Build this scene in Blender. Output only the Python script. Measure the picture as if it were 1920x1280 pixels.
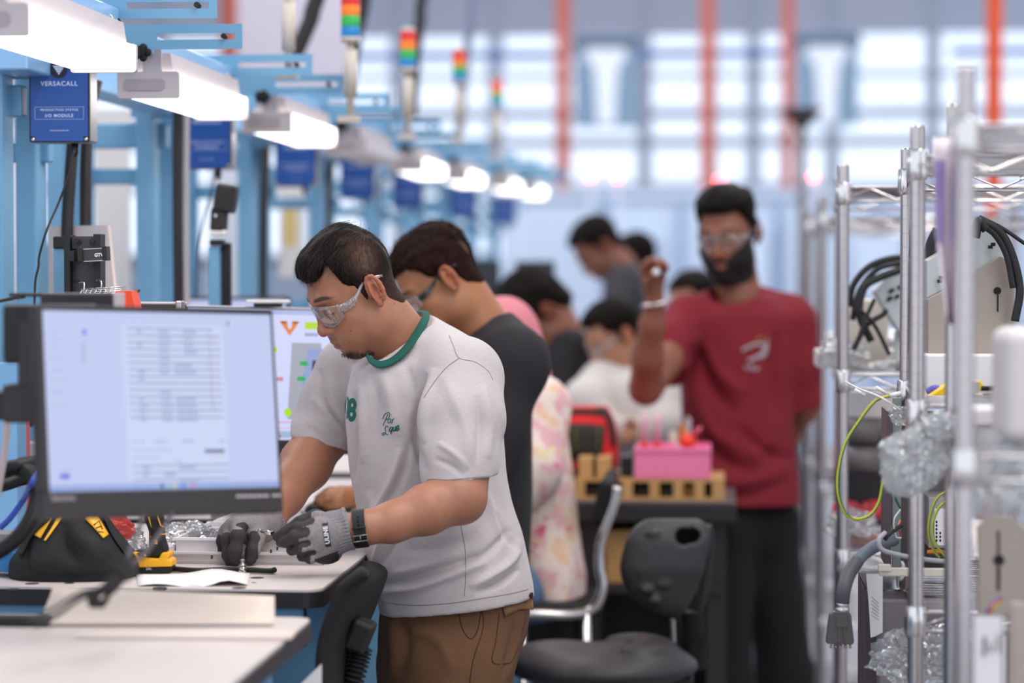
import bpy, bmesh, math, random
import numpy as np
from mathutils import Vector, Matrix
from mathutils.bvhtree import BVHTree

for _o in list(bpy.data.objects):
    bpy.data.objects.remove(_o)
SC = bpy.context.scene
COL = SC.collection
random.seed(7)
R_ = math.radians

# ------------------------------------------------------------------ camera
FPX = 85 / 36 * 1920
CAMZ = 1.58
YAW = math.atan(410 / FPX)
PIT = math.atan(130 / FPX)
cam_d = bpy.data.cameras.new('camera')
cam_d.lens = 85
cam_d.sensor_width = 36
cam_d.clip_start = 0.05
cam_d.clip_end = 200
cam_d.dof.use_dof = True
cam_d.dof.focus_distance = 4.33
cam_d.dof.aperture_fstop = 1.9
cam = bpy.data.objects.new('camera', cam_d)
COL.objects.link(cam)
cam.location = (0, 0, CAMZ)
cam.rotation_euler = (math.pi / 2 - PIT, 0, YAW)
SC.camera = cam

# ------------------------------------------------------------------ world, lights, exposure
SC.view_settings.view_transform = 'Standard'
SC.view_settings.look = 'None'
SC.view_settings.exposure = 0.12
SC.view_settings.gamma = 1.0
SC.view_settings.use_curve_mapping = False
SC.cycles.max_bounces = 8
SC.cycles.transparent_max_bounces = 24
SC.cycles.use_denoising = True
SC.cycles.caustics_reflective = False
SC.cycles.caustics_refractive = False
SC.cycles.sample_clamp_indirect = 6
w = bpy.data.worlds.new('daylight')
SC.world = w
w.use_nodes = True
bg = w.node_tree.nodes['Background']
bg.inputs[0].default_value = (0.80, 0.88, 1.0, 1)
bg.inputs[1].default_value = 1.38


def area_light(name, loc, sx, sy, energy, color, rot=(0, 0, 0)):
    l = bpy.data.lights.new(name, 'AREA')
    l.shape = 'RECTANGLE'
    l.size = sx
    l.size_y = sy
    l.energy = energy
    l.color = color
    o = bpy.data.objects.new(name, l)
    COL.objects.link(o)
    o.location = loc
    o.rotation_euler = rot
    return o


# ceiling luminaires of the hall (above the frame), then two added brightening lights
area_light('hall_light', (0.6, 3.6, 5.2), 1.0, 4.0, 120, (1.0, 0.95, 0.91))
area_light('hall_light', (0.9, 10.0, 5.5), 1.2, 5.0, 150, (1.0, 0.97, 0.95))
area_light('hall_light', (-3.2, 8.0, 5.5), 1.0, 8.0, 170, (0.96, 0.98, 1.0))
area_light('hall_light', (-1.0, 17.5, 5.6), 9.0, 2.0, 420, (0.93, 0.96, 1.0))  # added close to the far wall to brighten it, no known fixture
area_light('hall_light', (2.2, 1.0, 4.8), 1.2, 3.5, 110, (1.0, 0.94, 0.90))  # unseen light, made stronger and warm to lift the right-hand racks

# ------------------------------------------------------------------ projection helpers (photo pixel -> place)
C0 = Vector((0, 0, CAMZ))
_m = cam.rotation_euler.to_matrix()
RT, UP, FW = _m @ Vector((1, 0, 0)), _m @ Vector((0, 1, 0)), _m @ Vector((0, 0, -1))
CM = np.array([list(RT), list(FW), list(UP)])      # rows: right, depth, up


def ray(px, py):
    return FW + RT * ((px - 960) / FPX) - UP * ((py - 640) / FPX)


def W(px, py, d):
    return C0 + ray(px, py) * d


def RZ(px, py, z):
    r = ray(px, py)
    return C0 + r * ((z - CAMZ) / r.z)


def RX(px, py, x):
    r = ray(px, py)
    return C0 + r * (x / r.x)


def RY(px, py, y):
    r = ray(px, py)
    return C0 + r * (y / r.y)


def Q(px, py, d):
    """camera frame metres: right, depth, up"""
    return ((px - 960) * d / FPX, d, -(py - 640) * d / FPX)


def cam2world(v):
    return np.asarray(v) @ CM + np.array([0, 0, CAMZ])


# ------------------------------------------------------------------ materials
def lin(h):
    if isinstance(h, str):
        h = h.lstrip('#')
        c = [int(h[i:i + 2], 16) / 255 for i in (0, 2, 4)]
        return tuple((x / 12.92 if x <= 0.04045 else ((x + 0.055) / 1.055) ** 2.4) for x in c)
    return tuple(h[:3])


MATS = {}


def mat(name, col='#808080', rough=0.5, metal=0.0, spec=0.5, emit=None, es=1.0, alpha=1.0, trans=0.0, sss=0.0,
        noise=0.0, nscale=20, bump=0.0, bscale=60, attr=False, coat=0.0, stretch=None, sheen=0.0, ior=1.45):
    if name in MATS:
        return MATS[name]
    m = bpy.data.materials.new(name)
    m.use_nodes = True
    nt = m.node_tree
    b = nt.nodes['Principled BSDF']
    c = lin(col)
    b.inputs['Base Color'].default_value = (*c, 1)
    b.inputs['Roughness'].default_value = rough
    b.inputs['Metallic'].default_value = metal
    b.inputs['Specular IOR Level'].default_value = spec
    b.inputs['IOR'].default_value = ior
    if emit is not None:
        b.inputs['Emission Color'].default_value = (*lin(emit), 1)
        b.inputs['Emission Strength'].default_value = es
    b.inputs['Alpha'].default_value = alpha
    b.inputs['Transmission Weight'].default_value = trans
    b.inputs['Coat Weight'].default_value = coat
    b.inputs['Sheen Weight'].default_value = sheen
    if sss:
        b.inputs['Subsurface Weight'].default_value = sss
        b.inputs['Subsurface Radius'].default_value = (1.0, 0.35, 0.2)
        b.inputs['Subsurface Scale'].default_value = 0.008
    colsock = None
    if attr:
        a = nt.nodes.new('ShaderNodeAttribute')
        a.attribute_name = 'Col'
        colsock = a.outputs['Color']
        nt.links.new(colsock, b.inputs['Base Color'])
    if noise or bump:
        tc = nt.nodes.new('ShaderNodeTexCoord')
        mp = nt.nodes.new('ShaderNodeMapping')
        nt.links.new(tc.outputs['Object'], mp.inputs[0])
        if stretch:
            mp.inputs['Scale'].default_value = stretch
    if noise:
        n = nt.nodes.new('ShaderNodeTexNoise')
        n.inputs['Scale'].default_value = nscale
        n.inputs['Detail'].default_value = 4
        nt.links.new(mp.outputs[0], n.inputs['Vector'])
        r = nt.nodes.new('ShaderNodeMapRange')
        r.inputs[1].default_value = 0.3
        r.inputs[2].default_value = 0.7
        r.inputs[3].default_value = 1 - noise
        r.inputs[4].default_value = 1 + noise
        nt.links.new(n.outputs['Fac'], r.inputs[0])
        mx = nt.nodes.new('ShaderNodeVectorMath')
        mx.operation = 'SCALE'
        if colsock is not None:
            nt.links.new(colsock, mx.inputs[0])
        else:
            mx.inputs[0].default_value = c
        nt.links.new(r.outputs[0], mx.inputs['Scale'])
        nt.links.new(mx.outputs[0], b.inputs['Base Color'])
    if bump:
        n2 = nt.nodes.new('ShaderNodeTexNoise')
        n2.inputs['Scale'].default_value = bscale
        n2.inputs['Detail'].default_value = 3
        nt.links.new(mp.outputs[0], n2.inputs['Vector'])
        bp = nt.nodes.new('ShaderNodeBump')
        bp.inputs['Strength'].default_value = bump
        bp.inputs['Distance'].default_value = 0.004
        nt.links.new(n2.outputs['Fac'], bp.inputs['Height'])
        nt.links.new(bp.outputs[0], b.inputs['Normal'])
    MATS[name] = m
    return m


def clear_mat(name, tint='#ffffff', gloss=0.12, rough=0.03, diff=0.0, edge=0.7):
    """thin clear plastic or glass: see-through with a real fresnel gloss and a little milky scatter"""
    if name in MATS:
        return MATS[name]
    m = bpy.data.materials.new(name)
    m.use_nodes = True
    nt = m.node_tree
    nt.nodes.remove(nt.nodes['Principled BSDF'])
    out = nt.nodes['Material Output']
    t = nt.nodes.new('ShaderNodeBsdfTransparent')
    t.inputs[0].default_value = (*lin(tint), 1)
    g = nt.nodes.new('ShaderNodeBsdfGlossy')
    g.inputs['Roughness'].default_value = rough
    f = nt.nodes.new('ShaderNodeFresnel')
    f.inputs[0].default_value = 1.45
    ad = nt.nodes.new('ShaderNodeMath')
    ad.operation = 'MULTIPLY_ADD'
    ad.inputs[1].default_value = edge
    ad.inputs[2].default_value = gloss
    nt.links.new(f.outputs[0], ad.inputs[0])
    mx = nt.nodes.new('ShaderNodeMixShader')
    nt.links.new(ad.outputs[0], mx.inputs[0])
    last = t.outputs[0]
    if diff:
        d = nt.nodes.new('ShaderNodeBsdfDiffuse')
        d.inputs[0].default_value = (0.95, 0.95, 0.95, 1)
        tl = nt.nodes.new('ShaderNodeBsdfTranslucent')
        tl.inputs[0].default_value = (0.95, 0.95, 0.95, 1)
        dm = nt.nodes.new('ShaderNodeMixShader')
        nt.links.new(d.outputs[0], dm.inputs[1])
        nt.links.new(tl.outputs[0], dm.inputs[2])
        d = dm
        m2 = nt.nodes.new('ShaderNodeMixShader')
        m2.inputs[0].default_value = diff
        nt.links.new(last, m2.inputs[1])
        nt.links.new(d.outputs[0], m2.inputs[2])
        last = m2.outputs[0]
    nt.links.new(last, mx.inputs[1])
    nt.links.new(g.outputs[0], mx.inputs[2])
    nt.links.new(mx.outputs[0], out.inputs[0])
    MATS[name] = m
    return m


# ------------------------------------------------------------------ objects and tagging
OFF = {}


def tag(o, label=None, cat=None, group=None, kind=None):
    if label:
        o['label'] = label
    if cat:
        o['category'] = cat
    if group:
        o['group'] = group
    if kind:
        o['kind'] = kind
    return o


def thing(name, loc, label, cat, group=None):
    o = bpy.data.objects.new(name, None)
    o.empty_display_size = 0.05
    COL.objects.link(o)
    o.location = loc
    OFF[o] = Vector(loc)
    return tag(o, label, cat, group)


def link_mesh(name, me, parent=None, m=None):
    o = bpy.data.objects.new(name, me)
    COL.objects.link(o)
    if m is not None:
        if isinstance(m, (list, tuple)):
            for x in m:
                me.materials.append(x)
        else:
            me.materials.append(m)
    if parent is not None:
        off = OFF.get(parent, Vector((0, 0, 0)))
        if off.length > 0:
            me.transform(Matrix.Translation(-off))
        o.parent = parent
        OFF[o] = off
    else:
        OFF[o] = Vector((0, 0, 0))
    return o


def copy_tree(o, parent=None, loc=None, label=None):
    c = o.copy()
    COL.objects.link(c)
    c.parent = parent
    if loc is not None:
        c.location = loc
    if label:
        c['label'] = label
    for ch in list(o.children):
        copy_tree(ch, c)
    return c


class MB:
    """collects shapes in world (or prototype) coordinates and links them as one mesh"""

    def __init__(self):
        self.bm = bmesh.new()
        self.mi = 0

    def _take(self, verts):
        for v in verts:
            for f in v.link_faces:
                f.material_index = self.mi

    def box(self, c, s, R=None, bev=0.0, seg=2):
        r = bmesh.ops.create_cube(self.bm, size=1.0)
        vs = r['verts']
        bmesh.ops.scale(self.bm, vec=Vector(s), verts=vs)
        if bev > 0:
            es = list({e for v in vs for e in v.link_edges})
            rr = bmesh.ops.bevel(self.bm, geom=es, offset=min(bev, min(s) * .49), segments=seg, affect='EDGES', profile=0.5)
            vs = list({v for f in rr['faces'] for v in f.verts} | {v for v in vs if v.is_valid})
        if R is not None:
            bmesh.ops.transform(self.bm, matrix=R.to_4x4(), verts=vs)
        bmesh.ops.translate(self.bm, vec=Vector(c), verts=vs)
        self._take(vs)
        return self

    def box2(self, lo, hi, bev=0.0, seg=2):
        lo, hi = Vector(lo), Vector(hi)
        return self.box((lo + hi) / 2, [abs(a) for a in (hi - lo)], None, bev, seg)

    def grid(self, rows, closed_u=False, closed_v=False, smooth=True):
        V = [[self.bm.verts.new(p) for p in r] for r in rows]
        nv, nu = len(V), len(V[0])
        for j in range(nv if closed_v else nv - 1):
            for i in range(nu if closed_u else nu - 1):
                try:
                    f = self.bm.faces.new((V[j][i], V[j][(i + 1) % nu], V[(j + 1) % nv][(i + 1) % nu], V[(j + 1) % nv][i]))
                    f.smooth = smooth
                    f.material_index = self.mi
                except ValueError:
                    pass
        return V

    def cap(self, ring):
        try:
            f = self.bm.faces.new(ring)
            f.material_index = self.mi
        except ValueError:
            pass

    def cyl(self, a, b, r, r2=None, seg=16, caps=True):
        a, b = Vector(a), Vector(b)
        r2 = r if r2 is None else r2
        t = (b - a).normalized()
        u = t.orthogonal().normalized()
        v = t.cross(u)
        rows = []
        for p, rr in ((a, r), (b, r2)):
            rows.append([p + (u * math.cos(k * 2 * math.pi / seg) + v * math.sin(k * 2 * math.pi / seg)) * rr for k in range(seg)])
        V = self.grid(rows, closed_u=True)
        if caps:
            self.cap(V[0][::-1])
            self.cap(V[1])
        return self

    def tube(self, pts, r, seg=8, caps=True, closed=False):
        pts = [Vector(p) for p in pts]
        n = len(pts)
        rs = r if isinstance(r, (list, tuple)) else [r] * n
        t0 = (pts[1] - pts[0]).normalized()
        u = t0.orthogonal().normalized()
        rows = []
        for i, p in enumerate(pts):
            if closed:
                t = (pts[(i + 1) % n] - pts[i - 1]).normalized()
            else:
                t = (pts[min(i + 1, n - 1)] - pts[max(i - 1, 0)]).normalized()
            u = (u - t * u.dot(t))
            if u.length < 1e-6:
                u = t.orthogonal()
            u.normalize()
            v = t.cross(u)
            rows.append([p + (u * math.cos(k * 2 * math.pi / seg) + v * math.sin(k * 2 * math.pi / seg)) * rs[i] for k in range(seg)])
        V = self.grid(rows, closed_u=True, closed_v=closed)
        if caps and not closed:
            self.cap(V[0][::-1])
            self.cap(V[-1])
        return self

    def lathe(self, prof, origin, axis=(0, 0, 1), seg=20):
        """prof: list of (r, h)"""
        o = Vector(origin)
        t = Vector(axis).normalized()
        u = t.orthogonal().normalized()
        v = t.cross(u)
        rows = [[o + t * h + (u * math.cos(k * 2 * math.pi / seg) + v * math.sin(k * 2 * math.pi / seg)) * max(r, 1e-5) for k in range(seg)] for r, h in prof]
        V = self.grid(rows, closed_u=True)
        self.cap(V[0][::-1])
        self.cap(V[-1])
        return self

    def ball(self, c, r, seg=16, rings=10, sc=(1, 1, 1), R=None):
        rr = bmesh.ops.create_uvsphere(self.bm, u_segments=seg, v_segments=rings, radius=r)
        vs = rr['verts']
        bmesh.ops.scale(self.bm, vec=Vector(sc), verts=vs)
        if R is not None:
            bmesh.ops.transform(self.bm, matrix=R.to_4x4(), verts=vs)
        bmesh.ops.translate(self.bm, vec=Vector(c), verts=vs)
        for v in vs:
            for f in v.link_faces:
                f.smooth = True
        self._take(vs)
        return self

    def prism(self, poly, o, u, v, th):
        """poly 2D list; extruded by th along u x v from plane o"""
        o, u, v = Vector(o), Vector(u), Vector(v)
        n = u.cross(v).normalized() * th
        A = [self.bm.verts.new(o + u * a + v * b) for a, b in poly]
        B = [self.bm.verts.new(o + u * a + v * b + n) for a, b in poly]
        k = len(poly)
        self.cap(A[::-1])
        self.cap(B)
        for i in range(k):
            self.cap((A[i], A[(i + 1) % k], B[(i + 1) % k], B[i]))
        return self

    def quad(self, a, b, c, d):
        self.cap([self.bm.verts.new(Vector(p)) for p in (a, b, c, d)])
        return self

    def build(self, name, m, parent=None, label=None, smooth=None, autos=None):
        me = bpy.data.meshes.new(name)
        bmesh.ops.recalc_face_normals(self.bm, faces=self.bm.faces)
        self.bm.to_mesh(me)
        self.bm.free()
        if smooth:
            me.polygons.foreach_set('use_smooth', [True] * len(me.polygons))
        if autos:
            me.polygons.foreach_set('use_smooth', [True] * len(me.polygons))
            me.set_sharp_from_angle(angle=R_(autos))
        o = link_mesh(name, me, parent, m)
        if label:
            o['label'] = label
        return o


def rrect(x0, y0, x1, y1, r, seg=5, corners=(1, 1, 1, 1)):
    pts = []
    for (cx, cy, a0, on, qx, qy) in ((x1 - r, y1 - r, 0, corners[0], x1, y1), (x0 + r, y1 - r, 90, corners[1], x0, y1),
                                     (x0 + r, y0 + r, 180, corners[2], x0, y0), (x1 - r, y0 + r, 270, corners[3], x1, y0)):
        if on:
            for k in range(seg + 1):
                a = R_(a0 + 90 * k / seg)
                pts.append((cx + r * math.cos(a), cy + r * math.sin(a)))
        else:
            pts.append((qx, qy))
    return pts


def bez(pts, n=24):
    """Catmull-Rom through points"""
    P = [Vector(p) for p in pts]
    P = [P[0] * 2 - P[1]] + P + [P[-1] * 2 - P[-2]]
    out = []
    k = len(P) - 3
    for i in range(k):
        m = max(2, int(n / k))
        for j in range(m):
            t = j / m
            a, b, c, d = P[i:i + 4]
            out.append(0.5 * ((2 * b) + (c - a) * t + (2 * a - 5 * b + 4 * c - d) * t * t + (3 * b - a - 3 * c + d) * t ** 3))
    out.append(P[-2])
    return out


def text_mesh(s, size, ext=0.0, align='CENTER', shear=0.0, bold=0.0, spacing=1.0):
    cu = bpy.data.curves.new('t', 'FONT')
    cu.body = s
    cu.size = size
    cu.extrude = ext
    cu.align_x = align
    cu.align_y = 'CENTER'
    cu.shear = shear
    cu.offset = bold
    cu.space_character = spacing
    o = bpy.data.objects.new('t', cu)
    COL.objects.link(o)
    bpy.context.view_layer.update()
    dg = bpy.context.evaluated_depsgraph_get()
    me = bpy.data.meshes.new_from_object(o.evaluated_get(dg))
    bpy.data.objects.remove(o)
    bpy.data.curves.remove(cu)
    return me


def put_text(s, size, o, u, v, m, parent=None, name='lettering', **kw):
    """text flat on plane o,u,v (u reading direction), slightly raised"""
    me = text_mesh(s, size, 0.0002, **kw)
    u, v = Vector(u).normalized(), Vector(v).normalized()
    n = u.cross(v).normalized()
    M = Matrix((u, v, n)).transposed().to_4x4()
    M.translation = Vector(o)
    me.transform(M)
    me.materials.clear()
    return link_mesh(name, me, parent, m)


# ------------------------------------------------------------------ signed distance bodies
def smin(a, b, k):
    if k <= 0:
        return np.minimum(a, b)
    h = np.clip(0.5 + 0.5 * (b - a) / k, 0, 1)
    return b * (1 - h) + a * h - k * h * (1 - h)


class SDF:
    def __init__(s, lo, hi, h):
        s.h = h
        s.lo = np.array(lo, dtype=np.float32)
        s.n = np.ceil((np.array(hi) - s.lo) / h).astype(int) + 1
        s.f = np.full(tuple(s.n), 0.1, dtype=np.float32)
        s.ax = [s.lo[i] + h * np.arange(s.n[i], dtype=np.float32) for i in range(3)]

    def block(s, lo, hi):
        a = np.maximum(((np.array(lo) - s.lo) / s.h).astype(int) - 1, 0)
        b = np.minimum(((np.array(hi) - s.lo) / s.h).astype(int) + 2, s.n)
        if np.any(b <= a):
            return None
        sl = tuple(slice(int(a[i]), int(b[i])) for i in range(3))
        X = s.ax[0][sl[0]][:, None, None]
        Y = s.ax[1][sl[1]][None, :, None]
        Z = s.ax[2][sl[2]][None, None, :]
        return sl, X, Y, Z

    def _comb(s, fn, lo, hi, k, op):
        bl = s.block(lo, hi)
        if bl is None:
            return
        sl, X, Y, Z = bl
        d = fn(X, Y, Z).astype(np.float32)
        if op == '+':
            s.f[sl] = smin(s.f[sl], d, k)
        else:
            s.f[sl] = -smin(-s.f[sl], d, k)

    def cap(s, a, b, ra, rb=None, k=0.0, op='+'):
        rb = ra if rb is None else rb
        a, b = np.array(a, dtype=float), np.array(b, dtype=float)
        m = max(ra, rb) + k + 2 * s.h + 0.01
        ab = b - a
        L2 = max(float(ab @ ab), 1e-9)

        def fn(X, Y, Z):
            t = np.clip(((X - a[0]) * ab[0] + (Y - a[1]) * ab[1] + (Z - a[2]) * ab[2]) / L2, 0, 1)
            return np.sqrt((X - a[0] - ab[0] * t) ** 2 + (Y - a[1] - ab[1] * t) ** 2 + (Z - a[2] - ab[2] * t) ** 2) - (ra + (rb - ra) * t)
        s._comb(fn, np.minimum(a, b) - m, np.maximum(a, b) + m, k, op)
        return s

    def chain(s, pts, rs, k=0.0, op='+', k0=None):
        for i in range(len(pts) - 1):
            s.cap(pts[i], pts[i + 1], rs[i], rs[i + 1], k if (i or k0 is None) else k0, op)
        return s

    def ell(s, c, r, k=0.0, M=None, op='+'):
        c = np.array(c, dtype=float)
        r = np.array(r, dtype=float)
        m = r.max() + k + 2 * s.h + 0.01

        def fn(X, Y, Z):
            x, y, z = X - c[0], Y - c[1], Z - c[2]
            if M is not None:
                q = [M[0][i] * x + M[1][i] * y + M[2][i] * z for i in range(3)]
            else:
                q = [x, y, z]
            k0 = np.sqrt((q[0] / r[0]) ** 2 + (q[1] / r[1]) ** 2 + (q[2] / r[2]) ** 2)
            k1 = np.sqrt((q[0] / r[0] ** 2) ** 2 + (q[1] / r[1] ** 2) ** 2 + (q[2] / r[2] ** 2) ** 2)
            return k0 * (k0 - 1) / np.maximum(k1, 1e-6)
        s._comb(fn, c - m, c + m, k, op)
        return s

    def loft(s, st, k=0.0, axis=2, op='+', p=2.0):
        """st rows (t, cu, cv, ru, rv) along axis (2: up; slices in right/depth); capped ends"""
        st = sorted(st)
        A = np.array(st, dtype=float)
        T = np.linspace(A[0, 0], A[-1, 0], 160)
        P = []
        for j in range(1, 5):
            P.append(_pchip(A[:, 0], A[:, j], T))
        m = k + 3 * s.h + 0.012
        o = [i for i in range(3) if i != axis]
        lo = [0, 0, 0]
        hi = [0, 0, 0]
        lo[axis], hi[axis] = A[0, 0] - m, A[-1, 0] + m
        lo[o[0]], hi[o[0]] = (P[0] - P[2]).min() - m, (P[0] + P[2]).max() + m
        lo[o[1]], hi[o[1]] = (P[1] - P[3]).min() - m, (P[1] + P[3]).max() + m

        def fn(X, Y, Z):
            C = (X, Y, Z)
            t = C[axis]
            tt = np.clip(t, A[0, 0], A[-1, 0])
            cu, cv, ru, rv = [np.interp(tt, T, q) for q in P]
            a = np.abs(C[o[0]] - cu) / ru
            b = np.abs(C[o[1]] - cv) / rv
            g = (a ** p + b ** p) ** (1 / p)
            d = (g - 1) * np.minimum(ru, rv) * np.where(g > 1, 1.0, 1.0)
            e = np.abs(t - (A[0, 0] + A[-1, 0]) / 2) - (A[-1, 0] - A[0, 0]) / 2
            return np.maximum(d, e + 0 * d)
        s._comb(fn, lo, hi, k, op)
        return s

    def cut(s, pt, n, region=None):
        """keep the side of the plane opposite to n"""
        n = np.array(n, dtype=float)
        n /= np.linalg.norm(n)
        X, Y, Z = s.ax[0][:, None, None], s.ax[1][None, :, None], s.ax[2][None, None, :]
        d = (X - pt[0]) * n[0] + (Y - pt[1]) * n[1] + (Z - pt[2]) * n[2]
        if region is not None:
            c, r = region
            rr = np.sqrt((X - c[0]) ** 2 + (Y - c[1]) ** 2 + (Z - c[2]) ** 2) - r
            d = np.where(rr < 0, d, -1)
        s.f = np.maximum(s.f, d.astype(np.float32))
        return s

    def mesh(s, smooth=1):
        return surface_nets(s.f, s.lo, s.h, smooth)


def _pchip(x, y, t):
    """smooth monotone-ish interpolation"""
    n = len(x)
    h = np.diff(x)
    dl = np.diff(y) / h
    m = np.zeros(n)
    m[0], m[-1] = dl[0], dl[-1]
    for i in range(1, n - 1):
        if dl[i - 1] * dl[i] > 0:
            w1, w2 = 2 * h[i] + h[i - 1], h[i] + 2 * h[i - 1]
            m[i] = (w1 + w2) / (w1 / dl[i - 1] + w2 / dl[i])
    i = np.clip(np.searchsorted(x, t) - 1, 0, n - 2)
    u = (t - x[i]) / h[i]
    return ((1 + 2 * u) * (1 - u) ** 2 * y[i] + u * (1 - u) ** 2 * h[i] * m[i] + u * u * (3 - 2 * u) * y[i + 1] + u * u * (u - 1) * h[i] * m[i + 1])


def surface_nets(f, lo, h, smooth=1):
    f = f.copy()
    f[0], f[-1], f[:, 0], f[:, -1], f[:, :, 0], f[:, :, -1] = (0.05,) * 6
    s = f < 0
    c = [s[i:s.shape[0] - 1 + i, j:s.shape[1] - 1 + j, k:s.shape[2] - 1 + k] for i in (0, 1) for j in (0, 1) for k in (0, 1)]
    anyc = np.logical_or.reduce(c)
    allc = np.logical_and.reduce(c)
    act = anyc & ~allc
    I = np.argwhere(act)
    ids = np.full(act.shape, -1, dtype=np.int64)
    ids[act] = np.arange(len(I))
    acc = np.zeros((len(I), 3))
    cnt = np.zeros(len(I))
    corners = [(i, j, k) for i in (0, 1) for j in (0, 1) for k in (0, 1)]
    val = {q: f[I[:, 0] + q[0], I[:, 1] + q[1], I[:, 2] + q[2]] for q in corners}
    for q in corners:
        for a in range(3):
            if q[a] == 0:
                p = list(q)
                p[a] = 1
                v0, v1 = val[q], val[tuple(p)]
                x = (v0 < 0) != (v1 < 0)
                t = v0 / np.where(x, v0 - v1, 1)
                pos = np.tile(np.array(q, dtype=float), (len(I), 1))
                pos[:, a] += t
                acc[x] += pos[x]
                cnt[x] += 1
    V = (I + acc / cnt[:, None]) * h + lo
    F = []
    for a in range(3):
        b, c2 = (a + 1) % 3, (a + 2) % 3
        sl0 = [slice(1, n - 1) for n in f.shape]
        sl1 = list(sl0)
        sl0[a] = slice(0, f.shape[a] - 1)
        sl1[a] = slice(1, f.shape[a])
        x = s[tuple(sl0)] != s[tuple(sl1)]
        E = np.argwhere(x)
        off = np.array([1, 1, 1])
        off[a] = 0
        E = E + off
        inside0 = s[E[:, 0], E[:, 1], E[:, 2]]
        d = np.eye(3, dtype=int)
        q = [E, E - d[b], E - d[b] - d[c2], E - d[c2]]
        idx = np.stack([ids[p[:, 0], p[:, 1], p[:, 2]] for p in q], 1)
        idx = np.where(inside0[:, None], idx[:, ::1], idx[:, ::-1])
        F.append(idx)
    F = np.concatenate(F)
    F = F[(F >= 0).all(1)]
    for _ in range(smooth):
        V = lap(V, F, 0.5)
    return V, F


def lap(V, F, lam):
    n = len(V)
    S = np.zeros((n, 3))
    c = np.zeros(n)
    for a, b in ((0, 1), (1, 2), (2, 3), (3, 0)):
        for x, y in ((a, b), (b, a)):
            for j in range(3):
                S[:, j] += np.bincount(F[:, x], V[F[:, y], j], n)
            c += np.bincount(F[:, x], minlength=n)
    c = np.maximum(c, 1)
    return V * (1 - lam) + lam * S / c[:, None]


def normals(V, F):
    fn = np.cross(V[F[:, 2]] - V[F[:, 0]], V[F[:, 3]] - V[F[:, 1]])
    N = np.zeros_like(V)
    for i in range(4):
        for j in range(3):
            N[:, j] += np.bincount(F[:, i], fn[:, j], len(V))
    return N / np.maximum(np.linalg.norm(N, axis=1, keepdims=True), 1e-9)


def np_mesh(name, V, F, col=None):
    me = bpy.data.meshes.new(name)
    me.vertices.add(len(V))
    me.vertices.foreach_set('co', np.asarray(V, dtype=np.float32).ravel())
    k = F.shape[1]
    me.loops.add(F.size)
    me.loops.foreach_set('vertex_index', F.astype(np.int32).ravel())
    me.polygons.add(len(F))
    me.polygons.foreach_set('loop_start', np.arange(0, F.size, k, dtype=np.int32))
    me.polygons.foreach_set('loop_total', np.full(len(F), k, dtype=np.int32))
    me.polygons.foreach_set('use_smooth', np.ones(len(F), dtype=bool))
    me.update(calc_edges=True)
    me.validate()
    if col is not None and len(me.vertices) == len(V):
        a = me.attributes.new('Col', 'FLOAT_COLOR', 'POINT')
        c4 = np.ones((len(V), 4), dtype=np.float32)
        c4[:, :3] = col
        a.data.foreach_set('color', c4.ravel())
    return me


def join(parts):
    Vs, Fs, Cs, n = [], [], [], 0
    for V, F, C in parts:
        Vs.append(V)
        Fs.append(F + n)
        Cs.append(C)
        n += len(V)
    return np.concatenate(Vs), np.concatenate(Fs), np.concatenate(Cs)


def fbm(P, scale, seed=0, octaves=3):
    """cheap smooth pseudo noise from sines, -1..1"""
    rng = np.random.RandomState(seed)
    out = np.zeros(len(P))
    amp = 1.0
    tot = 0
    for o in range(octaves):
        for k in range(4):
            d = rng.normal(size=3)
            d /= np.linalg.norm(d)
            out += amp * np.sin(P @ d * scale * (0.7 + 0.6 * rng.rand()) * (2 ** o) + rng.rand() * 6.28 + 1.3 * np.sin(P @ rng.normal(size=3) * scale * 0.5 * (2 ** o)))
            tot += amp
        amp *= 0.5
    return out / tot * 1.6
# ================================================================== materials of the place
M_BLUE = mat('bench_blue_paint', '#72a5c6', rough=0.42, noise=0.03, nscale=6)
M_BLUEL = mat('beam_light_blue', '#93bfe6', rough=0.3, metal=0.2)
M_BLACK = mat('black_plastic', '#1c1a1b', rough=0.5)
M_DARK = mat('charcoal_plastic', '#2b2729', rough=0.55)
M_RUB = mat('matte_rubber', '#151314', rough=0.75, bump=0.15, bscale=300)
M_LAM = mat('bench_laminate', '#d8ccc6', rough=0.42, noise=0.02, nscale=3)
M_EDGE = mat('bench_edge', '#2b282b', rough=0.4, noise=0.1, nscale=14)
M_GREYP = mat('lamp_grey_plastic', '#c3b8b9', rough=0.45)
M_CHROME = mat('chrome', '#d8d2d0', rough=0.18, metal=1.0)
M_STEEL = mat('brushed_steel', '#b9b1ad', rough=0.35, metal=1.0, noise=0.06, nscale=30)
M_WHITE = mat('white_plastic', '#ebe6e4', rough=0.45)
M_PAPER = mat('paper', '#f0ebe9', rough=0.8)
M_LAMPON = mat('diffuser_lit', '#ffffff', rough=0.4, emit='#fffaf4', es=3.6)
M_LAMPOFF = mat('diffuser_unlit', '#d9cfcc', rough=0.35)
M_YEL = mat('tool_yellow', '#f6b21a', rough=0.42)
M_RED = mat('signal_red', '#d8232a', rough=0.4)
M_CARD = mat('cardboard', '#c99a62', rough=0.8, noise=0.06)
M_WOOD = mat('plywood', '#c79a62', rough=0.6, noise=0.08, nscale=12, stretch=(1, 8, 1))
M_CLEAR = clear_mat('clear_film', gloss=0.10, rough=0.08, diff=0.16, edge=1.0)
M_GLASS = clear_mat('window_glass', gloss=0.0, rough=0.0, diff=0.0, edge=0.4, tint='#f4f8ff')


def struct(o):
    o['kind'] = 'structure'
    return o


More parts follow.
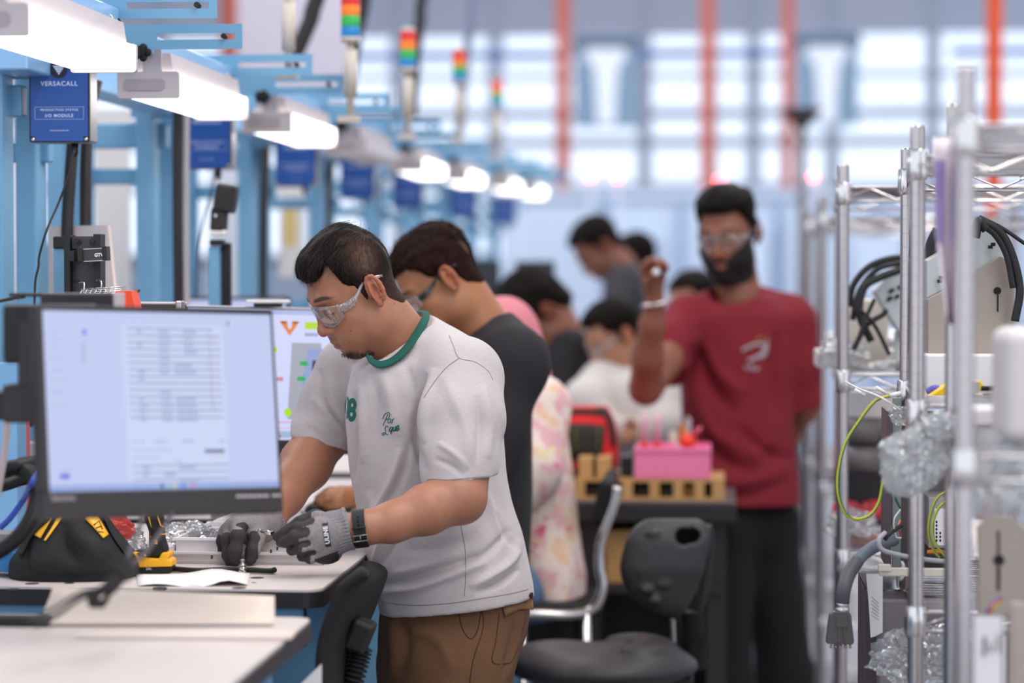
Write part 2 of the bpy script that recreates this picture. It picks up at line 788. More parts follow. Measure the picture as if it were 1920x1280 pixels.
# ================================================================== hall shell
M_FLOOR = mat('floor_epoxy', '#8f8a8b', rough=0.35, noise=0.06, nscale=2)
M_WALLL = mat('partition_paint', '#bccbe0', rough=0.6, noise=0.05, nscale=0.6)
M_WALLU = mat('upper_cladding', '#c5cadb', rough=0.6)
M_MULL = mat('window_mullion', '#b9c2d2', rough=0.5)
M_MULLB = mat('blue_beam', '#8fa8da', rough=0.5)
struct(MB().box2((-9, -4, -0.05), (7, 26, 0)).build('floor', M_FLOOR))
YW = 24.0


def zw(py, y=YW):
    return RY(1370, py, y).z


def xw(px, y=YW):
    return RY(px, 500, y).x


# lower partition in front of the windows
struct(MB().box2((xw(940, 20), 20, 0), (7, 20.15, zw(362, 20))).box2((xw(940, 20), 19.97, zw(372, 20)), (7, 20.0, zw(354, 20)))
       .build('wall_back', M_WALLL))
g = MB()
for xx in (1130, 1270, 1452, 1640, 1700):
    g.box2((xw(xx, 20), 19.96, 0.3), (xw(xx, 20) + 0.05, 20, zw(372, 20)))
struct(g.build('trim_1', mat('partition_seam', '#8fa5c4', rough=0.6)))
M_PNLB = mat('glazed_partition', '#c9d9ee', rough=0.3)
for (a, b, t, bt) in ((1405, 1440, 420, 560), (1150, 1235, 430, 520), (1600, 1690, 440, 560), (1480, 1508, 400, 600)):
    struct(MB().box2((xw(a, 20), 19.93, zw(bt, 20)), (xw(b, 20), 19.96, zw(t, 20))).build('trim_2', M_PNLB))
# window wall: bays with frame and pane
wx = [xw(-60), xw(300), xw(560), xw(745), xw(928), xw(1055), xw(1208), xw(1330), xw(1412), xw(1560), xw(1748), xw(1960)]
z_lo, z_hi = zw(486), zw(-330)
for i in range(len(wx) - 1):
    x0, x1 = wx[i], wx[i + 1]
    zl = z_lo if x1 < xw(950) else zw(400)
    fr = MB()
    th = 0.07
    fr.box2((x0, YW, zl), (x0 + th, YW + 0.1, z_hi)).box2((x1 - th, YW, zl), (x1, YW + 0.1, z_hi))
    for (yy, hh) in ((350, 8), (266, 9), (212, 9), (140, 5)):
        fr.box2((x0, YW - 0.02, zw(yy + hh)), (x1, YW + 0.1, zw(yy - hh)))
    if zl == z_lo:
        fr.box2((x0, YW, zl - 0.05), (x1, YW + 0.1, zl + 0.06))
    fo = struct(fr.build('window_%d' % (i + 1), M_MULL))
    pn = MB().quad((x0 + th, YW + 0.05, zl), (x1 - th, YW + 0.05, zl), (x1 - th, YW + 0.05, z_hi), (x0 + th, YW + 0.05, z_hi)).build('pane', M_GLASS, fo)
struct(MB().box2((wx[0], YW - 0.06, zw(110)), (wx[8] + 0.9, YW, zw(92))).box2((xw(1780), YW - 0.06, zw(110)), (wx[-1], YW, zw(92))).build('trim_3', M_MULLB))
struct(MB().box2((wx[0], YW + 0.02, zw(62)), (wx[-1], YW + 0.2, zw(-120))).build('wall_upper', M_WALLU))
struct(MB().box2((wx[0], YW, 0), (xw(1000), YW + 0.1, z_lo)).build('wall_back_left', mat('sill_wall', '#b6c3d8', rough=0.6)))
struct(MB().box2((-7.3, 3, 0), (-7.2, YW, 5)).build('wall_left', mat('left_wall_paint', '#c9ccd6', rough=0.7)))
struct(MB().box2((xw(428, 20), 20, zw(190, 20)), (xw(655, 20), 20.1, zw(-80, 20))).build('wall_panel_grey', mat('grey_lilac_panel', '#b4adb8', rough=0.7)))
struct(MB().box2((6.0, 3, 0), (6.1, YW, 3.4)).build('wall_right', mat('right_wall_paint', '#c4c8d2', rough=0.7)))

struct(MB().box2((-9, -4, 6.4), (7, 26, 6.5)).build('ceiling', mat('ceiling_deck', '#b9bcc4', rough=.8)))
M_ORG = mat('orange_upright_paint', '#e27a66', rough=0.5)
M_ORG2 = mat('orange_hoist_paint', '#f0622c', rough=0.5)
for (px, y, wd, top, m, lb) in ((1055, 22, 0.13, -40, M_ORG, 'faded orange steel upright in front of the back windows beside the left banner'),
                                (1326, 22, 0.13, -40, M_ORG, 'orange steel upright rising above the bearded man in front of the windows'),
                                (1476, 22, 0.11, -40, M_ORG, 'orange steel upright at the left edge of the right banner'),
                                (428, 16, 0.10, -40, M_ORG, 'orange steel upright behind the slotted brackets at far left'),
                                (1863, 14, 0.085, -60, M_ORG2, 'vivid orange steel upright behind the wire racks at right')):
    p = RY(px, 500, y)
    MBx = MB()
    MBx.box2((p.x - wd / 2, y, 0), (p.x - wd / 2 + wd * .25, y + .09, zw(top, y))).box2((p.x + wd / 2 - wd * .25, y, 0), (p.x + wd / 2, y + .09, zw(top, y)))
    MBx.box2((p.x - wd / 2, y + .03, 0), (p.x + wd / 2, y + .06, zw(top, y)))
    tag(MBx.build('steel_upright', m), lb, 'column')

M_CASE0 = mat('cord_pale', '#c9ced8')
M_BAN = mat('banner_slate', '#7d95ab', rough=0.7)
M_BAND = mat('banner_top', '#566b80', rough=0.6)
M_BANW = mat('banner_print', '#e6eaf4', rough=0.7)
for (x0, x1, y0, y1, lb) in ((1076, 1196, 68, 240, 'slate blue hanging banner with a pale mark, left of the two'),
                             (1490, 1610, 64, 236, 'slate blue hanging banner with a pale mark, right of the two')):
    y = 21.0
    a, b = RY(x0, y1, y), RY(x1, y0, y)
    t = thing('hanging_banner', ((a.x + b.x) / 2, y, a.z), lb, 'banner')
    MB().box2((a.x, y, a.z), (b.x, y + .02, b.z)).build('cloth', M_BAN, t)
    MB().box2((a.x - .02, y - .03, b.z - .09), (b.x + .02, y + .04, b.z)).build('top_rail', M_BAND, t)
    for xx in (a.x + .05, b.x - .05):
        MB().cyl((xx, y, b.z), (xx, y, 6.42), .004).build('hanging_cord', M_CASE0, t)
    cx = (a.x + b.x) / 2
    h = b.z - a.z
    MB().prism([(-.17, .36), (-.18, .27), (-.10, .18), (-.085, -.05), (-.07, -.32), (.08, -.32), (.09, -.05), (.11, .18), (.18, .27), (.17, .36)],
               (cx, y - .004, a.z + h * .44), (1, 0, 0), (0, 0, 1), .003).build('printed_mark', M_BANW, t)
# dark funnel on a pole
p = RY(1503, 240, 12)
t = thing('extraction_funnel', (p.x, 12, 0), 'dark grey funnel hood on a thin pole left of the wire racks', 'funnel')
MB().lathe([(.03, 0), (.035, .02), (.10, .085), (.105, .095), (.0, .095)], (p.x, 12, p.z)).build('hood', mat('funnel_grey', '#4a4348', rough=.6), t)
MB().cyl((p.x, 12, 0), (p.x, 12, p.z + .01), .022).build('pole', mat('pole_grey', '#6b6468', rough=.5), t)
# red indicator lamps above the partition
M_RLED = mat('red_led', '#ff3040', emit='#ff4a58', es=48)
for (px, py, y, lb) in ((1107, 331, 19.5, 'red indicator lamp above the partition, leftmost of the row'), (1158, 333, 19.5, 'red indicator lamp above the partition, second from the left'),
                        (1349, 338, 19.5, 'red indicator lamp above the bearded man'), (1525, 331, 15, 'red indicator lamp beside the funnel pole'),
                        (975, 331, 17, 'red indicator lamp behind the row of bench lights'), (1497, 560, 13, 'red indicator lamp low behind the shoulder of the man in maroon')):
    c = RY(px, py, y)
    t = thing('indicator_lamp', c, lb, 'lamp')
    MB().ball(c, .013, 12, 8).build('bulb', M_RLED, t)
    MB().cyl(c + Vector((0, .012, 0)), c + Vector((0, .05, 0)), .02).build('socket', M_DARK, t)
    MB().cyl(c + Vector((0, .03, -.015)), (c.x, c.y + .03, 0), .008).build('stem', mat('pole_pale', '#c4cfe2', rough=.5), t)

# ================================================================== bench frames (uprights, rails)
def make_frame(back=True):
    t = thing('bench_gantry', (0, 0, 0), 'x', 'gantry', 'blue bench gantries')
    for x in ((-1.40, -1.62) if back else (-1.40,)):
        for y in (0, .22):
            MB().box2((x - .022, y, 0), (x + .022, y + .07, 2.02), bev=.006).box((x, y + .035, .01), (.09, .1, .02)).build('upright', M_BLUE, t)
    MB().box2((-1.66, .06, 1.88), (-1.36, .10, 1.94), bev=.004).build('cross_bar', M_BLUE, t)
    MB().box2((-1.66, .25, 1.80), (-1.36, .285, 1.84), bev=.004).build('cross_bar', M_BLUE, t)
    MB().box2((-1.66, .06, 1.42), (-1.36, .10, 1.485), bev=.004).build('cross_bar', M_BLUE, t)
    MB().box2((-1.42, .28, .95), (-1.38, 1.2, 1.0), bev=.004).build('back_rail', M_BLUE, t)
    MB().box2((-1.38, -.1, 1.955), (-1.30, 1.1, 2.015), bev=.004).build('top_rail', M_BLUEL, t)
    return t


frame0 = make_frame()
frame1 = make_frame(False)
ORD = ['nearest', 'second nearest', 'third nearest', 'fourth nearest', 'fifth nearest', 'sixth nearest', 'seventh nearest', 'eighth nearest', 'ninth nearest', 'tenth nearest']
frames = [frame0]
for k in range(9):
    o = frame0 if k == 0 else (frame1 if k == 3 else copy_tree(frame0 if k < 3 else frame1))
    o.location = (0, 4.5 + 1.2 * k, 0)
    OFF[o] = Vector(o.location)
    o['label'] = 'light blue steel gantry of paired uprights and rails, %s in the row' % ORD[k]

# ================================================================== lamps and booms
def make_lamp(on=True):
    t = thing('bench_lamp', (0, 0, 0), 'x', 'lamp', 'bench lights along the row')
    L = .66
    x1, x0 = 0, -.115
    sec = [(x0 + .012, 0), (x1 - .012, 0), (x1 - .003, .006), (x1, .02), (x1, .045), (x0, .045), (x0, .02), (x0 + .003, .006)]
    MB().prism(sec, (0, L, 0), (1, 0, 0), (0, 0, 1), L).build('diffuser', M_LAMPON if on else M_LAMPOFF, t)
    sec = [(x0 + .02, .046), (x1 - .012, .046), (x1 - .018, .085), (x0 + .03, .085)]
    MB().prism(sec, (0, L - .01, 0), (1, 0, 0), (0, 0, 1), L - .02).build('housing', M_GREYP, t)
    for y in (-.006, L + .002):
        g = MB()
        g.prism(rrect(x0 - .002, -.003, x1 + .003, .048, .006), (0, y + .006, 0), (1, 0, 0), (0, 0, 1), .012)
        g.prism(rrect(x0 + .048, .044, x0 + .048 + .036, .092, .004), (0, y + .006, 0), (1, 0, 0), (0, 0, 1), .010)
        g.build('end_cap', M_GREYP, t)
        MB().prism(rrect(x0 + .012, .012, x0 + .09, .034, .008), (0, y - .0075 if y < 0 else y + .007, 0), (1, 0, 0), (0, 0, 1), .001).build('cap_recess', mat('recess_grey', '#a89da0', rough=.5), t)
        c = Vector((x0 + .066, y, .085))
        ring = [c + Vector((math.cos(a) * .008, 0, math.sin(a) * .010 + .006)) for a in [i * math.pi / 8 for i in range(16)]]
        MB().tube(ring, .0022, 6, closed=True).build('hook', mat('hook_cream', '#ddd6c4', rough=.4), t)
    return t


def make_boom():
    t = thing('lamp_boom', (0, 0, 0), 'x', 'bracket', 'slotted lamp booms')
    MB().box2((-.09, -.02, .075), (-.045, .74, .115), bev=.004).build('beam', M_BLUEL, t)
    for y in (-.05, .72):
        g = MB()
        z0, z1 = .095, .142
        x0, x1 = -.28, .135
        if y < 0:
            z0 -= .012
            z1 -= .012
        zs0, zs1 = (z0 + z1) / 2 - .006, (z0 + z1) / 2 + .006
        g.box2((x0, y, z0), (x1, y + .004, zs0)).box2((x0, y, zs1), (x1, y + .004, z1)).box2((x0, y, zs0), (-.03, y + .004, zs1)).box2((x1 - .014, y, zs0), (x1, y + .004, zs1))
        g.build('slotted_plate', M_BLUE, t)
        g = MB().cyl((x1 - .035, y - .006, (z0 + z1) / 2), (x1 - .035, y + .012, (z0 + z1) / 2), .0055, seg=10)
        g.build('bolt', M_BLACK, t)
        g = MB().cyl((-.06, y - .012, z0 - .004), (-.06, y + .012, z0 - .004), .010, seg=8)
        for a in range(5):
            an = a * 2 * math.pi / 5
            g.ball((-.06 + .012 * math.cos(an), y, z0 - .006 + .010 * math.sin(an)), .008, 8, 6)
        g.build('star_knob', M_RUB, t)
    return t


lampon, lampoff, boom0 = make_lamp(True), make_lamp(False), make_boom()
LX = -1.06
lamp_far = [4.25, 5.25, 6.45, 7.63, 8.98, 10.4, 12.3, 13.9]
used = {'on': False, 'off': False}
PLACEW = ['cropped at the photo edge', 'second from the left', 'third from the left',
          'unlit', 'next past the unlit one', 'second past the unlit one', 'third past the unlit one', 'farthest away']
for k, fy in enumerate(lamp_far):
    y0 = fy - .66
    z = (1.939, 1.917, 1.919, 1.921, 1.928, 1.948, 1.985, 2.010)[k]
    if k == 3:
        o = lampoff
        o['label'] = 'unlit bench lamp with milky diffuser, only dark one in the row'
    else:
        o = lampon if not used['on'] else copy_tree(lampon)
        used['on'] = True
        o['label'] = 'glowing white bench lamp over the benches, %s' % PLACEW[k]
    o.location = (LX, y0, z)
    b = boom0 if k == 0 else copy_tree(boom0)
    b.location = (LX, y0, z + .004)
    b['label'] = 'light blue slotted boom carrying the bench lamp ' + PLACEW[k]
# ================================================================== status modules
M_NAVY = mat('module_navy', '#1f4f9c', rough=0.35, noise=0.03)
M_CASE = mat('module_case', '#8e8a8c', rough=0.35, metal=0.6)
M_MODT = mat('module_print', '#c9d4ee', rough=0.5)


def make_module():
    t = thing('status_module', (0, 0, 0), 'x', 'control box', 'blue status modules on the frames')
    MB().box2((-.060, 0, 0), (.060, .055, .158), bev=.004).build('case', M_CASE, t)
    oct_ = []
    r = .009
    poly = [(-.056, .003 + r), (-.056, .155 - r), (-.056 + r, .155 - r), (-.056 + r, .155), (.056 - r, .155), (.056 - r, .155 - r), (.056, .155 - r), (.056, .003 + r), (.056 - r, .003 + r), (.056 - r, .003), (-.056 + r, .003), (-.056 + r, .003 + r)]
    MB().prism(poly, (0, -.0005, 0), (1, 0, 0), (0, 0, 1), .0015).build('face_plate', M_NAVY, t)
    MB().prism(rrect(-.059, .001, .059, .157, .004), (0, .0012, 0), (1, 0, 0), (0, 0, 1), .0015).build('rim', M_DARK, t)
    for sx in (-.052, .052):
        for z in (.0065, .1515):
            MB().lathe([(.0042, 0), (.0036, .002), (.001, .0028)], (sx, -.0005, z), (0, -1, 0), 10).build('screw', M_CHROME, t)
    MB().cyl((0, -.0018, .140), (0, -.003, .140), .017, seg=28).build('logo_disc', mat('logo_dark', '#231f2b', rough=.5), t)
    g = MB()
    for i, (zz, w) in enumerate(((.147, .024), (.1425, .018), (.138, .012), (.1335, .006))):
        g.prism([(-w / 2, 0), (-w / 2 + .0028, -.0038), (w / 2 - .0028, -.0038), (w / 2, 0)] if w > .006 else [(-w / 2, 0), (0, -.004), (w / 2, 0)],
                (0, -.0031, zz), (1, 0, 0), (0, 0, 1), .0004)
    g.build('logo_mark', M_MODT, t)
    put_text('VERSACALL', .0125, (0, -.0022, .1125), (1, 0, 0), (0, 0, 1), M_MODT, t, bold=.0002, spacing=1.15)
    put_text('PRODUCTION STATUS', .0060, (0, -.0022, .0625), (1, 0, 0), (0, 0, 1), M_MODT, t, bold=.0001, spacing=1.25)
    put_text('I/O MODULE', .0084, (0, -.0022, .0515), (1, 0, 0), (0, 0, 1), M_MODT, t, bold=.0002, spacing=1.2)
    put_text('www.versacall.com', .0048, (0, -.0022, .0235), (1, 0, 0), (0, 0, 1), M_MODT, t)
    g = MB()
    e = .0005
    for (a, b, c, d) in ((-.048, .0445, .048, .0445 + e), (-.048, .068, .048, .068 + e), (-.048, .0445, -.048 + e, .0685), (.048 - e, .0445, .048, .0685)):
        g.prism([(a, b), (c, b), (c, d), (a, d)], (0, -.002, 0), (1, 0, 0), (0, 0, 1), .0003)
    g.build('printed_frame', M_MODT, t)
    MB().box2((-.19, .02, .125), (-.055, .04, .15)).build('mounting_arm', M_BLUE, t)
    MB().lathe([(.007, 0), (.007, -.018), (.003, -.026)], (.022, .028, 0)).build('cable_gland', M_BLACK, t)
    return t


mod0 = make_module()
MODPX = [112, 388, 554, 670, 764, 868, 945, 1000]
MODW = ['nearest, lettering readable, under the first lamp', 'second nearest', 'third nearest', 'fourth nearest', 'fifth nearest', 'second farthest', 'farthest']
for k in range(7):
    o = mod0 if k == 0 else copy_tree(mod0)
    y = 4.5 + 1.2 * k + (0.05, 0, 0, 0, 0, .25, 1.0)[k]
    x = RY(MODPX[k], 300, y).x
    o.location = (x, y, 1.828 if k == 0 else 1.826)
    OFF[o] = Vector(o.location)
    o['label'] = 'navy blue status module box on the bench frame, ' + MODW[k]
# ================================================================== stack lights
cols = [('red_lens', '#d6262c'), ('amber_lens', '#ef7a1c'), ('green_lens', '#2fa84a'), ('blue_lens', '#1f7ab8')]
M_POLE = mat('stack_pole_beige', '#cfc3b6', rough=.5)


def make_stack():
    t = thing('stack_light', (0, 0, 0), 'x', 'signal light', 'four-colour stack lights')
    z = .0
    MB().lathe([(.022, -.012), (.024, -.006), (.024, 0)], (0, 0, 0)).build('base', M_POLE, t)
    for i, (n, c) in enumerate(cols[::-1]):
        MB().lathe([(.0215, i * .025), (.0225, i * .025 + .002), (.0225, i * .025 + .023), (.0215, i * .025 + .025)], (0, 0, 0)).build(n, mat(n, c, rough=.3, spec=.6, emit=c, es=.25), t)
    MB().lathe([(.022, .1), (.022, .106), (.012, .112), (.0, .112)], (0, 0, 0)).build('cap', M_POLE, t)
    MB().cyl((0, 0, -.012), (0, 0, -.19), .009).cyl((0, 0, -.03), (0, 0, -.14), .016).build('pole', M_POLE, t)
    MB().box2((-.03, -.01, -.20), (.02, .02, -.185)).build('foot', M_POLE, t)
    return t


st0 = make_stack()
for i, (px, yb, d, lb) in enumerate(((657, 70, 5.7, 'nearest, cut by the top edge'), (765, 127, 6.75, 'second nearest'), (861, 153, 8.0, 'third nearest'), (932, 200, 9.3, 'farthest of them in the row'), (541, -22, 5.4, 'only its beige pole in view'))):
    o = st0 if i == 0 else copy_tree(st0)
    o.location = W(px, yb, d)
    o['label'] = 'four-colour stack light on a beige pole, ' + lb
# ================================================================== conduits and hoses by the frames
M_COND = mat('black_conduit', '#2a2526', rough=.5)


def conduit(pts, r, label, name='cable_conduit', m=None, corr=0.0, seg=10, n=60, cat='hose', group=None):
    P = bez(pts, n)
    rs = r if not corr else [r * (1 + corr * (1 if i % 2 else -1)) for i in range(len(P))]
    o = MB().tube(P, rs, seg).build(name, m or M_COND, smooth=not corr)
    tag(o, label, cat, group)
    return o


conduit([W(137, 262, 4.9), W(131, 340, 4.9), W(126, 430, 4.9), W(124, 640, 4.9)], .0125, 'black flexible conduit hanging behind the nearest blue module, left one')
conduit([W(182, 150, 4.95), W(168, 210, 4.95), W(161, 300, 4.95), W(160, 430, 4.95), W(160, 640, 4.95)], .012, 'black flexible conduit hanging behind the nearest blue module, right one')
conduit([W(336, 130, 5.5), W(334, 214, 5.5), W(333, 350, 5.5), W(335, 560, 5.5), W(338, 720, 5.5)], .012, 'black vertical conduit left of the second blue module')
conduit([W(352, 140, 5.6), W(350, 224, 5.6), W(349, 400, 5.6), W(350, 600, 5.6)], .007, 'thin grey pipe beside the black conduit left of the second blue module', m=M_GREYP)
conduit([W(498, 275, 6.6), W(494, 400, 6.6), W(493, 560, 6.6), W(493, 700, 6.6)], .012, 'black vertical conduit left of the third blue module')
conduit([W(620, 300, 7.8), W(617, 400, 7.8), W(616, 560, 7.8)], .011, 'black vertical conduit left of the fourth blue module')
conduit([W(790, -520, 7), W(604, -30, 7), W(585, 30, 7), W(568, 70, 7), W(552, 105, 7)], .024, 'dark diagonal hose falling from above toward the slotted brackets, nearest')
conduit([W(770, -460, 8), W(688, -30, 8), W(680, 20, 8), W(668, 70, 8), W(655, 160, 8)], .022, 'dark diagonal hose falling behind the nearest stack light')
conduit([W(870, -400, 9), W(796, -30, 9), W(788, 40, 9), W(780, 100, 9), W(772, 220, 9)], .021, 'dark diagonal hose falling behind the second stack light')
conduit([W(950, -360, 10), W(892, -30, 10), W(884, 40, 10), W(876, 90, 10), W(862, 250, 10)], .019, 'grey diagonal hose falling behind the third stack light', m=mat('hose_grey', '#8088a0', rough=.6))
# module cables
conduit([W(139, 282, 4.55), W(128, 330, 4.55), W(108, 385, 4.55), W(88, 430, 4.5), W(74, 478, 4.5), W(72, 500, 4.5), W(66, 530, 4.5), W(64, 600, 4.5)], .0022, 'thin black cable running from the nearest blue module down to the bench', 'cable', cat='cable')
conduit([W(404, 318, 5.7), W(396, 360, 5.7), W(382, 410, 5.7), W(372, 470, 5.7), W(368, 560, 5.7)], .0022, 'thin black cable running down from the second blue module', 'cable', cat='cable')
# cream boards behind the frames
M_CREAM = mat('cream_board', '#e6e0dc', rough=.6)
M_PALE = mat('pale_board', '#e4e6ee', rough=.6)


def board(x0, y0, x1, y1, d, m, label, name='partition_board', th=.02, cat='board'):
    a, b = W(x0, y1, d), W(x1, y0, d)
    o = MB().box2((a.x, a.y, a.z), (b.x, a.y + th, b.z), bev=.003).build(name, m)
    return tag(o, label, cat)


board(178, 205, 246, 640, 7.6, M_CREAM, 'cream partition board seen between the second pair of blue uprights')
board(268, 240, 292, 400, 8.0, M_CREAM, 'narrow cream board seen in the slit between blue uprights')
board(523, 300, 568, 520, 9.2, M_CREAM, 'cream board with a yellow notice below the third blue module')
board(532, 372, 556, 460, 9.1, mat('notice_yellow', '#e3c77a', rough=.6), 'pale yellow notice pinned on the cream board', 'notice', .004, 'notice')
board(392, 240, 470, 640, 8.8, M_PALE, 'pale partition board behind the scanner stand')
board(0, 300, 60, 560, 7.0, M_PALE, 'white partition board beyond the leftmost upright')
board(38, 455, 56, 1600, 6.6, mat('taupe_cabinet', '#8d8384', rough=.6), 'taupe parts cabinet seen in the leftmost slit', 'parts_cabinet', .3, 'cabinet')
# leaning beige sheet behind the tool panel
t = MB()
a, b, c, d_ = W(92, 640, 4.9), W(224, 640, 4.8), W(202, 422, 4.85), W(91, 424, 4.95)
nrm = (b - a).cross(d_ - a).normalized() * .006
t.grid([[a, b], [d_, c]], smooth=False).__len__()
o = t.build('backing_sheet', mat('beige_sheet', '#e3cfc6', rough=.6))
so = o.modifiers.new('s', 'SOLIDIFY')
so.thickness = .008
tag(o, 'beige foam sheet standing upright behind the black rack panel', 'sheet')

# ================================================================== workbenches
ZB = 1.06


def bench(y0, y1, x1, label, holes=(), drawers=True):
    t = thing('workbench', ((-1.0), (y0 + y1) / 2, 0), label, 'workbench', 'grey-topped blue workbenches')
    x0 = -1.365
    r = .03
    MB().prism(rrect(x0, y0, x1, y1, r, corners=(1, 0, 0, 1)), (0, 0, ZB - .004), (1, 0, 0), (0, 1, 0), .004).build('tabletop', M_LAM, t)
    MB().prism(rrect(x0, y0 - .003, x1 + .003, y1 + .003, r, corners=(1, 0, 0, 1)), (0, 0, ZB - .030), (1, 0, 0), (0, 1, 0), .0255).build('edge_band', M_EDGE, t)
    MB().box2((x0 + .02, y0 + .02, ZB - .10), (x1 - .03, y0 + .05, ZB - .031), bev=.004).box2((x0 + .02, y1 - .09, ZB - .12), (x1 - .05, y1 - .06, ZB - .031), bev=.004).build('apron', M_BLUE, t)
    for yy in (y0 + .08, y1 - .13):
        for xx in (x1 - (.13 if drawers else .48), x0 + .06):
            MB().box2((xx, yy, .0), (xx + .06, yy + .05, ZB - .031), bev=.004).build('leg', M_BLUE, t)
    # drawer cabinet hung below
    ca, cb = x1 - .60, x1 - .15
    if not drawers:
        ca, cb = x0 + .02, x0 + .3
    MB().box2((ca, y0 + .16, ZB - .50), (cb, y1 - .2, ZB - .1), bev=.008).build('drawer_case', M_BLUE, t)
    dy0 = y0 + .16
    for i in range(2):
        zt = ZB - .12 - i * .19
        dd = MB().box2((cb, dy0 + .02, zt - .17), (cb + .016, y1 - .22, zt), bev=.008, seg=3).build('drawer', M_BLUE, t)
        MB().box2((cb + .016, dy0 + .15, zt - .05), (cb + .03, y1 - .35, zt - .035), bev=.003).build('handle', M_STEEL, dd)
    for (hx, hy, hr) in holes:
        p = RZ(hx, hy, ZB)
        MB().cyl((p.x, p.y, ZB - .003), (p.x, p.y, ZB + .0004), hr, seg=20).build('hole_dark_disc', M_DARK, t)  # flat dark disc stands in for the shade down an open hole
    return t


pA = RZ(586, 1157, ZB)
pB = RZ(600, 1106, ZB)
bench(2.45, pA.y, pA.x, 'light-topped blue workbench in the near left foreground with a sheet of card on it')
bench(pB.y, pB.y + 1.0, pB.x, 'light-topped blue workbench where the man in grey works, bag and drill on it',
      holes=[(482, 1083, .012), (476, 1092, .004), (448, 1102, .012), (500, 1073, .012), (24, 1104, .010), (300, 1102, .012), (60, 1094, .012), (130, 1093, .009)], drawers=False)
for k in range(5):
    y0 = pB.y + 1.12 + 1.2 * k
    bench(y0, y0 + 1.0, pB.x - .0, 'light-topped blue workbench, %s beyond the man in grey' % ['first', 'second', 'third', 'fourth', 'fifth'][k])
# ================================================================== people: heads
def head_matrix(yaw, pit, roll=0.0):
    """columns x(subject's right), y(forward), z(up) in the camera frame (right, depth, up).
    yaw: 0 faces photo-left, positive turns toward the camera (90 = at the camera, 180 = photo-right)"""
    a, p = R_(yaw), R_(pit)
    fh = np.array([-math.cos(a), -math.sin(a), 0.0])
    z = np.array([0, 0, 1.0])
    f = fh * math.cos(p) - z * math.sin(p)
    u = z * math.cos(p) + fh * math.sin(p)
    x = np.cross(f, u)
    r = R_(roll)
    x2 = x * math.cos(r) + u * math.sin(r)
    u2 = u * math.cos(r) - x * math.sin(r)
    return np.stack([x2, f, u2], 1)


HAIRLINE = [(0, .080), (25, .078), (42, .083), (52, .070), (60, .046), (68, .036), (76, .034), (80, .010), (84, -.012), (92, -.006), (97, .022), (108, .030), (118, .004), (128, -.030), (145, -.058), (180, -.066)]


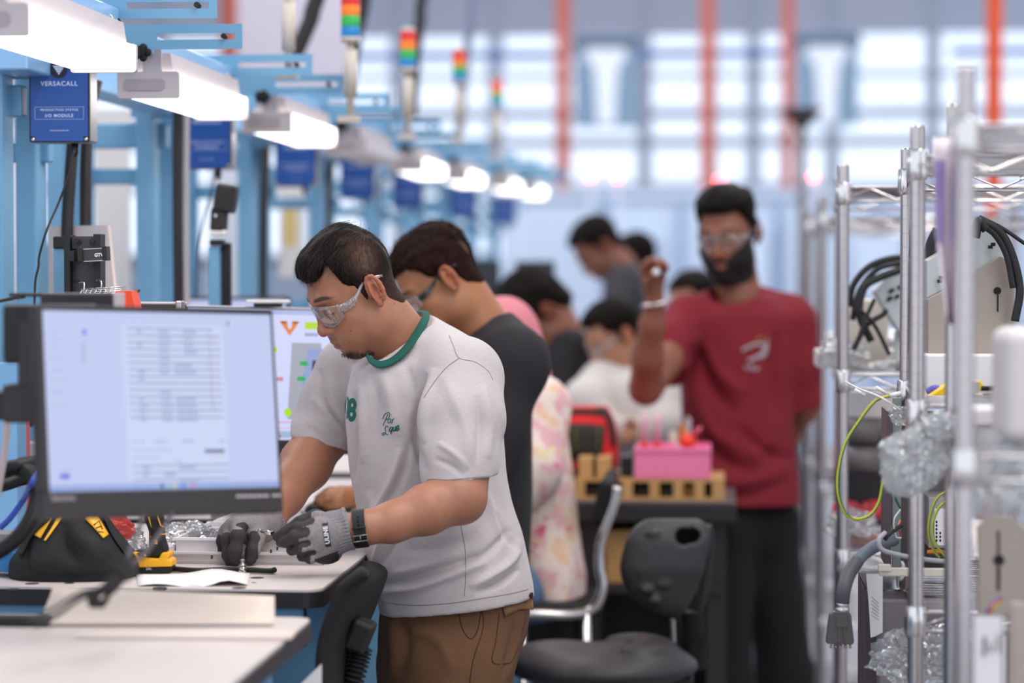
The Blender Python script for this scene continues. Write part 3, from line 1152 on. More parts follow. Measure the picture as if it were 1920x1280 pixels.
def build_head(h=0.0024, hairline=HAIRLINE, hair_t=(.016, .005), skin='#b07a5e', lips='#9a5a50', hairc='#1d1716', beard=0, stubble=None, ears=True, neck=None,
               neck_r=(.056, .062), jaw=1.0, hair=True, hair_noise=(.002, 60), eyes_open=False, nose=1.0, hair_fn=None, seed=1, fine=True, brow='#241b1a', sockets=1.0, chinz=0.0, hair_top='#17110f', fade=None, hairc2='#5d463c', t_fn=None):
    lo = [-.11, -.15, -.16]
    hi = [.11, .145, .155]
    if neck is not None:
        n = np.array(neck)
        lo = list(np.minimum(lo, n - neck_r[1] - .02))
        hi = list(np.maximum(hi, n + neck_r[1] + .02))
    s = SDF(lo, hi, h)
    s.ell((0, -.010, .040), (.0765, .094, .079), 0)
    s.ell((0, .030, .000), (.064, .062, .090), .03)
    s.ell((0, .030, -.060), (.053 * jaw, .056, .050), .03)
    s.ell((0, .062, -.094 + chinz), (.024, .022, .019), .025)
    for q in (-1, 1):
        s.ell((q * .043, .056, -.020), (.024, .026, .024), .025)
        s.ell((q * .050 * jaw, .004, -.058), (.016, .03, .026), .03)
        s.ell((q * .033, .066, -.052), (.022, .025, .026), .02)
    # brow ridge
    s.chain([(-.045, .070, .024), (-.020, .086, .022), (0, .088, .016), (.020, .086, .022), (.045, .070, .024)], [.010] * 5, .016)
    # sockets
    for q in (-1, 1):
        s.ell((q * .033, .098, .002), (.021, .015 * sockets, .013), .014, op='-')
    # nose
    N = nose
    s.chain([(0, .084, .014), (0, .096, -.008), (0, .106 * (1 + .03 * (N - 1)), -.028)], [.0085, .0085, .0105], .010)
    s.ell((0, .1085, -.0335), (.0135 * N, .012, .0105), .006)
    for q in (-1, 1):
        s.ell((q * .0150 * N, .0975, -.0365), (.0085, .011, .008), .006)
    # muzzle, lips
    s.ell((0, .074, -.062), (.032, .024, .026), .018)
    s.chain([(-.023, .084, -.0650), (-.010, .0955, -.0615), (0, .0965, -.0630), (.010, .0955, -.0615), (.023, .084, -.0650)], [.003, .0050, .0048, .0050, .003], .005)
    s.chain([(-.021, .083, -.0680), (-.009, .0925, -.0735), (0, .0940, -.0745), (.009, .0925, -.0735), (.021, .083, -.0680)], [.003, .0058, .0062, .0058, .003], .005)
    # eyeballs and lids
    for q in (-1, 1):
        s.ell((q * .033, .0750, .001), (.0135, .0135, .0135), .003)
        s.chain([(q * .019, .083, -.002), (q * .028, .0885, .0045 if eyes_open else .0), (q * .038, .0875, .0045 if eyes_open else .0), (q * .048, .078, -.001)], [.0025, .0032, .0032, .0025], .004)
        # nostril, mouth corner
        if fine:
            s.ell((q * .0080 * N, .1040, -.0430), (.0045, .0060, .004), .003, op='-')
    if fine:
        s.chain([(-.026, .086, -.0668), (-.010, .0990, -.0676), (0, .1010, -.0685), (.010, .0990, -.0676), (.026, .086, -.0668)], [.0010, .0014, .0014, .0014, .0010], .002, op='-')
        s.chain([(-.012, .0975, -.083), (0, .099, -.0845), (.012, .0975, -.083)], [.003] * 3, .010, op='-')
        s.cap((0, .1035, -.046), (0, .1015, -.054), .0016, .002, .005, op='-')
    # neck
    if neck is not None:
        s.cap((0, -.028, -.035), neck, neck_r[0], neck_r[1], .03)
    # ears
    if ears:
        for q in (-1, 1):
            t = np.array([q * .0795, -.006, .0])
            th = math.radians(-14)
            ex = np.array([q * math.sin(R_(28)), -math.cos(R_(28)), 0])           # backwards and out
            M = [np.array([ex[1], -ex[0], 0]), ex, np.array([0, 0, 1.0])]
            s.ell(t + ex * .006, (.0040, .0165, .0275), .006, M)
            ring = []
            for a in range(-60, 215, 25):
                aa = R_(a)
                ring.append(t + ex * (.0065 + .0165 * math.cos(aa) * (1 if a < 100 else .9)) + np.array([q * .003, 0, .0035 + .0275 * math.sin(aa)]))
            s.chain(ring, [.0042] * len(ring), .003)
            s.ell(t + ex * .004 + np.array([q * .001, 0, -.0245]), (.0055, .0085, .0085), .004)
            s.chain([t + ex * .012 + np.array([q * .002, 0, -.012]), t + ex * .014 + np.array([q * .002, 0, .006]), t + ex * .006 + np.array([q * .002, 0, .018])], [.003] * 3, .003)
            s.ell(t + ex * .0055 + np.array([q * .0055, 0, .002]), (.0045, .0070, .0125), .003, op='-', M=M)
            s.ell(t + ex * -.0075 + np.array([q * .001, 0, -.003]), (.0045, .004, .008), .004)
    base = s.f.copy()
    V, F = s.mesh(1)
    out = {}
    # colours
    P = V
    C = np.tile(np.array(lin(skin)), (len(P), 1))
    x, y, z = P[:, 0], P[:, 1], P[:, 2]

    def blendc(mask, col):
        m = np.clip(mask, 0, 1)[:, None]
        C[:] = C * (1 - m) + np.array(lin(col)) * m
    # warm ears, nose, cheeks
    warm = np.clip((np.abs(x) - .074) / .01, 0, 1) + np.exp(-((x / .016) ** 2 + ((y - .11) / .02) ** 2 + ((z + .035) / .014) ** 2))
    C[:, 0] *= 1 + .12 * np.clip(warm, 0, 1)
    C[:, 1] *= 1 - .10 * np.clip(warm, 0, 1)
    C[:, 2] *= 1 - .12 * np.clip(warm, 0, 1)
    dl = np.sqrt((np.abs(x) / .025) ** 2 + ((z + .0675) / .0085) ** 2)
    blendc(np.clip((1.05 - dl) / .25, 0, 1) * (y > .078) * .85, lips)
    for q in (-1, 1):
        bx = (x * q - .034) / .024
        bz = (z - (.0255 + .004 * (1 - bx ** 2))) / .0042
        d = np.sqrt(np.clip(bx, -2, 2) ** 2 + bz ** 2)
        blendc(np.clip((1.15 - d) / .4, 0, 1) * (y > .05) * .85, brow)
        ez = -.0035 if not eyes_open else .0005
        d = np.sqrt(((x * q - .034) / .0155) ** 2 + ((z - ez) / (.0022 if not eyes_open else .0040)) ** 2)
        blendc(np.clip((1.1 - d) / .3, 0, 1) * (y > .06) * .9, '#1a1212')
    if stubble is not None:
        blendc(np.clip(stubble(x, y, z), 0, 1), hairc)
    # scalp under hair
    az = np.degrees(np.arctan2(np.abs(x), y + .012 * (np.abs(x) > 0)))
    ha = np.array(hairline)
    hl = np.interp(az, ha[:, 0], ha[:, 1])
    if hair:
        blendc(np.clip((z - hl + .002) / .006, 0, 1) * (np.abs(x) < .079) * .9, hairc)
    out['skin'] = (V, F, C)
    X, Y, Z = s.ax[0][:, None, None], s.ax[1][None, :, None], s.ax[2][None, None, :]
    if hair:
        A = np.degrees(np.arctan2(np.abs(X) + 0 * Y, Y + 0 * X))
        HL = np.interp(A, ha[:, 0], ha[:, 1]).astype(np.float32) + 0 * Z
        up = np.clip((Z - .03) / .07, 0, 1)
        T = hair_t[1] + (hair_t[0] - hair_t[1]) * up ** 1.0 + 0 * X
        if hair_fn is not None:
            T = T + hair_fn(X, Y, Z)
        if t_fn is not None:
            T = t_fn(X, Y, Z)
        edge = np.clip((Z - HL) / .012, 0, 1)
        f2 = SDF(lo, hi, h)
        T = T * (0.25 + .75 * edge)
        hf = base - T
        reg = (HL - Z)
        hf = np.maximum(hf, reg * .7)
        hf = np.maximum(hf, np.abs(X) - .0905)
        if ears:   # keep hair off the ears
            for q in (-1, 1):
                e = np.sqrt(((X - q * .086) / .016) ** 2 + ((Y + .012) / .022) ** 2 + ((Z - .001) / .034) ** 2)
                hf = np.maximum(hf, (1 - e) * .016)
        f2.f = hf.astype(np.float32)
        V2, F2 = f2.mesh(1)
        if len(V2):
            N2 = normals(V2, F2)
            amp = hair_noise[0] * np.clip((V2[:, 2] + .03) / .08, .15, 1)
            V2 = V2 + N2 * (amp * fbm(V2 * np.array([1.6, .6, 1.0]), hair_noise[1], seed))[:, None]
        HC_ = np.tile(np.array(lin(hair_top)), (len(V2), 1))
        if fade is not None:
            fm = np.clip(fade(V2[:, 0], V2[:, 1], V2[:, 2]), 0, 1)[:, None]
            HC_ = HC_ * (1 - fm) + np.array(lin(hairc2)) * fm
        out['hair'] = (V2, F2, HC_)
    if beard:
        bz = np.interp(np.abs(X) + 0 * Y + 0 * Z, [0, .02, .035, .06, .08], [-.050, -.052, -.036, -.020, .004])
        f3 = SDF(lo, hi, h)
        T = beard * (np.clip((bz - Z) / .02, 0, 1)) * np.clip((Y - .0) / .02, 0, 1) * (1 + .9 * np.clip((-.085 - Z) / .02, 0, 1) * np.clip((.04 - np.abs(X)) / .02, 0, 1))
        bf = np.maximum(base - T, Z - bz)
        bf = np.maximum(bf, -.012 - Y)
        # below the chin only
        bf = np.maximum(bf, -(Z + .128 - .3 * np.clip(.05 - Y, 0, .1)))
        mo = np.sqrt((X / .021) ** 2 + ((Z + .068) / .0085) ** 2) + 0 * Y
        bf = np.maximum(bf, np.where(Y > .07, (1 - mo) * .008, -1))
        f3.f = bf.astype(np.float32)
        V3, F3 = f3.mesh(1)
        N3 = normals(V3, F3)
        V3 = V3 + N3 * (.0015 * fbm(V3, 220, 5))[:, None]
        out['beard'] = (V3, F3)
    out['sdf'] = (base, s)
    return out


def place_head(out, M, c, sc=1.0):
    """M head matrix (camera frame), c centre camera-frame metres -> world arrays"""
    res = {}
    for k in ('skin', 'hair', 'beard'):
        if k in out:
            V = (out[k][0] * sc) @ M.T + np.array(c)
            res[k] = (cam2world(V),) + out[k][1:]
    return res


def hw(M, c, p, sc=1.0):
    return Vector(cam2world(np.array(p) * sc @ M.T + np.array(c)))


M_SKINA = mat('skin', '#b07a5e', rough=.48, attr=True, sss=.12, bump=.05, bscale=500, noise=.05, nscale=70)
M_HAIR = mat('hair_black', '#17110f', rough=.6, spec=.08, attr=True, noise=.3, nscale=140, bump=.35, bscale=330, stretch=(1.5, 1.5, .8))
M_HAIRB = mat('hair_brown', '#2a1713', rough=.6, spec=.08, attr=True, noise=.3, nscale=120, bump=.6, bscale=300)
M_CLEARG = clear_mat('clear_lens', gloss=.03, rough=.03, diff=.05, edge=.35)
M_CLEARF = clear_mat('clear_frame', gloss=.14, rough=.12, diff=.24, edge=.6)


def glasses(M, c, parent, sc=1.0, frame=None, lens=None, temple=None, drop=0.0):
    """wraparound safety glasses in head coordinates"""
    frame = frame or M_CLEARF
    lens = lens or M_CLEARG
    temple = temple or frame

    def P(x, z, o=0.0):
        ax = abs(x)
        y = .1055 - 5.2 * ax * ax - (60 * max(0, ax - .055) ** 2) + o - .10 * abs(z)
        return hw(M, c, (x, y, z + drop), sc)
    g = MB()
    for q in (-1, 1):
        rows = []
        for j in range(7):
            t = j / 6
            row = []
            for i in range(13):
                u = i / 12
                x = (.007 + .060 * u)
                top = .021 - .006 * u * u
                bot = -.027 + .017 * (1 - u) ** 3 * 1.0 + .018 * u ** 3
                z = bot + (top - bot) * t
                row.append(P(q * x, z))
            rows.append(row)
        g.grid(rows)
    lo_ = g.build('lens', lens, parent, smooth=True)
    so = lo_.modifiers.new('s', 'SOLIDIFY')
    so.thickness = .0016
    # rims and bridge
    g = MB()
    for q in (-1, 1):
        rim = []
        n = 13
        for i in range(n):
            u = i / (n - 1)
            rim.append(P(q * (.007 + .060 * u), .021 - .006 * u * u, .0005))
        for i in range(n):
            u = 1 - i / (n - 1)
            rim.append(P(q * (.007 + .060 * u), -.027 + .017 * (1 - u) ** 3 + .018 * u ** 3, .0005))
        g.tube(rim, .0009, 6, closed=True)
    g.tube([P(-.010, .016, .001), P(0, .013, .002), P(.010, .016, .001)], .0024, 6)
    g.build('rim', frame, parent)
    # temples
    for q in (-1, 1):
        g = MB()
        pts = [(q * .067, .073, .006 + drop), (q * .0755, .055, .007 + drop), (q * .0780, .030, .012 + drop * .8), (q * .0775, .008, .021), (q * .0765, -.014, .024), (q * .0775, -.045, .016)]
        hs = [.0078, .0072, .0045, .0028, .0025, .0025]
        rows = []
        n = 22
        PP = bez(pts, 20)
        for i, p in enumerate(PP):
            u = i / (len(PP) - 1)
            hh = np.interp(u, [0, .2, .4, .6, .8, 1], hs)
            a = .0012
            rows.append([hw(M, c, (p.x + q * a, p.y, p.z - hh), sc), hw(M, c, (p.x + q * a, p.y, p.z + hh), sc), hw(M, c, (p.x - q * a, p.y, p.z + hh), sc), hw(M, c, (p.x - q * a, p.y, p.z - hh), sc)])
        V = g.grid(rows, closed_u=True)
        g.cap(V[0][::-1])
        g.cap(V[-1])
        te = g.build('temple', temple, parent)
        # side shield ribs
        g = MB()
        for k in range(3):
            y0 = .066 - .011 * k
            x0 = np.interp(y0, [.03, .055, .073], [.0800, .0755, .067]) + .002
            g.tube([hw(M, c, (q * x0, y0, .000 + drop), sc), hw(M, c, (q * x0, y0, .013 + drop), sc), hw(M, c, (q * (x0 + .002), y0 - .008, .014 + drop), sc), hw(M, c, (q * (x0 + .002), y0 - .008, .001 + drop), sc)], .0010, 5, closed=True)
        g.build('hinge_rib', frame, te)


def strands(out, M, c, sc, n, parent, m, length=(.012, .028), seed=3, comb=None, width=.00035, lift=.35, zmin=-.05, name='hair_strands'):
    """short combed hairs growing from the hair surface, one mesh"""
    V, F = out['hair'][:2]
    N = normals(V, F)
    rng = np.random.RandomState(seed)
    idx = rng.randint(0, len(V), n * 2)
    idx = idx[V[idx, 2] > zmin][:n]
    n = len(idx)
    P, Nn = V[idx] - N[idx] * .001, N[idx]
    D = comb(P) if comb else np.tile(np.array([0, 1.0, -.3]), (n, 1))
    D = D - Nn * (D * Nn).sum(1, keepdims=True) + rng.normal(size=(n, 3)) * .18
    D /= np.linalg.norm(D, axis=1, keepdims=True)
    zz = np.clip((P[:, 2] - .0) / .09, 0, 1)
    L = (length[0] + (length[1] - length[0]) * zz) * (.6 + .8 * rng.rand(n))
    S = 4
    side = np.cross(D, Nn)
    rows = []
    for k in range(S):
        t = k / (S - 1)
        q = P + D * (L * t)[:, None] + Nn * (L * lift * (t - .9 * t * t))[:, None] + rng.normal(size=(n, 3)) * .0006 * t
        # follow the curved skull
        q = q - Nn * ((L * t) ** 2 / (2 * .09))[:, None]
        wd = width * (1 - .75 * t)
        rows.append(q - side * wd)
        rows.append(q + side * wd)
    A = np.stack(rows, 1).reshape(-1, 3)
    Fs = []
    b = np.arange(n) * 2 * S
    for k in range(S - 1):
        Fs.append(np.stack([b + 2 * k, b + 2 * k + 1, b + 2 * k + 3, b + 2 * k + 2], 1))
    Fs = np.concatenate(Fs)
    W_ = cam2world((A * sc) @ M.T + np.array(c))
    o = link_mesh(name, np_mesh(name, W_, Fs), parent, m)
    return o


def fold_disp(V, N, folds):
    """V world; folds list of (pts px list, width px, amp m) -> displacement along N for vertices facing the camera"""
    C = (V - np.array([0, 0, CAMZ])) @ CM.T
    px = C[:, 0] / C[:, 1] * FPX + 960
    py = -C[:, 2] / C[:, 1] * FPX + 640
    face = np.clip(-(N @ np.array(FW)) * 2.2 + .25, 0, 1)
    D = np.zeros(len(V))
    for pts, wd, amp in folds:
        P = [(p.x, p.y) for p in bez([(a, b, 0) for a, b in pts], 16)]
        best = np.full(len(V), 1e9)
        tt = np.zeros(len(V))
        n = len(P) - 1
        for i in range(n):
            ax, ay = P[i]
            bx, by = P[i + 1]
            L2 = (bx - ax) ** 2 + (by - ay) ** 2 + 1e-6
            t = np.clip(((px - ax) * (bx - ax) + (py - ay) * (by - ay)) / L2, 0, 1)
            d = np.hypot(px - ax - t * (bx - ax), py - ay - t * (by - ay))
            m = d < best
            best = np.where(m, d, best)
            tt = np.where(m, (i + t) / n, tt)
        fade = np.sin(np.clip(tt, 0.0, 1) * math.pi) ** .6
        q = best / wd
        D += amp * fade * (np.exp(-q * q))
    return D * face


def project_print(me_text, o, u, v, bvh, n_dir, m, parent, lift=.0008, name='printed_lettering'):
    """wrap flat lettering onto a garment: each vertex slides along n_dir onto the cloth"""
    bm = bmesh.new()
    bm.from_mesh(me_text)
    bmesh.ops.triangulate(bm, faces=bm.faces)
    for _ in range(2):
        es = [e for e in bm.edges if e.calc_length() > .004]
        if es:
            bmesh.ops.subdivide_edges(bm, edges=es, cuts=1)
            bmesh.ops.triangulate(bm, faces=bm.faces)
    u, v, o = Vector(u).normalized(), Vector(v).normalized(), Vector(o)
    nd = Vector(n_dir).normalized()
    for vt in bm.verts:
        p = o + u * vt.co.x + v * vt.co.y
        hit = bvh.ray_cast(p - nd * .3, nd)
        if hit[0] is not None:
            vt.co = hit[0] - nd * lift
        else:
            vt.co = p
    me = bpy.data.meshes.new(name)
    bm.to_mesh(me)
    bm.free()
    return link_mesh(name, me, parent, m)


def cloth_obj(s, name, m, parent, folds=None, noise=(.002, 18, 1), smooth=2, color=None, stretch=(1, 1, 1)):
    V, F = s.mesh(smooth)
    V = cam2world(V)
    N = normals(V, F)
    D = noise[0] * fbm(V * np.array(stretch), noise[1], noise[2])
    if folds:
        D = D + fold_disp(V, N, folds)
    V = V + N * D[:, None]
    o = link_mesh(name, np_mesh(name, V, F, color(V) if color else None), None, m)
    bvh = BVHTree.FromPolygons([tuple(p) for p in V], F.tolist())
    if parent is not None:
        off = OFF[parent]
        o.data.transform(Matrix.Translation(-off))
        o.parent = parent
        OFF[o] = off
    return o, bvh


def person(px, d, label, floor=True):
    p = W(px, 640, d)
    return thing('person', (p.x, p.y, 0), label, 'person')


def hand_sdf(s, wrist, palm_c, knuckles, fingers, thumb, fr=.0085, k=.006, palm_r=(.014, .040), up=None):
    """wrist, palm and five fingers into an SDF; fingers = list of joint polylines starting at each knuckle"""
    for kn in knuckles:
        s.cap(wrist, kn, .017, .0115, .012)
    s.chain(knuckles, [.012] * len(knuckles), .010)
    for i, f in enumerate(fingers):
        r = fr * (1.0 if i < 3 else .88)
        n = len(f)
        s.chain(f, [r * (1.08 - .22 * j / (n - 1)) for j in range(n)], k * .6)
    s.chain(thumb, [.0115, .0105, .0090][:len(thumb)] + [.0088] * max(0, len(thumb) - 3), k)
# ================================================================== the man in grey
P1 = person(850, 4.5, 'person in a grey t-shirt with green collar and grey work gloves, bent over the bench')
HM = head_matrix(24, 31, 6)
HC = Q(665, 545, 4.45)
HS = np.array([.89, .83, 1.0])
nb = np.array(Q(756, 648, 4.50))
neck_local = ((nb - np.array(HC)) @ HM) / HS


def goatee(x, y, z):
    rng = np.random.RandomState(4)
    n = rng.rand(len(x))
    g = np.clip((-.082 - z) / .008, 0, 1) * np.clip((.034 - np.abs(x)) / .01, 0, 1) * (y > .035) * np.clip((z + .128) / .01, 0, 1)
    m = np.clip(1.2 - np.abs((z + .0535) / .006), 0, 1) * np.clip((.030 - np.abs(x)) / .012, 0, 1) * (y > .078) * .30
    side = np.clip((-.02 - z) / .03, 0, 1) * .08
    for mx, mz in ((-.060, -.045), (-.052, -.03), (-.047, -.066), (-.064, -.02)):
        m = m + np.clip(1.6 - np.hypot(x - mx, z - mz) / .0011, 0, 1) * .6
    # brows a little lighter, faint sideburn
    return g * (.75 + .25 * n) + m + side * (n > .5)


HL1 = [(0, .060), (18, .060), (32, .068), (44, .084), (51, .076), (58, .042), (66, .031), (73, .028), (77, .012), (81, -.010), (86, -.012), (91, .018), (104, .028), (116, .000), (126, -.034), (145, -.058), (180, -.064)]
hd = build_head(h=.0020, neck=neck_local, neck_r=(.058, .070), skin='#aa745a', lips='#98584e', hairc='#3a2a24', stubble=goatee, hairline=HL1, nose=1.15, jaw=1.10, hair_noise=(.0020, 95),
                t_fn=lambda X, Y, Z: .0012 + .0085 * np.clip((Z + .55 * Y - .055) / .05, 0, 1) + .009 * np.exp(-((Y - .078) / .035) ** 2 - ((Z - .085) / .04) ** 2) + 0 * X,
                hair_top='#140e0d', hairc2='#6b5044',
                fade=lambda x, y, z: .85 * np.exp(-((y + .028) / .030) ** 2 - ((z - .062) / .030) ** 2) * (np.abs(x) > .03) + .25 * np.clip((.03 - z) / .03, 0, 1))
ph = place_head(hd, HM, HC, HS)

# arms of the body
b = SDF((-.66, 3.98, -.48), (.04, 4.85, .10), .0035)
b.chain([Q(770, 655, 4.5), Q(800, 740, 4.5)], [.06, .09], .02)
# near (left) arm
b.chain([Q(866, 740, 4.33), Q(868, 850, 4.27), Q(862, 930, 4.22)], [.058, .052, .047], .02)
b.chain([Q(857, 930, 4.225), Q(800, 955, 4.19), Q(735, 979, 4.16), Q(685, 989, 4.14), Q(645, 993, 4.138)], [.044, .0415, .033, .0268, .0265], .018)
b.ell(Q(873, 945, 4.23), (.026, .03, .026), .02)
# far (right) arm
b.chain([Q(655, 720, 4.66), Q(610, 810, 4.62), Q(572, 872, 4.56)], [.055, .050, .047], .02)
b.chain([Q(572, 872, 4.56), Q(530, 925, 4.48), Q(500, 978, 4.40), Q(478, 1000, 4.37)], [.047, .040, .029, .027], .02)
Vb, Fb = b.mesh(2)
Cb = np.tile(np.array(lin('#aa745a')), (len(Vb), 1))
Vs, Fs, Cs = join([ph['skin'], (cam2world(Vb), Fb, Cb)])
body = link_mesh('body', np_mesh('body', Vs, Fs, Cs), P1, M_SKINA)
hair = link_mesh('hair', np_mesh('hair', *ph['hair']), P1, M_HAIR)


def comb1(P):
    # whorl at the crown: combed forward on top, down on the sides
    f = np.stack([P[:, 0] * 1.5, np.full(len(P), 1.0), -.2 - 4 * np.clip(P[:, 1], 0, .1)], 1)
    sd = np.stack([P[:, 0] * 2, np.full(len(P), -.15), np.full(len(P), -1.0)], 1)
    w_ = np.clip((P[:, 2] - .055) / .04, 0, 1)[:, None]
    return f * w_ + sd * (1 - w_)


M_STR = mat('hair_strand', '#2a1e1b', rough=.45, spec=.25)
strands(hd, HM, HC, HS, 8000, hair, M_STR, length=(.0025, .026), comb=comb1, width=.00028, lift=.25)
# tuft at the crown
g = MB()
rng = random.Random(5)
for i in range(24):
    x0, y0 = rng.uniform(-.022, .014), rng.uniform(-.052, -.022)
    z0 = .119 - abs(y0 + .012) * .40
    L = rng.uniform(.008, .020)
    bend = rng.uniform(-.6, .2)
    pts = [hw(HM, HC, (x0, y0, z0 - .008), HS), hw(HM, HC, (x0 + .002, y0 - .004, z0 + L * .5), HS), hw(HM, HC, (x0 + .004 * rng.uniform(-1, 1), y0 - L * .6, z0 + L * .75), HS), hw(HM, HC, (x0, y0 - L * 1.1, z0 + L * .6 * (1 + bend * .4)), HS)]
    g.tube(bez(pts, 9), [.0006 - .00004 * j for j in range(10)], 4)
g.build('cowlick', M_STR, hair)
# goatee hairs
g = MB()
for i in range(520):
    x = rng.gauss(0, .014)
    yy = rng.uniform(.045, .088)
    z = -.101 - rng.uniform(0, .009) + abs(x) * .15 + (yy - .06) * .35
    a = (x, yy, z + .002)
    g.tube([hw(HM, HC, a, HS), hw(HM, HC, (x * 1.03, yy + .0015, z - .0025), HS), hw(HM, HC, (x * 1.05, yy + .002, z - .005), HS)], [.0004, .0003, .0001], 3, caps=False)
g.build('goatee', M_STR, P1)
glasses(HM, HC, P1, HS, drop=-.004)

# t-shirt
s = SDF((-.42, 4.12, -.66), (.09, 4.92, .10), .0035)


def st(py, xl, xr, d, rv):
    a, b_ = Q(xl, py, d), Q(xr, py, d)
    return (a[2], (a[0] + b_[0]) / 2, d, (b_[0] - a[0]) / 2, rv)


s.loft([st(650, 712, 850, 4.50, .105), st(690, 665, 905, 4.50, .15), st(740, 650, 930, 4.50, .165), st(800, 648, 943, 4.50, .165), st(860, 652, 946, 4.50, .165), st(930, 664, 958, 4.50, .165),
        st(1000, 678, 979, 4.50, .172), st(1060, 692, 992, 4.50, .180), st(1100, 705, 999, 4.50, .182), st(1150, 713, 1000, 4.5, .180)], 0, p=2.15)
s.chain([Q(770, 640, 4.50), Q(865, 700, 4.37)], [.062, .068], .03)
s.chain([Q(755, 650, 4.52), Q(662, 690, 4.64)], [.060, .060], .03)
# near sleeve
s.chain([Q(866, 712, 4.35), Q(868, 790, 4.295), Q(862, 860, 4.262), Q(859, 925, 4.24)], [.074, .072, .0665, .064], .022)
# far sleeve
s.chain([Q(655, 700, 4.64), Q(628, 760, 4.63), Q(598, 828, 4.61), Q(588, 852, 4.605)], [.068, .066, .063, .063], .018)
# sleeve openings
s.cut(Q(862, 899, 4.24), (.10, 0, -1), (Q(860, 930, 4.24), .098))
s.cut(Q(598, 829, 4.61), (-.26, 0, -1), (Q(588, 868, 4.6), .105))
s.cap(Q(864, 868, 4.255), Q(860, 930, 4.24), .0555, .058, .003, '-')
s.cap(Q(612, 800, 4.617), Q(585, 860, 4.60), .051, .053, .003, '-')
# hem
s.cut(Q(850, 1132, 4.5), (.11, 0, -1))
h1 = Q(860, 1120, 4.5)
s.ell((h1[0], h1[1], h1[2] - .03), (.135, .165, .05), .0, op='-')
# neck opening
neckc = Q(742, 648, 4.49)
nd1 = np.array([-.55, -.12, .72])
nd1 /= np.linalg.norm(nd1)
s.cut(Q(796, 606, 4.47), (-.0099, -.0037, .0138), (Q(745, 640, 4.49), .105))
s.cap(np.array(Q(765, 665, 4.5)), np.array(Q(715, 600, 4.47)), .057, .068, .004, '-')
FOLDS = [
    ([(665, 735), (668, 800), (664, 850), (660, 905)], 5, -.007), ([(676, 720), (680, 800), (678, 870)], 8, .005),
    ([(800, 700), (782, 770), (778, 830), (800, 885)], 6, -.009), ([(815, 690), (795, 770), (792, 830)], 9, .006),
    ([(752, 840), (735, 900), (712, 950), (700, 985)], 8, .006), ([(770, 820), (752, 890), (722, 950)], 7, -.005),
    ([(905, 905), (925, 960), (945, 1010)], 8, .004),
    ([(715, 1095), (770, 1085), (840, 1062), (900, 1040)], 6, -.0075), ([(715, 1110), (780, 1102), (850, 1078), (915, 1052)], 7, .0065),
    ([(735, 1075), (800, 1060), (860, 1035)], 7, .005), ([(880, 1100), (920, 1080), (960, 1050), (975, 1010)], 7, .006), ([(890, 1112), (935, 1095), (975, 1065)], 5, -.006),
    ([(860, 1060), (915, 1035), (960, 990)], 7, -.005), ([(930, 960), (950, 1000), (972, 1035)], 6, -.004),
    ([(700, 1060), (720, 1010), (745, 975)], 6, .006), ([(715, 1062), (738, 1020), (765, 990)], 5, -.005),
    ([(830, 700), (870, 790), (885, 870)], 12, .004), ([(905, 720), (920, 790), (915, 860)], 8, .004), ([(895, 740), (900, 800), (893, 870)], 6, -.004),
    ([(820, 830), (850, 850), (880, 880)], 6, .003), ([(815, 860), (845, 872), (870, 892)], 5, -.003),
    ([(600, 690), (610, 740), (640, 790)], 6, -.005), ([(585, 745), (610, 770), (645, 805)], 6, .004), ([(570, 800), (600, 812), (640, 830)], 6, -.003),
    ([(720, 700), (735, 760), (742, 820)], 12, .004), ([(700, 705), (705, 760), (700, 830)], 9, -.003), ([(760, 680), (770, 720), (768, 770)], 8, -.003),
    ([(690, 920), (700, 960), (690, 1010)], 9, .004), ([(800, 1010), (850, 1000), (900, 985)], 10, .003), ([(760, 1030), (820, 1030), (880, 1010)], 7, -.004),
]
FOLDS = [(a, b_ * 1.05, c * 1.7) for a, b_, c in FOLDS]
M_TEE = mat('grey_marl_cotton', '#beb5b4', rough=.92, sheen=.2, noise=.055, nscale=170, bump=.25, bscale=420, stretch=(.55, .55, 3.0))
shirt, bvh1 = cloth_obj(s, 't_shirt', M_TEE, P1, FOLDS, noise=(.0022, 22, 3), smooth=2)
# collar band, hem and sleeve stitching
M_GRN = mat('collar_green', '#12544a', rough=.85, bump=.4, bscale=500)


def on_cloth(bvh, px, py, lift=.001):
    r = ray(px, py).normalized()
    hit = bvh.ray_cast(C0, r)
    return (hit[0] - r * lift) if hit[0] is not None else None


def collar(pts_px, r=.007):
    pass


g = MB()
# green band follows the neck opening: front arc seen, back arc round the nape
ctl_o = [(686, 668, 4.40), (694, 682, 4.375), (712, 690, 4.36), (735, 684, 4.355), (762, 664, 4.36), (786, 632, 4.385), (802, 606, 4.42), (806, 590, 4.46), (800, 583, 4.50), (785, 582, 4.55), (760, 590, 4.60), (730, 610, 4.62), (705, 635, 4.57), (690, 655, 4.48)]
ctl_i = [(690, 664, 4.405), (699, 671, 4.39), (713, 676, 4.378), (732, 670, 4.374), (755, 650, 4.38), (775, 622, 4.405), (788, 600, 4.435), (792, 590, 4.47), (786, 585, 4.505), (774, 585, 4.55), (753, 593, 4.59), (728, 612, 4.605), (708, 635, 4.555), (696, 652, 4.47)]
A = bez([W(*p) for p in ctl_o] + [W(*ctl_o[0])], 60)
B = bez([W(*p) for p in ctl_i] + [W(*ctl_i[0])], 60)
rows = []
for a, b_ in zip(A, B):
    mid = (a + b_) / 2
    outw = (mid - W(748, 640, 4.49)).normalized()
    row = []
    ax = (a - b_) / 2
    for k in range(10):
        t = 2 * math.pi * k / 10
        row.append(mid + ax * math.cos(t) + outw.cross(ax.normalized()).cross(ax.normalized()) * 0 + (-(ray(748, 640).normalized()) * .004 + outw * .001) * math.sin(t))
    rows.append(row)
g.grid(rows, closed_u=True)
g.build('collar', M_GRN, shirt, smooth=True)
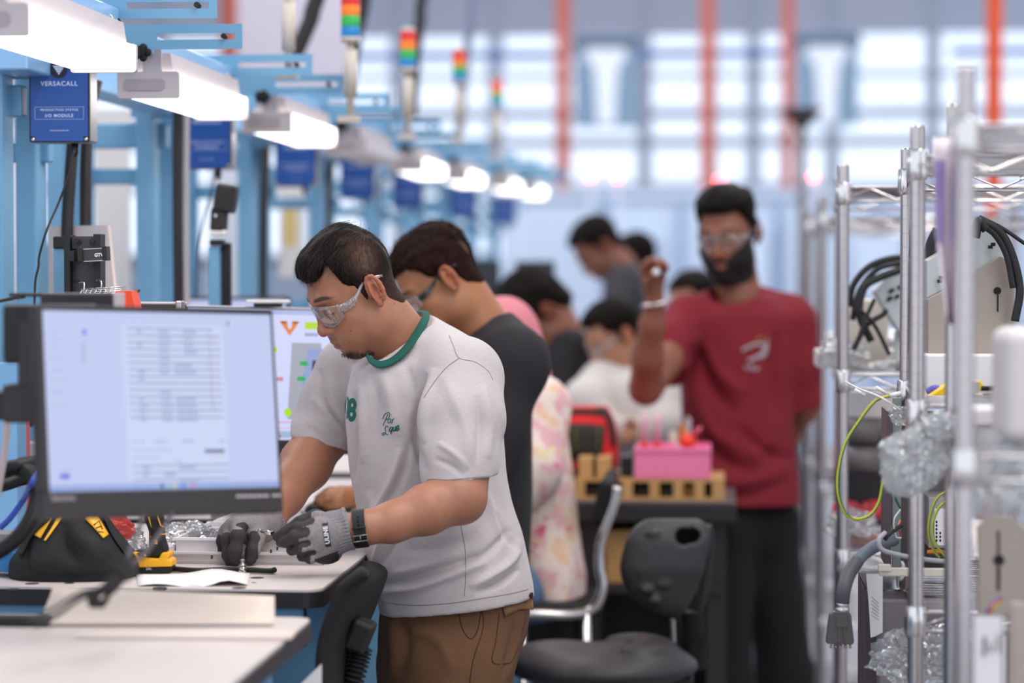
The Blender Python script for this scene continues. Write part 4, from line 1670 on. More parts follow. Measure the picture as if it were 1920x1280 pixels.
# stitched seams: shoulder seam and side seam as fine raised threads
M_SEAM = mat('seam_thread', '#8f8583', rough=.9)
M_PRT = mat('green_print', '#1d5f55', rough=.8)
for pts, rr in (([(842, 628), (850, 648), (861, 671), (890, 678), (915, 695), (924, 712)], .0006), ([(800, 905), (806, 898), (840, 899), (880, 896), (912, 893)], .0007),
                ([(861, 671), (838, 688), (815, 715), (795, 745)], .0008), ([(864, 985), (872, 1030), (873, 1080), (871, 1118)], .0006), ([(716, 1128), (770, 1134), (840, 1131), (900, 1122), (960, 1112), (990, 1104)], .0007)):
    g = MB()
    P = []
    for q in bez([(a, b_, 0) for a, b_ in pts], 30):
        h_ = on_cloth(bvh1, q.x, q.y, .0003)
        if h_ is not None and (not P or (h_ - P[-1]).length < .03):
            P.append(h_)
    if len(P) > 3:
        g.tube(P, rr, 5)
        g.build('seam', M_SEAM, shirt)
ndir = np.array(FW)
for txt, px, py, size, rot, kw in (('0', 644, 768, .056, -84, dict(bold=.0022)), ('8', 658, 771, .056, -84, dict(bold=.0022))):
    tm = text_mesh(txt, size, 0, **kw)
    a = R_(-4)
    for vv in tm.vertices:
        vv.co.x *= .62
    o = W(px, py, 4.4)
    u = RT * math.cos(a) + UP * math.sin(a)
    v = -RT * math.sin(a) + UP * math.cos(a)
    project_print(tm, o, u, v, bvh1, FW, M_PRT, shirt)
for pts, rr in (([(727, 777), (722, 788), (718, 798)], .0008), ([(718, 785), (721, 777), (728, 773), (731, 777), (728, 784), (722, 787)], .0008),
                ([(732, 785), (729, 786), (727, 790), (729, 793), (732, 789), (733, 785), (732, 791), (734, 793)], .0007), ([(735, 785), (735, 793), (736, 788), (739, 784)], .0007),
                ([(728, 801), (725, 798), (722, 802), (723, 808), (720, 815), (717, 815), (718, 811), (722, 812), (727, 815)], .0008),
                ([(735, 801), (732, 801), (730, 806), (732, 809), (735, 804), (736, 800), (735, 806), (733, 813)], .0011), ([(738, 800), (737, 806), (739, 808), (742, 802), (742, 799), (741, 806), (743, 807)], .0011),
                ([(744, 804), (747, 801), (747, 797), (744, 799), (743, 804), (745, 807), (749, 803)], .0011)):
    P = [on_cloth(bvh1, q.x, q.y, .0004) for q in bez([(a, b_, 0) for a, b_ in pts], 26)]
    P = [p for p in P if p is not None]
    if len(P) > 3:
        MB().tube(P, rr, 5).build('printed_script', M_PRT, shirt)

# trousers
M_BRN = mat('brown_twill', '#6b4a31', rough=.85, noise=.05, nscale=200, bump=.3, bscale=380)
s = SDF((-.40, 4.24, -1.62), (.08, 4.78, -.47), .005)
s.loft([st(1085, 726, 975, 4.5, .150), st(1115, 722, 990, 4.5, .155), st(1150, 713, 994, 4.5, .157), st(1180, 711, 990, 4.5, .158), st(1230, 711, 975, 4.5, .150), st(1280, 713, 962, 4.5, .14)], 0, p=2.3)
f1, f2 = Q(845, 2040, 4.40), Q(800, 2040, 4.60)
s.chain([Q(850, 1250, 4.42), Q(840, 1420, 4.41), Q(850, 1700, 4.41), (f1[0], 4.41, f1[2])], [.105, .092, .066, .062], .03)
s.chain([Q(805, 1250, 4.58), Q(800, 1420, 4.59), Q(800, 1700, 4.6), (f2[0], 4.6, f2[2])], [.100, .088, .066, .062], .03)
pants, bvhp = cloth_obj(s, 'trousers', M_BRN, P1, [([(745, 1160), (760, 1200), (752, 1270)], 12, -.008), ([(730, 1160), (738, 1220), (735, 1275)], 10, .006), ([(770, 1180), (820, 1200), (850, 1260)], 12, .006),
                                                  ([(965, 1160), (958, 1210), (945, 1270)], 6, -.005), ([(900, 1160), (895, 1220), (880, 1280)], 8, .004), ([(790, 1150), (850, 1160), (930, 1150)], 9, .005), ([(975, 1190), (965, 1230), (955, 1275)], 5, .005)], noise=(.003, 16, 8))
M_BRNS = mat('brown_seam', '#4d3321', rough=.9)
M_BRNL = mat('brown_flap', '#7d5b3c', rough=.85, bump=.3, bscale=380)
for pts in ([(858, 1134), (866, 1175), (882, 1197), (896, 1180), (903, 1135)], [(902, 1135), (906, 1175), (888, 1235), (880, 1285)], [(936, 1150), (930, 1200), (923, 1240), (950, 1243), (962, 1236), (975, 1200), (985, 1160)]):
    P = [on_cloth(bvhp, q.x, q.y, .0002) for q in bez([(a, b_, 0) for a, b_ in pts], 28)]
    P = [p for p in P if p is not None]
    if len(P) > 3:
        MB().tube(P, .0012, 5).build('seam', M_BRNS, pants)
# pocket flap
g = MB()
rows = []
for t in (0, .33, .66, 1):
    row = []
    for uu in (0, .25, .5, .75, 1):
        x = (942 + 55 * uu) * (1 - t) + (948 + 53 * uu) * t
        y = (1128 - 18 * uu) * (1 - t) + (1155 - 14 * uu - 6 * (1 - abs(2 * uu - 1))) * t
        p = on_cloth(bvhp, min(x, 985), y, .003 + .006 * t)
        if p is None:
            p = W(x, y, 4.42)
        else:
            p = p + RT * max(0, (x - 985)) * p.y / FPX
        row.append(p)
    rows.append(row)
g.grid(rows)
fl = g.build('pocket_flap', M_BRNL, pants, smooth=True)
so = fl.modifiers.new('s', 'SOLIDIFY')
so.thickness = .003
# shoes
s = SDF((-.52, 4.25, -1.64), (.05, 4.80, -1.48), .005)
for (f, dd) in ((f1, 4.41), (f2, 4.60)):
    s.chain([(f[0], dd, -1.50 + 0), (f[0] - .01, dd, -1.545)], [.05, .042], .02)
    s.chain([(f[0] + .02, dd, -1.545), (f[0] - .17, dd - .03, -1.553)], [.040, .034], .02)
s.cut((0, 0, -1.5795 + .0), (0, 0, -1))
V, F = s.mesh(2)
link_mesh('shoes', np_mesh('shoes', cam2world(V), F), P1, M_BLACK)
# wrist watch on the near arm
wc, wd_ = np.array(Q(676, 991, 4.138)), np.array([-.93, .0, -.13])
wd_ /= np.linalg.norm(wd_)
M_BAND = mat('watch_band', '#1d1b1c', rough=.6)
e1 = np.cross(wd_, [0, 1, 0])
e1 /= np.linalg.norm(e1)
e2 = np.cross(wd_, e1)
wt = None
g = MB()
rows = []
for k in range(28):
    t = 2 * math.pi * k / 28
    dirv = e1 * math.cos(t) * 1.0 + e2 * math.sin(t) * .98
    rows.append([Vector(cam2world(wc + dirv * rr + wd_ * ww)) for rr, ww in ((.0295, -.0105), (.0330, -.0105), (.0330, .0105), (.0295, .0105))])
g.grid(rows, closed_u=True, closed_v=True, smooth=False)
wt = g.build('watch_band', M_BAND, P1)
# buckle and holes face the camera
bc = wc + np.array([0, -.0335, 0])


def BL(a, b_, o=0):
    return Vector(cam2world(wc + wd_ * a - e1 * b_ * (1 if e1[2] > 0 else -1) * -1 + np.array([0, -.0338 - o + abs(b_) * .22, 0])))


sg = 1
g = MB()
g.tube([BL(-.0122, -.009), BL(.0122, -.009), BL(.0122, -.019), BL(-.0122, -.019)], .0010, 6, closed=True)
g.tube([BL(0, -.009, .001), BL(0, -.019, .001)], .0008, 6)
g.build('buckle', M_STEEL, wt)
g = MB()
for k in range(4):
    p = BL(0, .022 - k * .0068)
    g.cyl(p, p - FW * .0008, .0016, seg=10)
g.build('strap_hole', mat('hole_black', '#050505', rough=.9), wt)
MB().tube([BL(-.0115, .004, .001), BL(.0115, .004, .001)], .0022, 6).build('strap_keeper', M_BAND, wt)
g = MB()
pw = Vector(cam2world(wc + np.array([0, .034, 0])))
g.lathe([(.019, 0), (.021, .002), (.021, .009), (.018, .011), (0, .011)], pw - FW * .004, FW, 24)
g.build('watch_case', M_DARK, wt)

# ---------------------------------------------------------------- gloves
M_GLV = mat('glove', '#77706f', rough=.8, attr=True, noise=.22, nscale=420, bump=.3, bscale=500)
GREY, COAT = lin('#8d8686'), lin('#383335')


def glove_mesh(s, cols_fn, name='glove'):
    V, F = s.mesh(1)
    C = cols_fn(V)
    o = link_mesh(name, np_mesh(name, cam2world(V), F, C), P1, M_GLV)
    bv = BVHTree.FromPolygons([tuple(p) for p in cam2world(V)], F.tolist())
    return o, bv


def seg_d(V, pts):
    best = np.full(len(V), 9.0)
    for a, b_ in zip(pts[:-1], pts[1:]):
        a, b_ = np.array(a), np.array(b_)
        ab = b_ - a
        t = np.clip(((V - a) @ ab) / (ab @ ab), 0, 1)
        best = np.minimum(best, np.linalg.norm(V - a - t[:, None] * ab, axis=1))
    return best


# left (near) glove, back of the hand toward the camera, pinching a bit between index and thumb
dg_ = 4.13
Lw = Q(640, 995, 4.14)
K = [Q(588, 985, 4.122), Q(583, 1004, 4.114), Q(588, 1023, 4.118), Q(598, 1039, 4.130)]
Fg = [[K[0], Q(557, 990, 4.100), Q(533, 999, 4.112), Q(519, 1006, 4.128)],
      [K[1], Q(552, 1007, 4.088), Q(534, 1016, 4.104), Q(526, 1017, 4.135)],
      [K[2], Q(564, 1029, 4.095), Q(547, 1031, 4.112), Q(545, 1030, 4.145)],
      [K[3], Q(582, 1046, 4.115), Q(566, 1043, 4.132), Q(565, 1041, 4.158)]]
Th = [Q(622, 980, 4.15), Q(592, 968, 4.152), Q(562, 980, 4.142), Q(532, 998, 4.138)]
s = SDF(tuple(np.array(Q(505, 1075, 4.10)) - np.array([.01, .07, .01])), tuple(np.array(Q(668, 945, 4.20)) + np.array([.01, .04, .01])), .0015)
s.chain([Q(648, 993, 4.14), Q(632, 997, 4.14)], [.0285, .030], 0)
for kn, rr in zip(K, (.0140, .0150, .0145, .0125)):
    s.cap(Lw, kn, .0235, rr, .014)
s.ell(Q(608, 1009, 4.130), (.027, .020, .035), .012)
for i, f in enumerate(Fg):
    r = (.0098, .0102, .0096, .0088)[i]
    s.chain(f, [r * 1.15, r * 1.02, r * .93, r * .80], .003, k0=.005)
    s.ell(f[1], (r * 1.10,) * 3, .004)
s.chain(Th, [.0160, .0125, .0108, .0090], .006)
s.ell(Q(612, 1037, 4.150), (.027, .018, .019), .014)
lobes = [f for f in Fg]


def colL(V):
    C = np.tile(np.array(GREY), (len(V), 1))
    px = V[:, 0] / V[:, 1] * FPX + 960
    py = -V[:, 2] / V[:, 1] * FPX + 640
    coat = np.zeros(len(V), bool)
    for i, f in enumerate(Fg):
        d0 = seg_d(V, f[1:])
        coat |= (d0 < .0135) & (px < (560, 560, 566, 582)[i])
        # coating wraps up between the fingers as lobes over each gap
        d1 = seg_d(V, [f[0], f[1]])
    for (a, b_, w_) in ((Q(572, 997, 4.10), Q(540, 1002, 4.09), .0088), (Q(577, 1018, 4.10), Q(545, 1024, 4.09), .0055), (Q(588, 1035, 4.11), Q(560, 1040, 4.10), .0050),
                        (Q(586, 974, 4.13), Q(560, 983, 4.11), .0055)):
        coat |= (seg_d(V, [a, b_]) < w_ + .012 * (np.abs(V[:, 1] - 4.11) < 0)) | (np.hypot(*(seg_d(V[:, [0, 2]], [np.array(a)[[0, 2]], np.array(b_)[[0, 2]]]), 0 * px)) < w_) & (V[:, 1] < 4.135)
    coat |= (seg_d(V, Th[1:]) < .015) & (px < 584)
    coat |= V[:, 1] > 4.146 + .0003 * (px - 600)
    coat |= (py > 1048 - .35 * (px - 590)) & (px < 636) & (px > 590)
    coat &= px < 641
    C[coat] = COAT
    return C


gl, bvg = glove_mesh(s, colL)
# ribbed cuff
g = MB()
ca, cb = np.array(Q(640, 1003, 4.14)), np.array(Q(659, 1005, 4.14))
axd = (cb - ca) / np.linalg.norm(cb - ca)
u1 = np.array([0, 1.0, 0])
u2 = np.cross(axd, u1)


def cuff(ca, cb, r0, r1, parent, squash=1.0):
    ca, cb = np.array(ca), np.array(cb)
    ax = (cb - ca) / np.linalg.norm(cb - ca)
    u1 = np.array([0, 1.0, 0]) - ax * ax[1]
    u1 /= np.linalg.norm(u1)
    u2 = np.cross(ax, u1)
    L = np.linalg.norm(cb - ca)
    rows = []
    for (t, dr) in ((-.3, -.001), (0, 0), (.3, .0003), (.6, 0), (.85, .0005), (.95, .0022), (1.05, .0028), (1.14, .0015), (1.12, -.002), (1.0, -.004)):
        row = []
        for k in range(144):
            a = 2 * math.pi * k / 144
            rr = r0 + (r1 - r0) * t + dr + (.0010 if k % 4 < 2 else -.0010)
            row.append(Vector(cam2world(ca + ax * L * t + (u1 * math.cos(a) * squash + u2 * math.sin(a)) * rr)))
        rows.append(row)
    g = MB()
    g.grid(rows, closed_u=True, smooth=True)
    return g.build('ribbed_cuff', mat('cuff_knit', '#8a8587', rough=.9, noise=.2, nscale=300), parent)


cuff(Q(625, 999, 4.14), Q(653, 991, 4.14), .0375, .0345, gl, .88)
# ULINE label
lab = []
M_LBL = mat('glove_label', '#2c282c', rough=.6)
M_LBLT = mat('glove_label_print', '#e9e6e6', rough=.6)
u = (W(617, 1026, 4.1) - W(611, 987, 4.1)).normalized() * -1
v = (u.cross(FW)).normalized()
o = W(612, 1003, 4.1)
import itertools
bmq = bmesh.new()
bmesh.ops.create_grid(bmq, x_segments=12, y_segments=4, size=.5)
for vt in bmq.verts:
    vt.co.x *= .041
    vt.co.y *= .0098
mq = bpy.data.meshes.new('q')
bmq.to_mesh(mq)
bmq.free()
project_print(mq, o, u, v, bvg, FW, M_LBL, gl, .0009, 'label')
project_print(text_mesh('ULINE', .0105, 0, bold=.0004, spacing=1.08), o, u, v, bvg, FW, M_LBLT, gl, .0016, 'lettering')

# right (far) glove hanging from above, fingers and thumb pointing down
Rw = Q(492, 982, 4.375)
s = SDF(tuple(np.array(Q(400, 1078, 4.34)) - np.array([.01, .09, .01])), tuple(np.array(Q(530, 955, 4.42)) + np.array([.01, .05, .01])), .0017)
K2 = [Q(447, 985, 4.305), Q(436, 990, 4.325), Q(427, 996, 4.345), Q(422, 1003, 4.368)]
F2 = [[K2[0], Q(446, 1005, 4.275), Q(441, 1031, 4.268), Q(442, 1050, 4.280)],
      [K2[1], Q(428, 1012, 4.30), Q(430, 1040, 4.292), Q(436, 1062, 4.295)],
      [K2[2], Q(419, 1014, 4.34), Q(421, 1040, 4.335), Q(428, 1056, 4.335)],
      [K2[3], Q(424, 1018, 4.375), Q(436, 1036, 4.372), Q(449, 1042, 4.365)]]
T2 = [Q(485, 992, 4.335), Q(480, 1012, 4.300), Q(474, 1032, 4.285), Q(470, 1048, 4.283)]
for kn, rr in zip(K2, (.0165, .0165, .0155, .014)):
    s.cap(Rw, kn, .026, rr, .016)
s.ell(Q(464, 984, 4.335), (.034, .026, .020), .014)
s.cap(Q(498, 972, 4.38), Q(484, 986, 4.37), .030, .030, .01)
for i, f in enumerate(F2):
    r = (.0116, .0120, .0114, .0102)[i]
    s.chain(f, [r * 1.14, r * 1.05, r * .98, r * .88], .003, k0=.006)
    for j in (1, 2):
        s.ell(f[j], (r * 1.13,) * 3, .004)
s.chain(T2, [.0175, .0140, .0122, .0105], .006)


def colR(V):
    C = np.tile(np.array(GREY), (len(V), 1))
    px = V[:, 0] / V[:, 1] * FPX + 960
    py = -V[:, 2] / V[:, 1] * FPX + 640
    coat = np.zeros(len(V), bool)
    for i, f in enumerate(F2):
        coat |= (seg_d(V, f[1:]) < .0150) & (py > (992, 996, 1000, 1004)[i])
    coat |= (seg_d(V, T2[1:]) < .0160) & (px < 484)
    coat |= (seg_d(V, [Q(450, 992, 4.29), Q(465, 990, 4.29), Q(476, 1010, 4.29)]) < .012)
    C[coat] = COAT
    return C


gr, bvr = glove_mesh(s, colR)
cuff(Q(486, 985, 4.368), Q(503, 969, 4.39), .033, .033, gr, .85)
# ================================================================== the other people
def skin_obj(parts, parent, name='body'):
    V, F, C = join(parts)
    return link_mesh(name, np_mesh(name, V, F, C), parent, M_SKINA)


def sdf_skin(lo, hi, h, fn, skin):
    s = SDF(lo, hi, h)
    fn(s)
    V, F = s.mesh(2)
    return (cam2world(V), F, np.tile(np.array(lin(skin)), (len(V), 1)))


def box_of(pts, m=.12):
    A = np.array([Q(*p) for p in pts])
    return tuple(A.min(0) - m), tuple(A.max(0) + m)


def garment(stations, parts, mt, parent, name, h=.006, noise=(.004, 14, 3), cuts=(), subs=(), folds=None, color=None, p=2.2, k=.03):
    pts = []
    for (py, xl, xr, d, rv) in stations:
        pts += [(xl, py, d - rv), (xr, py, d + rv)]
    for ch, rs in parts:
        pts += [q for q in ch]
    lo, hi = box_of(pts, .11)
    s = SDF(lo, hi, h)
    if stations:
        s.loft([st(*q) for q in stations], 0, p=p)
    for ch, rs in parts:
        s.chain([Q(*q) for q in ch], rs, k)
    for ch, rs in subs:
        s.chain([Q(*q) for q in ch], rs, .004, '-')
    for c in cuts:
        s.cut(Q(*c[0]), c[1], (Q(*c[2]), c[3]) if len(c) > 2 else None)
    return cloth_obj(s, name, mt, parent, folds, noise=noise, color=color)


LASTH = [None, None]


def put_head(px, py, d, yaw, pit, roll, parent, neck_px, sc=.95, glasses_kw=None, hm=None, h=.003, **kw):
    M = head_matrix(yaw, pit, roll)
    c = Q(px, py, d)
    nl = ((np.array(Q(*neck_px)) - np.array(c)) @ M) / sc
    o = build_head(h=h, neck=nl, fine=False, **kw)
    ph_ = place_head(o, M, c, sc)
    if 'hair' in ph_ and len(ph_['hair'][0]):
        LASTH[:] = [o, link_mesh('hair', np_mesh('hair', *ph_['hair']), parent, hm or M_HAIR)]
    if 'beard' in ph_:
        link_mesh('beard', np_mesh('beard', *ph_['beard']), parent, mat('beard_black', '#120d0c', rough=.75, noise=.3, nscale=200, bump=.6, bscale=350))
    if glasses_kw is not None:
        glasses(M, c, parent, sc, **glasses_kw)
    return ph_['skin'], M, c


M_BLK = mat('black_cotton', '#242124', rough=.9, bump=.2, bscale=300, noise=.08, nscale=8)
M_BLKT = mat('black_trousers', '#131113', rough=.9)
M_DENIM = mat('blue_denim', '#5b7396', rough=.9, bump=.2, bscale=300)
M_MAR = mat('maroon_cotton', '#7d1826', rough=.85, bump=.2, bscale=300, noise=.05, nscale=9)
M_SHOE = mat('dark_shoe', '#1b1a1c', rough=.6)


def legs(parent, mt, hips, feet, d, r=(.095, .055), floor_d=None, shoes=True, top=None):
    """two legs from hip px to the floor"""
    lo, hi = None, None
    pts = []
    segs = []
    for (hx, hy, hd), (fx, fd) in zip(hips, feet):
        fpt = np.array(Q(fx, 640, fd))
        base = RZq(fx, fd)
        segs.append((np.array(Q(hx, hy, hd)), base))
        pts += [segs[-1][0], base]
    A = np.array(pts)
    s = SDF(tuple(A.min(0) - .22), tuple(A.max(0) + .22), .008)
    for a, b_ in segs:
        mid = a * .5 + b_ * .5
        s.chain([a, mid, b_ + np.array([0, 0, .06])], [r[0], (r[0] + r[1]) / 2, r[1]], .03)
    s.cap(segs[0][0], segs[1][0], r[0], r[0], .04)
    cloth_obj(s, 'trousers', mt, parent, noise=(.004, 12, 2))
    if shoes:
        s = SDF(tuple(A.min(0) - .25), tuple(A.max(0) + .25), .008)
        for a, b_ in segs:
            z = b_[2] + .040
            s.chain([(b_[0], b_[1], z + .02), (b_[0] - .13, b_[1] - .04, z - .003)], [.045, .036], .01)
        V, F = s.mesh(1)
        link_mesh('shoes', np_mesh('shoes', cam2world(V), F), parent, M_SHOE)


def RZq(px, d):
    """camera-frame point on the floor at column px and depth d"""
    x = (px - 960) * d / FPX
    # floor z=0: C0 + RT x + FW d + UP w
    w_ = -(CAMZ + (RT * x + FW * d).z) / UP.z
    return np.array([x, d, w_])


# ---- man in black t-shirt
SK2 = '#a8704e'
P2 = person(900, 5.3, 'person in a black t-shirt and dark-rimmed safety glasses, typing, close behind the man in grey')
sk, HM2, HC2 = put_head(828, 530, 5.3, 8, 36, 0, P2, (915, 640, 5.32), sc=np.array([.97, .92, .98]), hm=M_HAIRB, skin=SK2, hairc='#4a3026', hair_t=(.020, .008), hair_noise=(.008, 95), hair_top='#26130f', neck_r=(.060, .072), h=.0026,
                        t_fn=lambda X, Y, Z: .003 + .012 * np.clip((Z + .15 * Y - .030) / .05, 0, 1) + 0 * X, hairline=[(0, .070), (30, .070), (45, .074), (58, .060), (70, .040), (80, .020), (86, -.004), (92, .0), (100, .026), (112, .01), (125, -.030), (150, -.05), (180, -.055)],
                        glasses_kw=dict(temple=mat('dark_temple', '#1a2026', rough=.35), drop=-.002), jaw=1.08)
strands(LASTH[0], HM2, HC2, np.array([.97, .92, .98]), 5000, LASTH[1], mat('hair_strand_brown', '#2a1713', rough=.5, spec=.2), length=(.002, .016), width=.0006, lift=1.2, seed=8,
        comb=lambda P: np.random.RandomState(2).normal(size=P.shape))
arm = sdf_skin(*box_of([(600, 900, 5.0), (790, 960, 5.5), (760, 700, 5.5)]), .005,
               lambda s: (s.chain([Q(770, 740, 5.42), Q(745, 860, 5.36), Q(700, 915, 5.25), Q(668, 932, 5.17)], [.05, .045, .035, .025], .02),
                          hand_sdf(s, Q(664, 930, 5.17), None, [Q(640, 921, 5.14), Q(636, 926, 5.12), Q(634, 932, 5.10), Q(634, 938, 5.09)],
                                   [[Q(640, 921, 5.14), Q(620, 917, 5.12), Q(602, 928, 5.11)], [Q(636, 926, 5.12), Q(612, 921, 5.09), Q(594, 934, 5.085)],
                                    [Q(634, 932, 5.10), Q(610, 928, 5.07), Q(592, 941, 5.065)], [Q(634, 938, 5.09), Q(614, 937, 5.06), Q(600, 947, 5.055)]],
                                   [Q(655, 940, 5.13), Q(632, 950, 5.08), Q(612, 952, 5.06)])), SK2)
skin_obj([sk, arm], P2)
garment([(625, 845, 945, 5.34, .10), (665, 790, 988, 5.34, .15), (720, 772, 999, 5.34, .17), (800, 765, 1000, 5.34, .17), (900, 768, 998, 5.34, .165), (1000, 775, 995, 5.34, .165), (1120, 785, 990, 5.34, .17)],
        [([(925, 625, 5.34), (960, 680, 5.20)], [.062, .080]), ([(905, 640, 5.36), (820, 690, 5.46)], [.07, .07]), ([(955, 690, 5.20), (925, 800, 5.16), (890, 900, 5.12)], [.076, .068, .06]), ([(800, 700, 5.46), (765, 790, 5.42), (752, 830, 5.40)], [.07, .065, .062])],
        M_BLK, P2, 't_shirt', noise=(.004, 16, 5), subs=[([(905, 665, 5.34), (860, 590, 5.30)], [.062, .085])], cuts=[((905, 604, 5.3), (-.35, 0, .9), (890, 600, 5.3), .12)])
legs(P2, mat('dark_jeans', '#39465a', rough=.9), [(872, 1110, 5.28), (845, 1110, 5.46)], [(875, 5.3), (845, 5.5)], 5.3)

# ---- woman in pink hijab and floral blouse, seated
P3 = person(1010, 6.08, 'person in a pink headscarf and cream floral blouse sitting behind the man in black')
s = SDF(*box_of([(900, 540, 5.93), (1040, 740, 6.33)], .14), .006)
s.ell(Q(925, 650, 6.13), (.112, .115, .125), 0)
s.ell(Q(957, 640, 6.11), (.070, .095, .10), .04)
s.chain([Q(960, 690, 6.11), Q(985, 668, 6.08), Q(992, 690, 6.08)], [.10, .045, .035], .03)
s.chain([Q(930, 740, 6.08), Q(990, 720, 6.08)], [.10, .06], .03)
V, F = s.mesh(2)
V = cam2world(V)
V = V + normals(V, F) * (.003 * fbm(V, 18, 2))[:, None]
link_mesh('headscarf', np_mesh('headscarf', V, F), P3, mat('scarf_pink', '#d4808a', rough=.85, bump=.2, bscale=200))
fl_ = bpy.data.materials.new('floral_cotton')
fl_.use_nodes = True
nt = fl_.node_tree
bs = nt.nodes['Principled BSDF']
bs.inputs['Roughness'].default_value = .9
tc = nt.nodes.new('ShaderNodeTexCoord')
colr = None
base_col = (*lin('#ecd8cc'), 1)
prev = None
for i, (sc_, cc, th) in enumerate(((17, '#e9c3a4', .53), (21, '#e6b3b8', .55), (33, '#d9587a', .64), (24, '#e8d4a8', .60))):
    mp = nt.nodes.new('ShaderNodeMapping')
    mp.inputs['Location'].default_value = (i * 3.1, i * 1.7, i)
    n = nt.nodes.new('ShaderNodeTexNoise')
    n.inputs['Scale'].default_value = sc_
    n.inputs['Detail'].default_value = 1.5
    r = nt.nodes.new('ShaderNodeMapRange')
    r.inputs[1].default_value = th
    r.inputs[2].default_value = th + .06
    mx = nt.nodes.new('ShaderNodeMix')
    mx.data_type = 'RGBA'
    nt.links.new(tc.outputs['Object'], mp.inputs[0])
    nt.links.new(mp.outputs[0], n.inputs['Vector'])
    nt.links.new(n.outputs['Fac'], r.inputs[0])
    nt.links.new(r.outputs[0], mx.inputs[0])
    if prev is None:
        mx.inputs[6].default_value = base_col
    else:
        nt.links.new(prev, mx.inputs[6])
    mx.inputs[7].default_value = (*lin(cc), 1)
    prev = mx.outputs[2]
nt.links.new(prev, bs.inputs['Base Color'])
garment([(705, 925, 1012, 6.11, .12), (750, 915, 1040, 6.11, .17), (800, 915, 1058, 6.11, .18), (900, 925, 1076, 6.11, .18), (1000, 935, 1086, 6.11, .19), (1060, 945, 1096, 6.11, .20), (1110, 975, 1096, 6.11, .2), (1142, 1010, 1092, 6.11, .17)],
        [([(1015, 760, 5.98), (1000, 880, 5.91), (940, 960, 5.88)], [.075, .068, .05])], fl_, P3, 'blouse', noise=(.007, 14, 4), p=2.0)
s = SDF(*box_of([(880, 1040, 5.83), (1050, 1130, 6.33), (900, 1500, 6.13)], .12), .008)
s.chain([Q(1008, 1108, 6.01), Q(960, 1108, 5.95), Q(905, 1110, 5.93), Q(900, 1300, 5.93), (Q(900, 1400, 5.93)[0], 5.93, Q(900, 1600, 5.93)[2])], [.078, .076, .066, .055, .05], .03)
s.chain([Q(1008, 1108, 6.21), Q(960, 1108, 6.23), Q(905, 1110, 6.23), Q(900, 1300, 6.23)], [.078, .076, .066, .055], .03)
cloth_obj(s, 'trousers', M_DENIM, P3)
skin_obj([sdf_skin(*box_of([(880, 620, 5.93), (960, 700, 6.23)], .1), .006, lambda s: s.ell(Q(905, 650, 6.13), (.098, .075, .105)), '#b88463')], P3)

# ---- person in black with bowed dark head
P4 = person(1050, 8.0, 'person dressed in black with bowed dark head, beyond the pink headscarf')
sk, _, _ = put_head(1010, 590, 8.0, 18, 58, 0, P4, (1062, 660, 8.0), sc=1.12, skin='#8d5a44', hairc='#15100f', hair_t=(.03, .022), hair_noise=(.006, 40), h=.004, neck_r=(.06, .075))
skin_obj([sk], P4)
garment([(640, 1040, 1085, 8.0, .10), (670, 1010, 1100, 8.0, .15), (720, 990, 1113, 8.0, .17), (800, 985, 1120, 8.0, .17), (1000, 985, 1120, 8.0, .17)], [([(1070, 660, 7.9), (1040, 760, 7.8)], [.08, .06])], M_BLK, P4, 'shirt', h=.008)
legs(P4, M_BLKT, [(1030, 990, 7.95), (1080, 990, 8.05)], [(1030, 7.95), (1080, 8.1)], 8)
# ---- leaning man in dark grey
P5 = person(1165, 10, 'person with short black hair and dark grey shirt leaning forward in the far background')
sk, _, _ = put_head(1124, 466, 10, 15, 44, 0, P5, (1178, 520, 10), sc=1.02, skin='#8a5844', hairc='#141010', hair_t=(.022, .010), h=.004, neck_r=(.055, .06))
skin_obj([sk], P5)
garment([(492, 1165, 1192, 10, .07), (520, 1150, 1208, 10, .14), (560, 1146, 1212, 10, .17), (620, 1142, 1210, 10, .17), (760, 1142, 1208, 10, .17)], [([(1165, 525, 9.85), (1150, 590, 9.75), (1130, 620, 9.6)], [.07, .055, .04])],
        mat('charcoal_shirt', '#3b373d', rough=.9), P5, 'shirt', h=.008)
legs(P5, M_BLKT, [(1160, 750, 9.95), (1190, 750, 10.05)], [(1160, 9.95), (1190, 10.1)], 10)
# ---- woman in white, glasses, working
P6 = person(1180, 7.7, 'person in a white long-sleeved top with glasses, head bowed, left of the man in maroon')
sk, _, _ = put_head(1152, 632, 7.7, 22, 30, 0, P6, (1190, 715, 7.7), sc=.92, skin='#b98466', hairc='#201917', hair_t=(.020, .016), h=.004, neck_r=(.05, .06), glasses_kw=dict(drop=0))
hn = sdf_skin(*box_of([(1165, 780, 7.4), (1210, 835, 7.5)], .08), .005, lambda s: hand_sdf(s, Q(1200, 815, 7.5), None, [Q(1188, 800, 7.48), Q(1184, 808, 7.46), Q(1183, 816, 7.45), Q(1184, 824, 7.45)],
              [[Q(1188, 800, 7.48), Q(1177, 796, 7.46), Q(1170, 804, 7.45)], [Q(1184, 808, 7.46), Q(1172, 806, 7.44), Q(1166, 815, 7.43)], [Q(1183, 816, 7.45), Q(1172, 816, 7.42), Q(1167, 825, 7.42)], [Q(1184, 824, 7.45), Q(1175, 826, 7.42), Q(1171, 834, 7.42)]],
              [Q(1196, 800, 7.48), Q(1184, 790, 7.45), Q(1175, 790, 7.44)]), '#b98466')
skin_obj([sk, hn], P6)
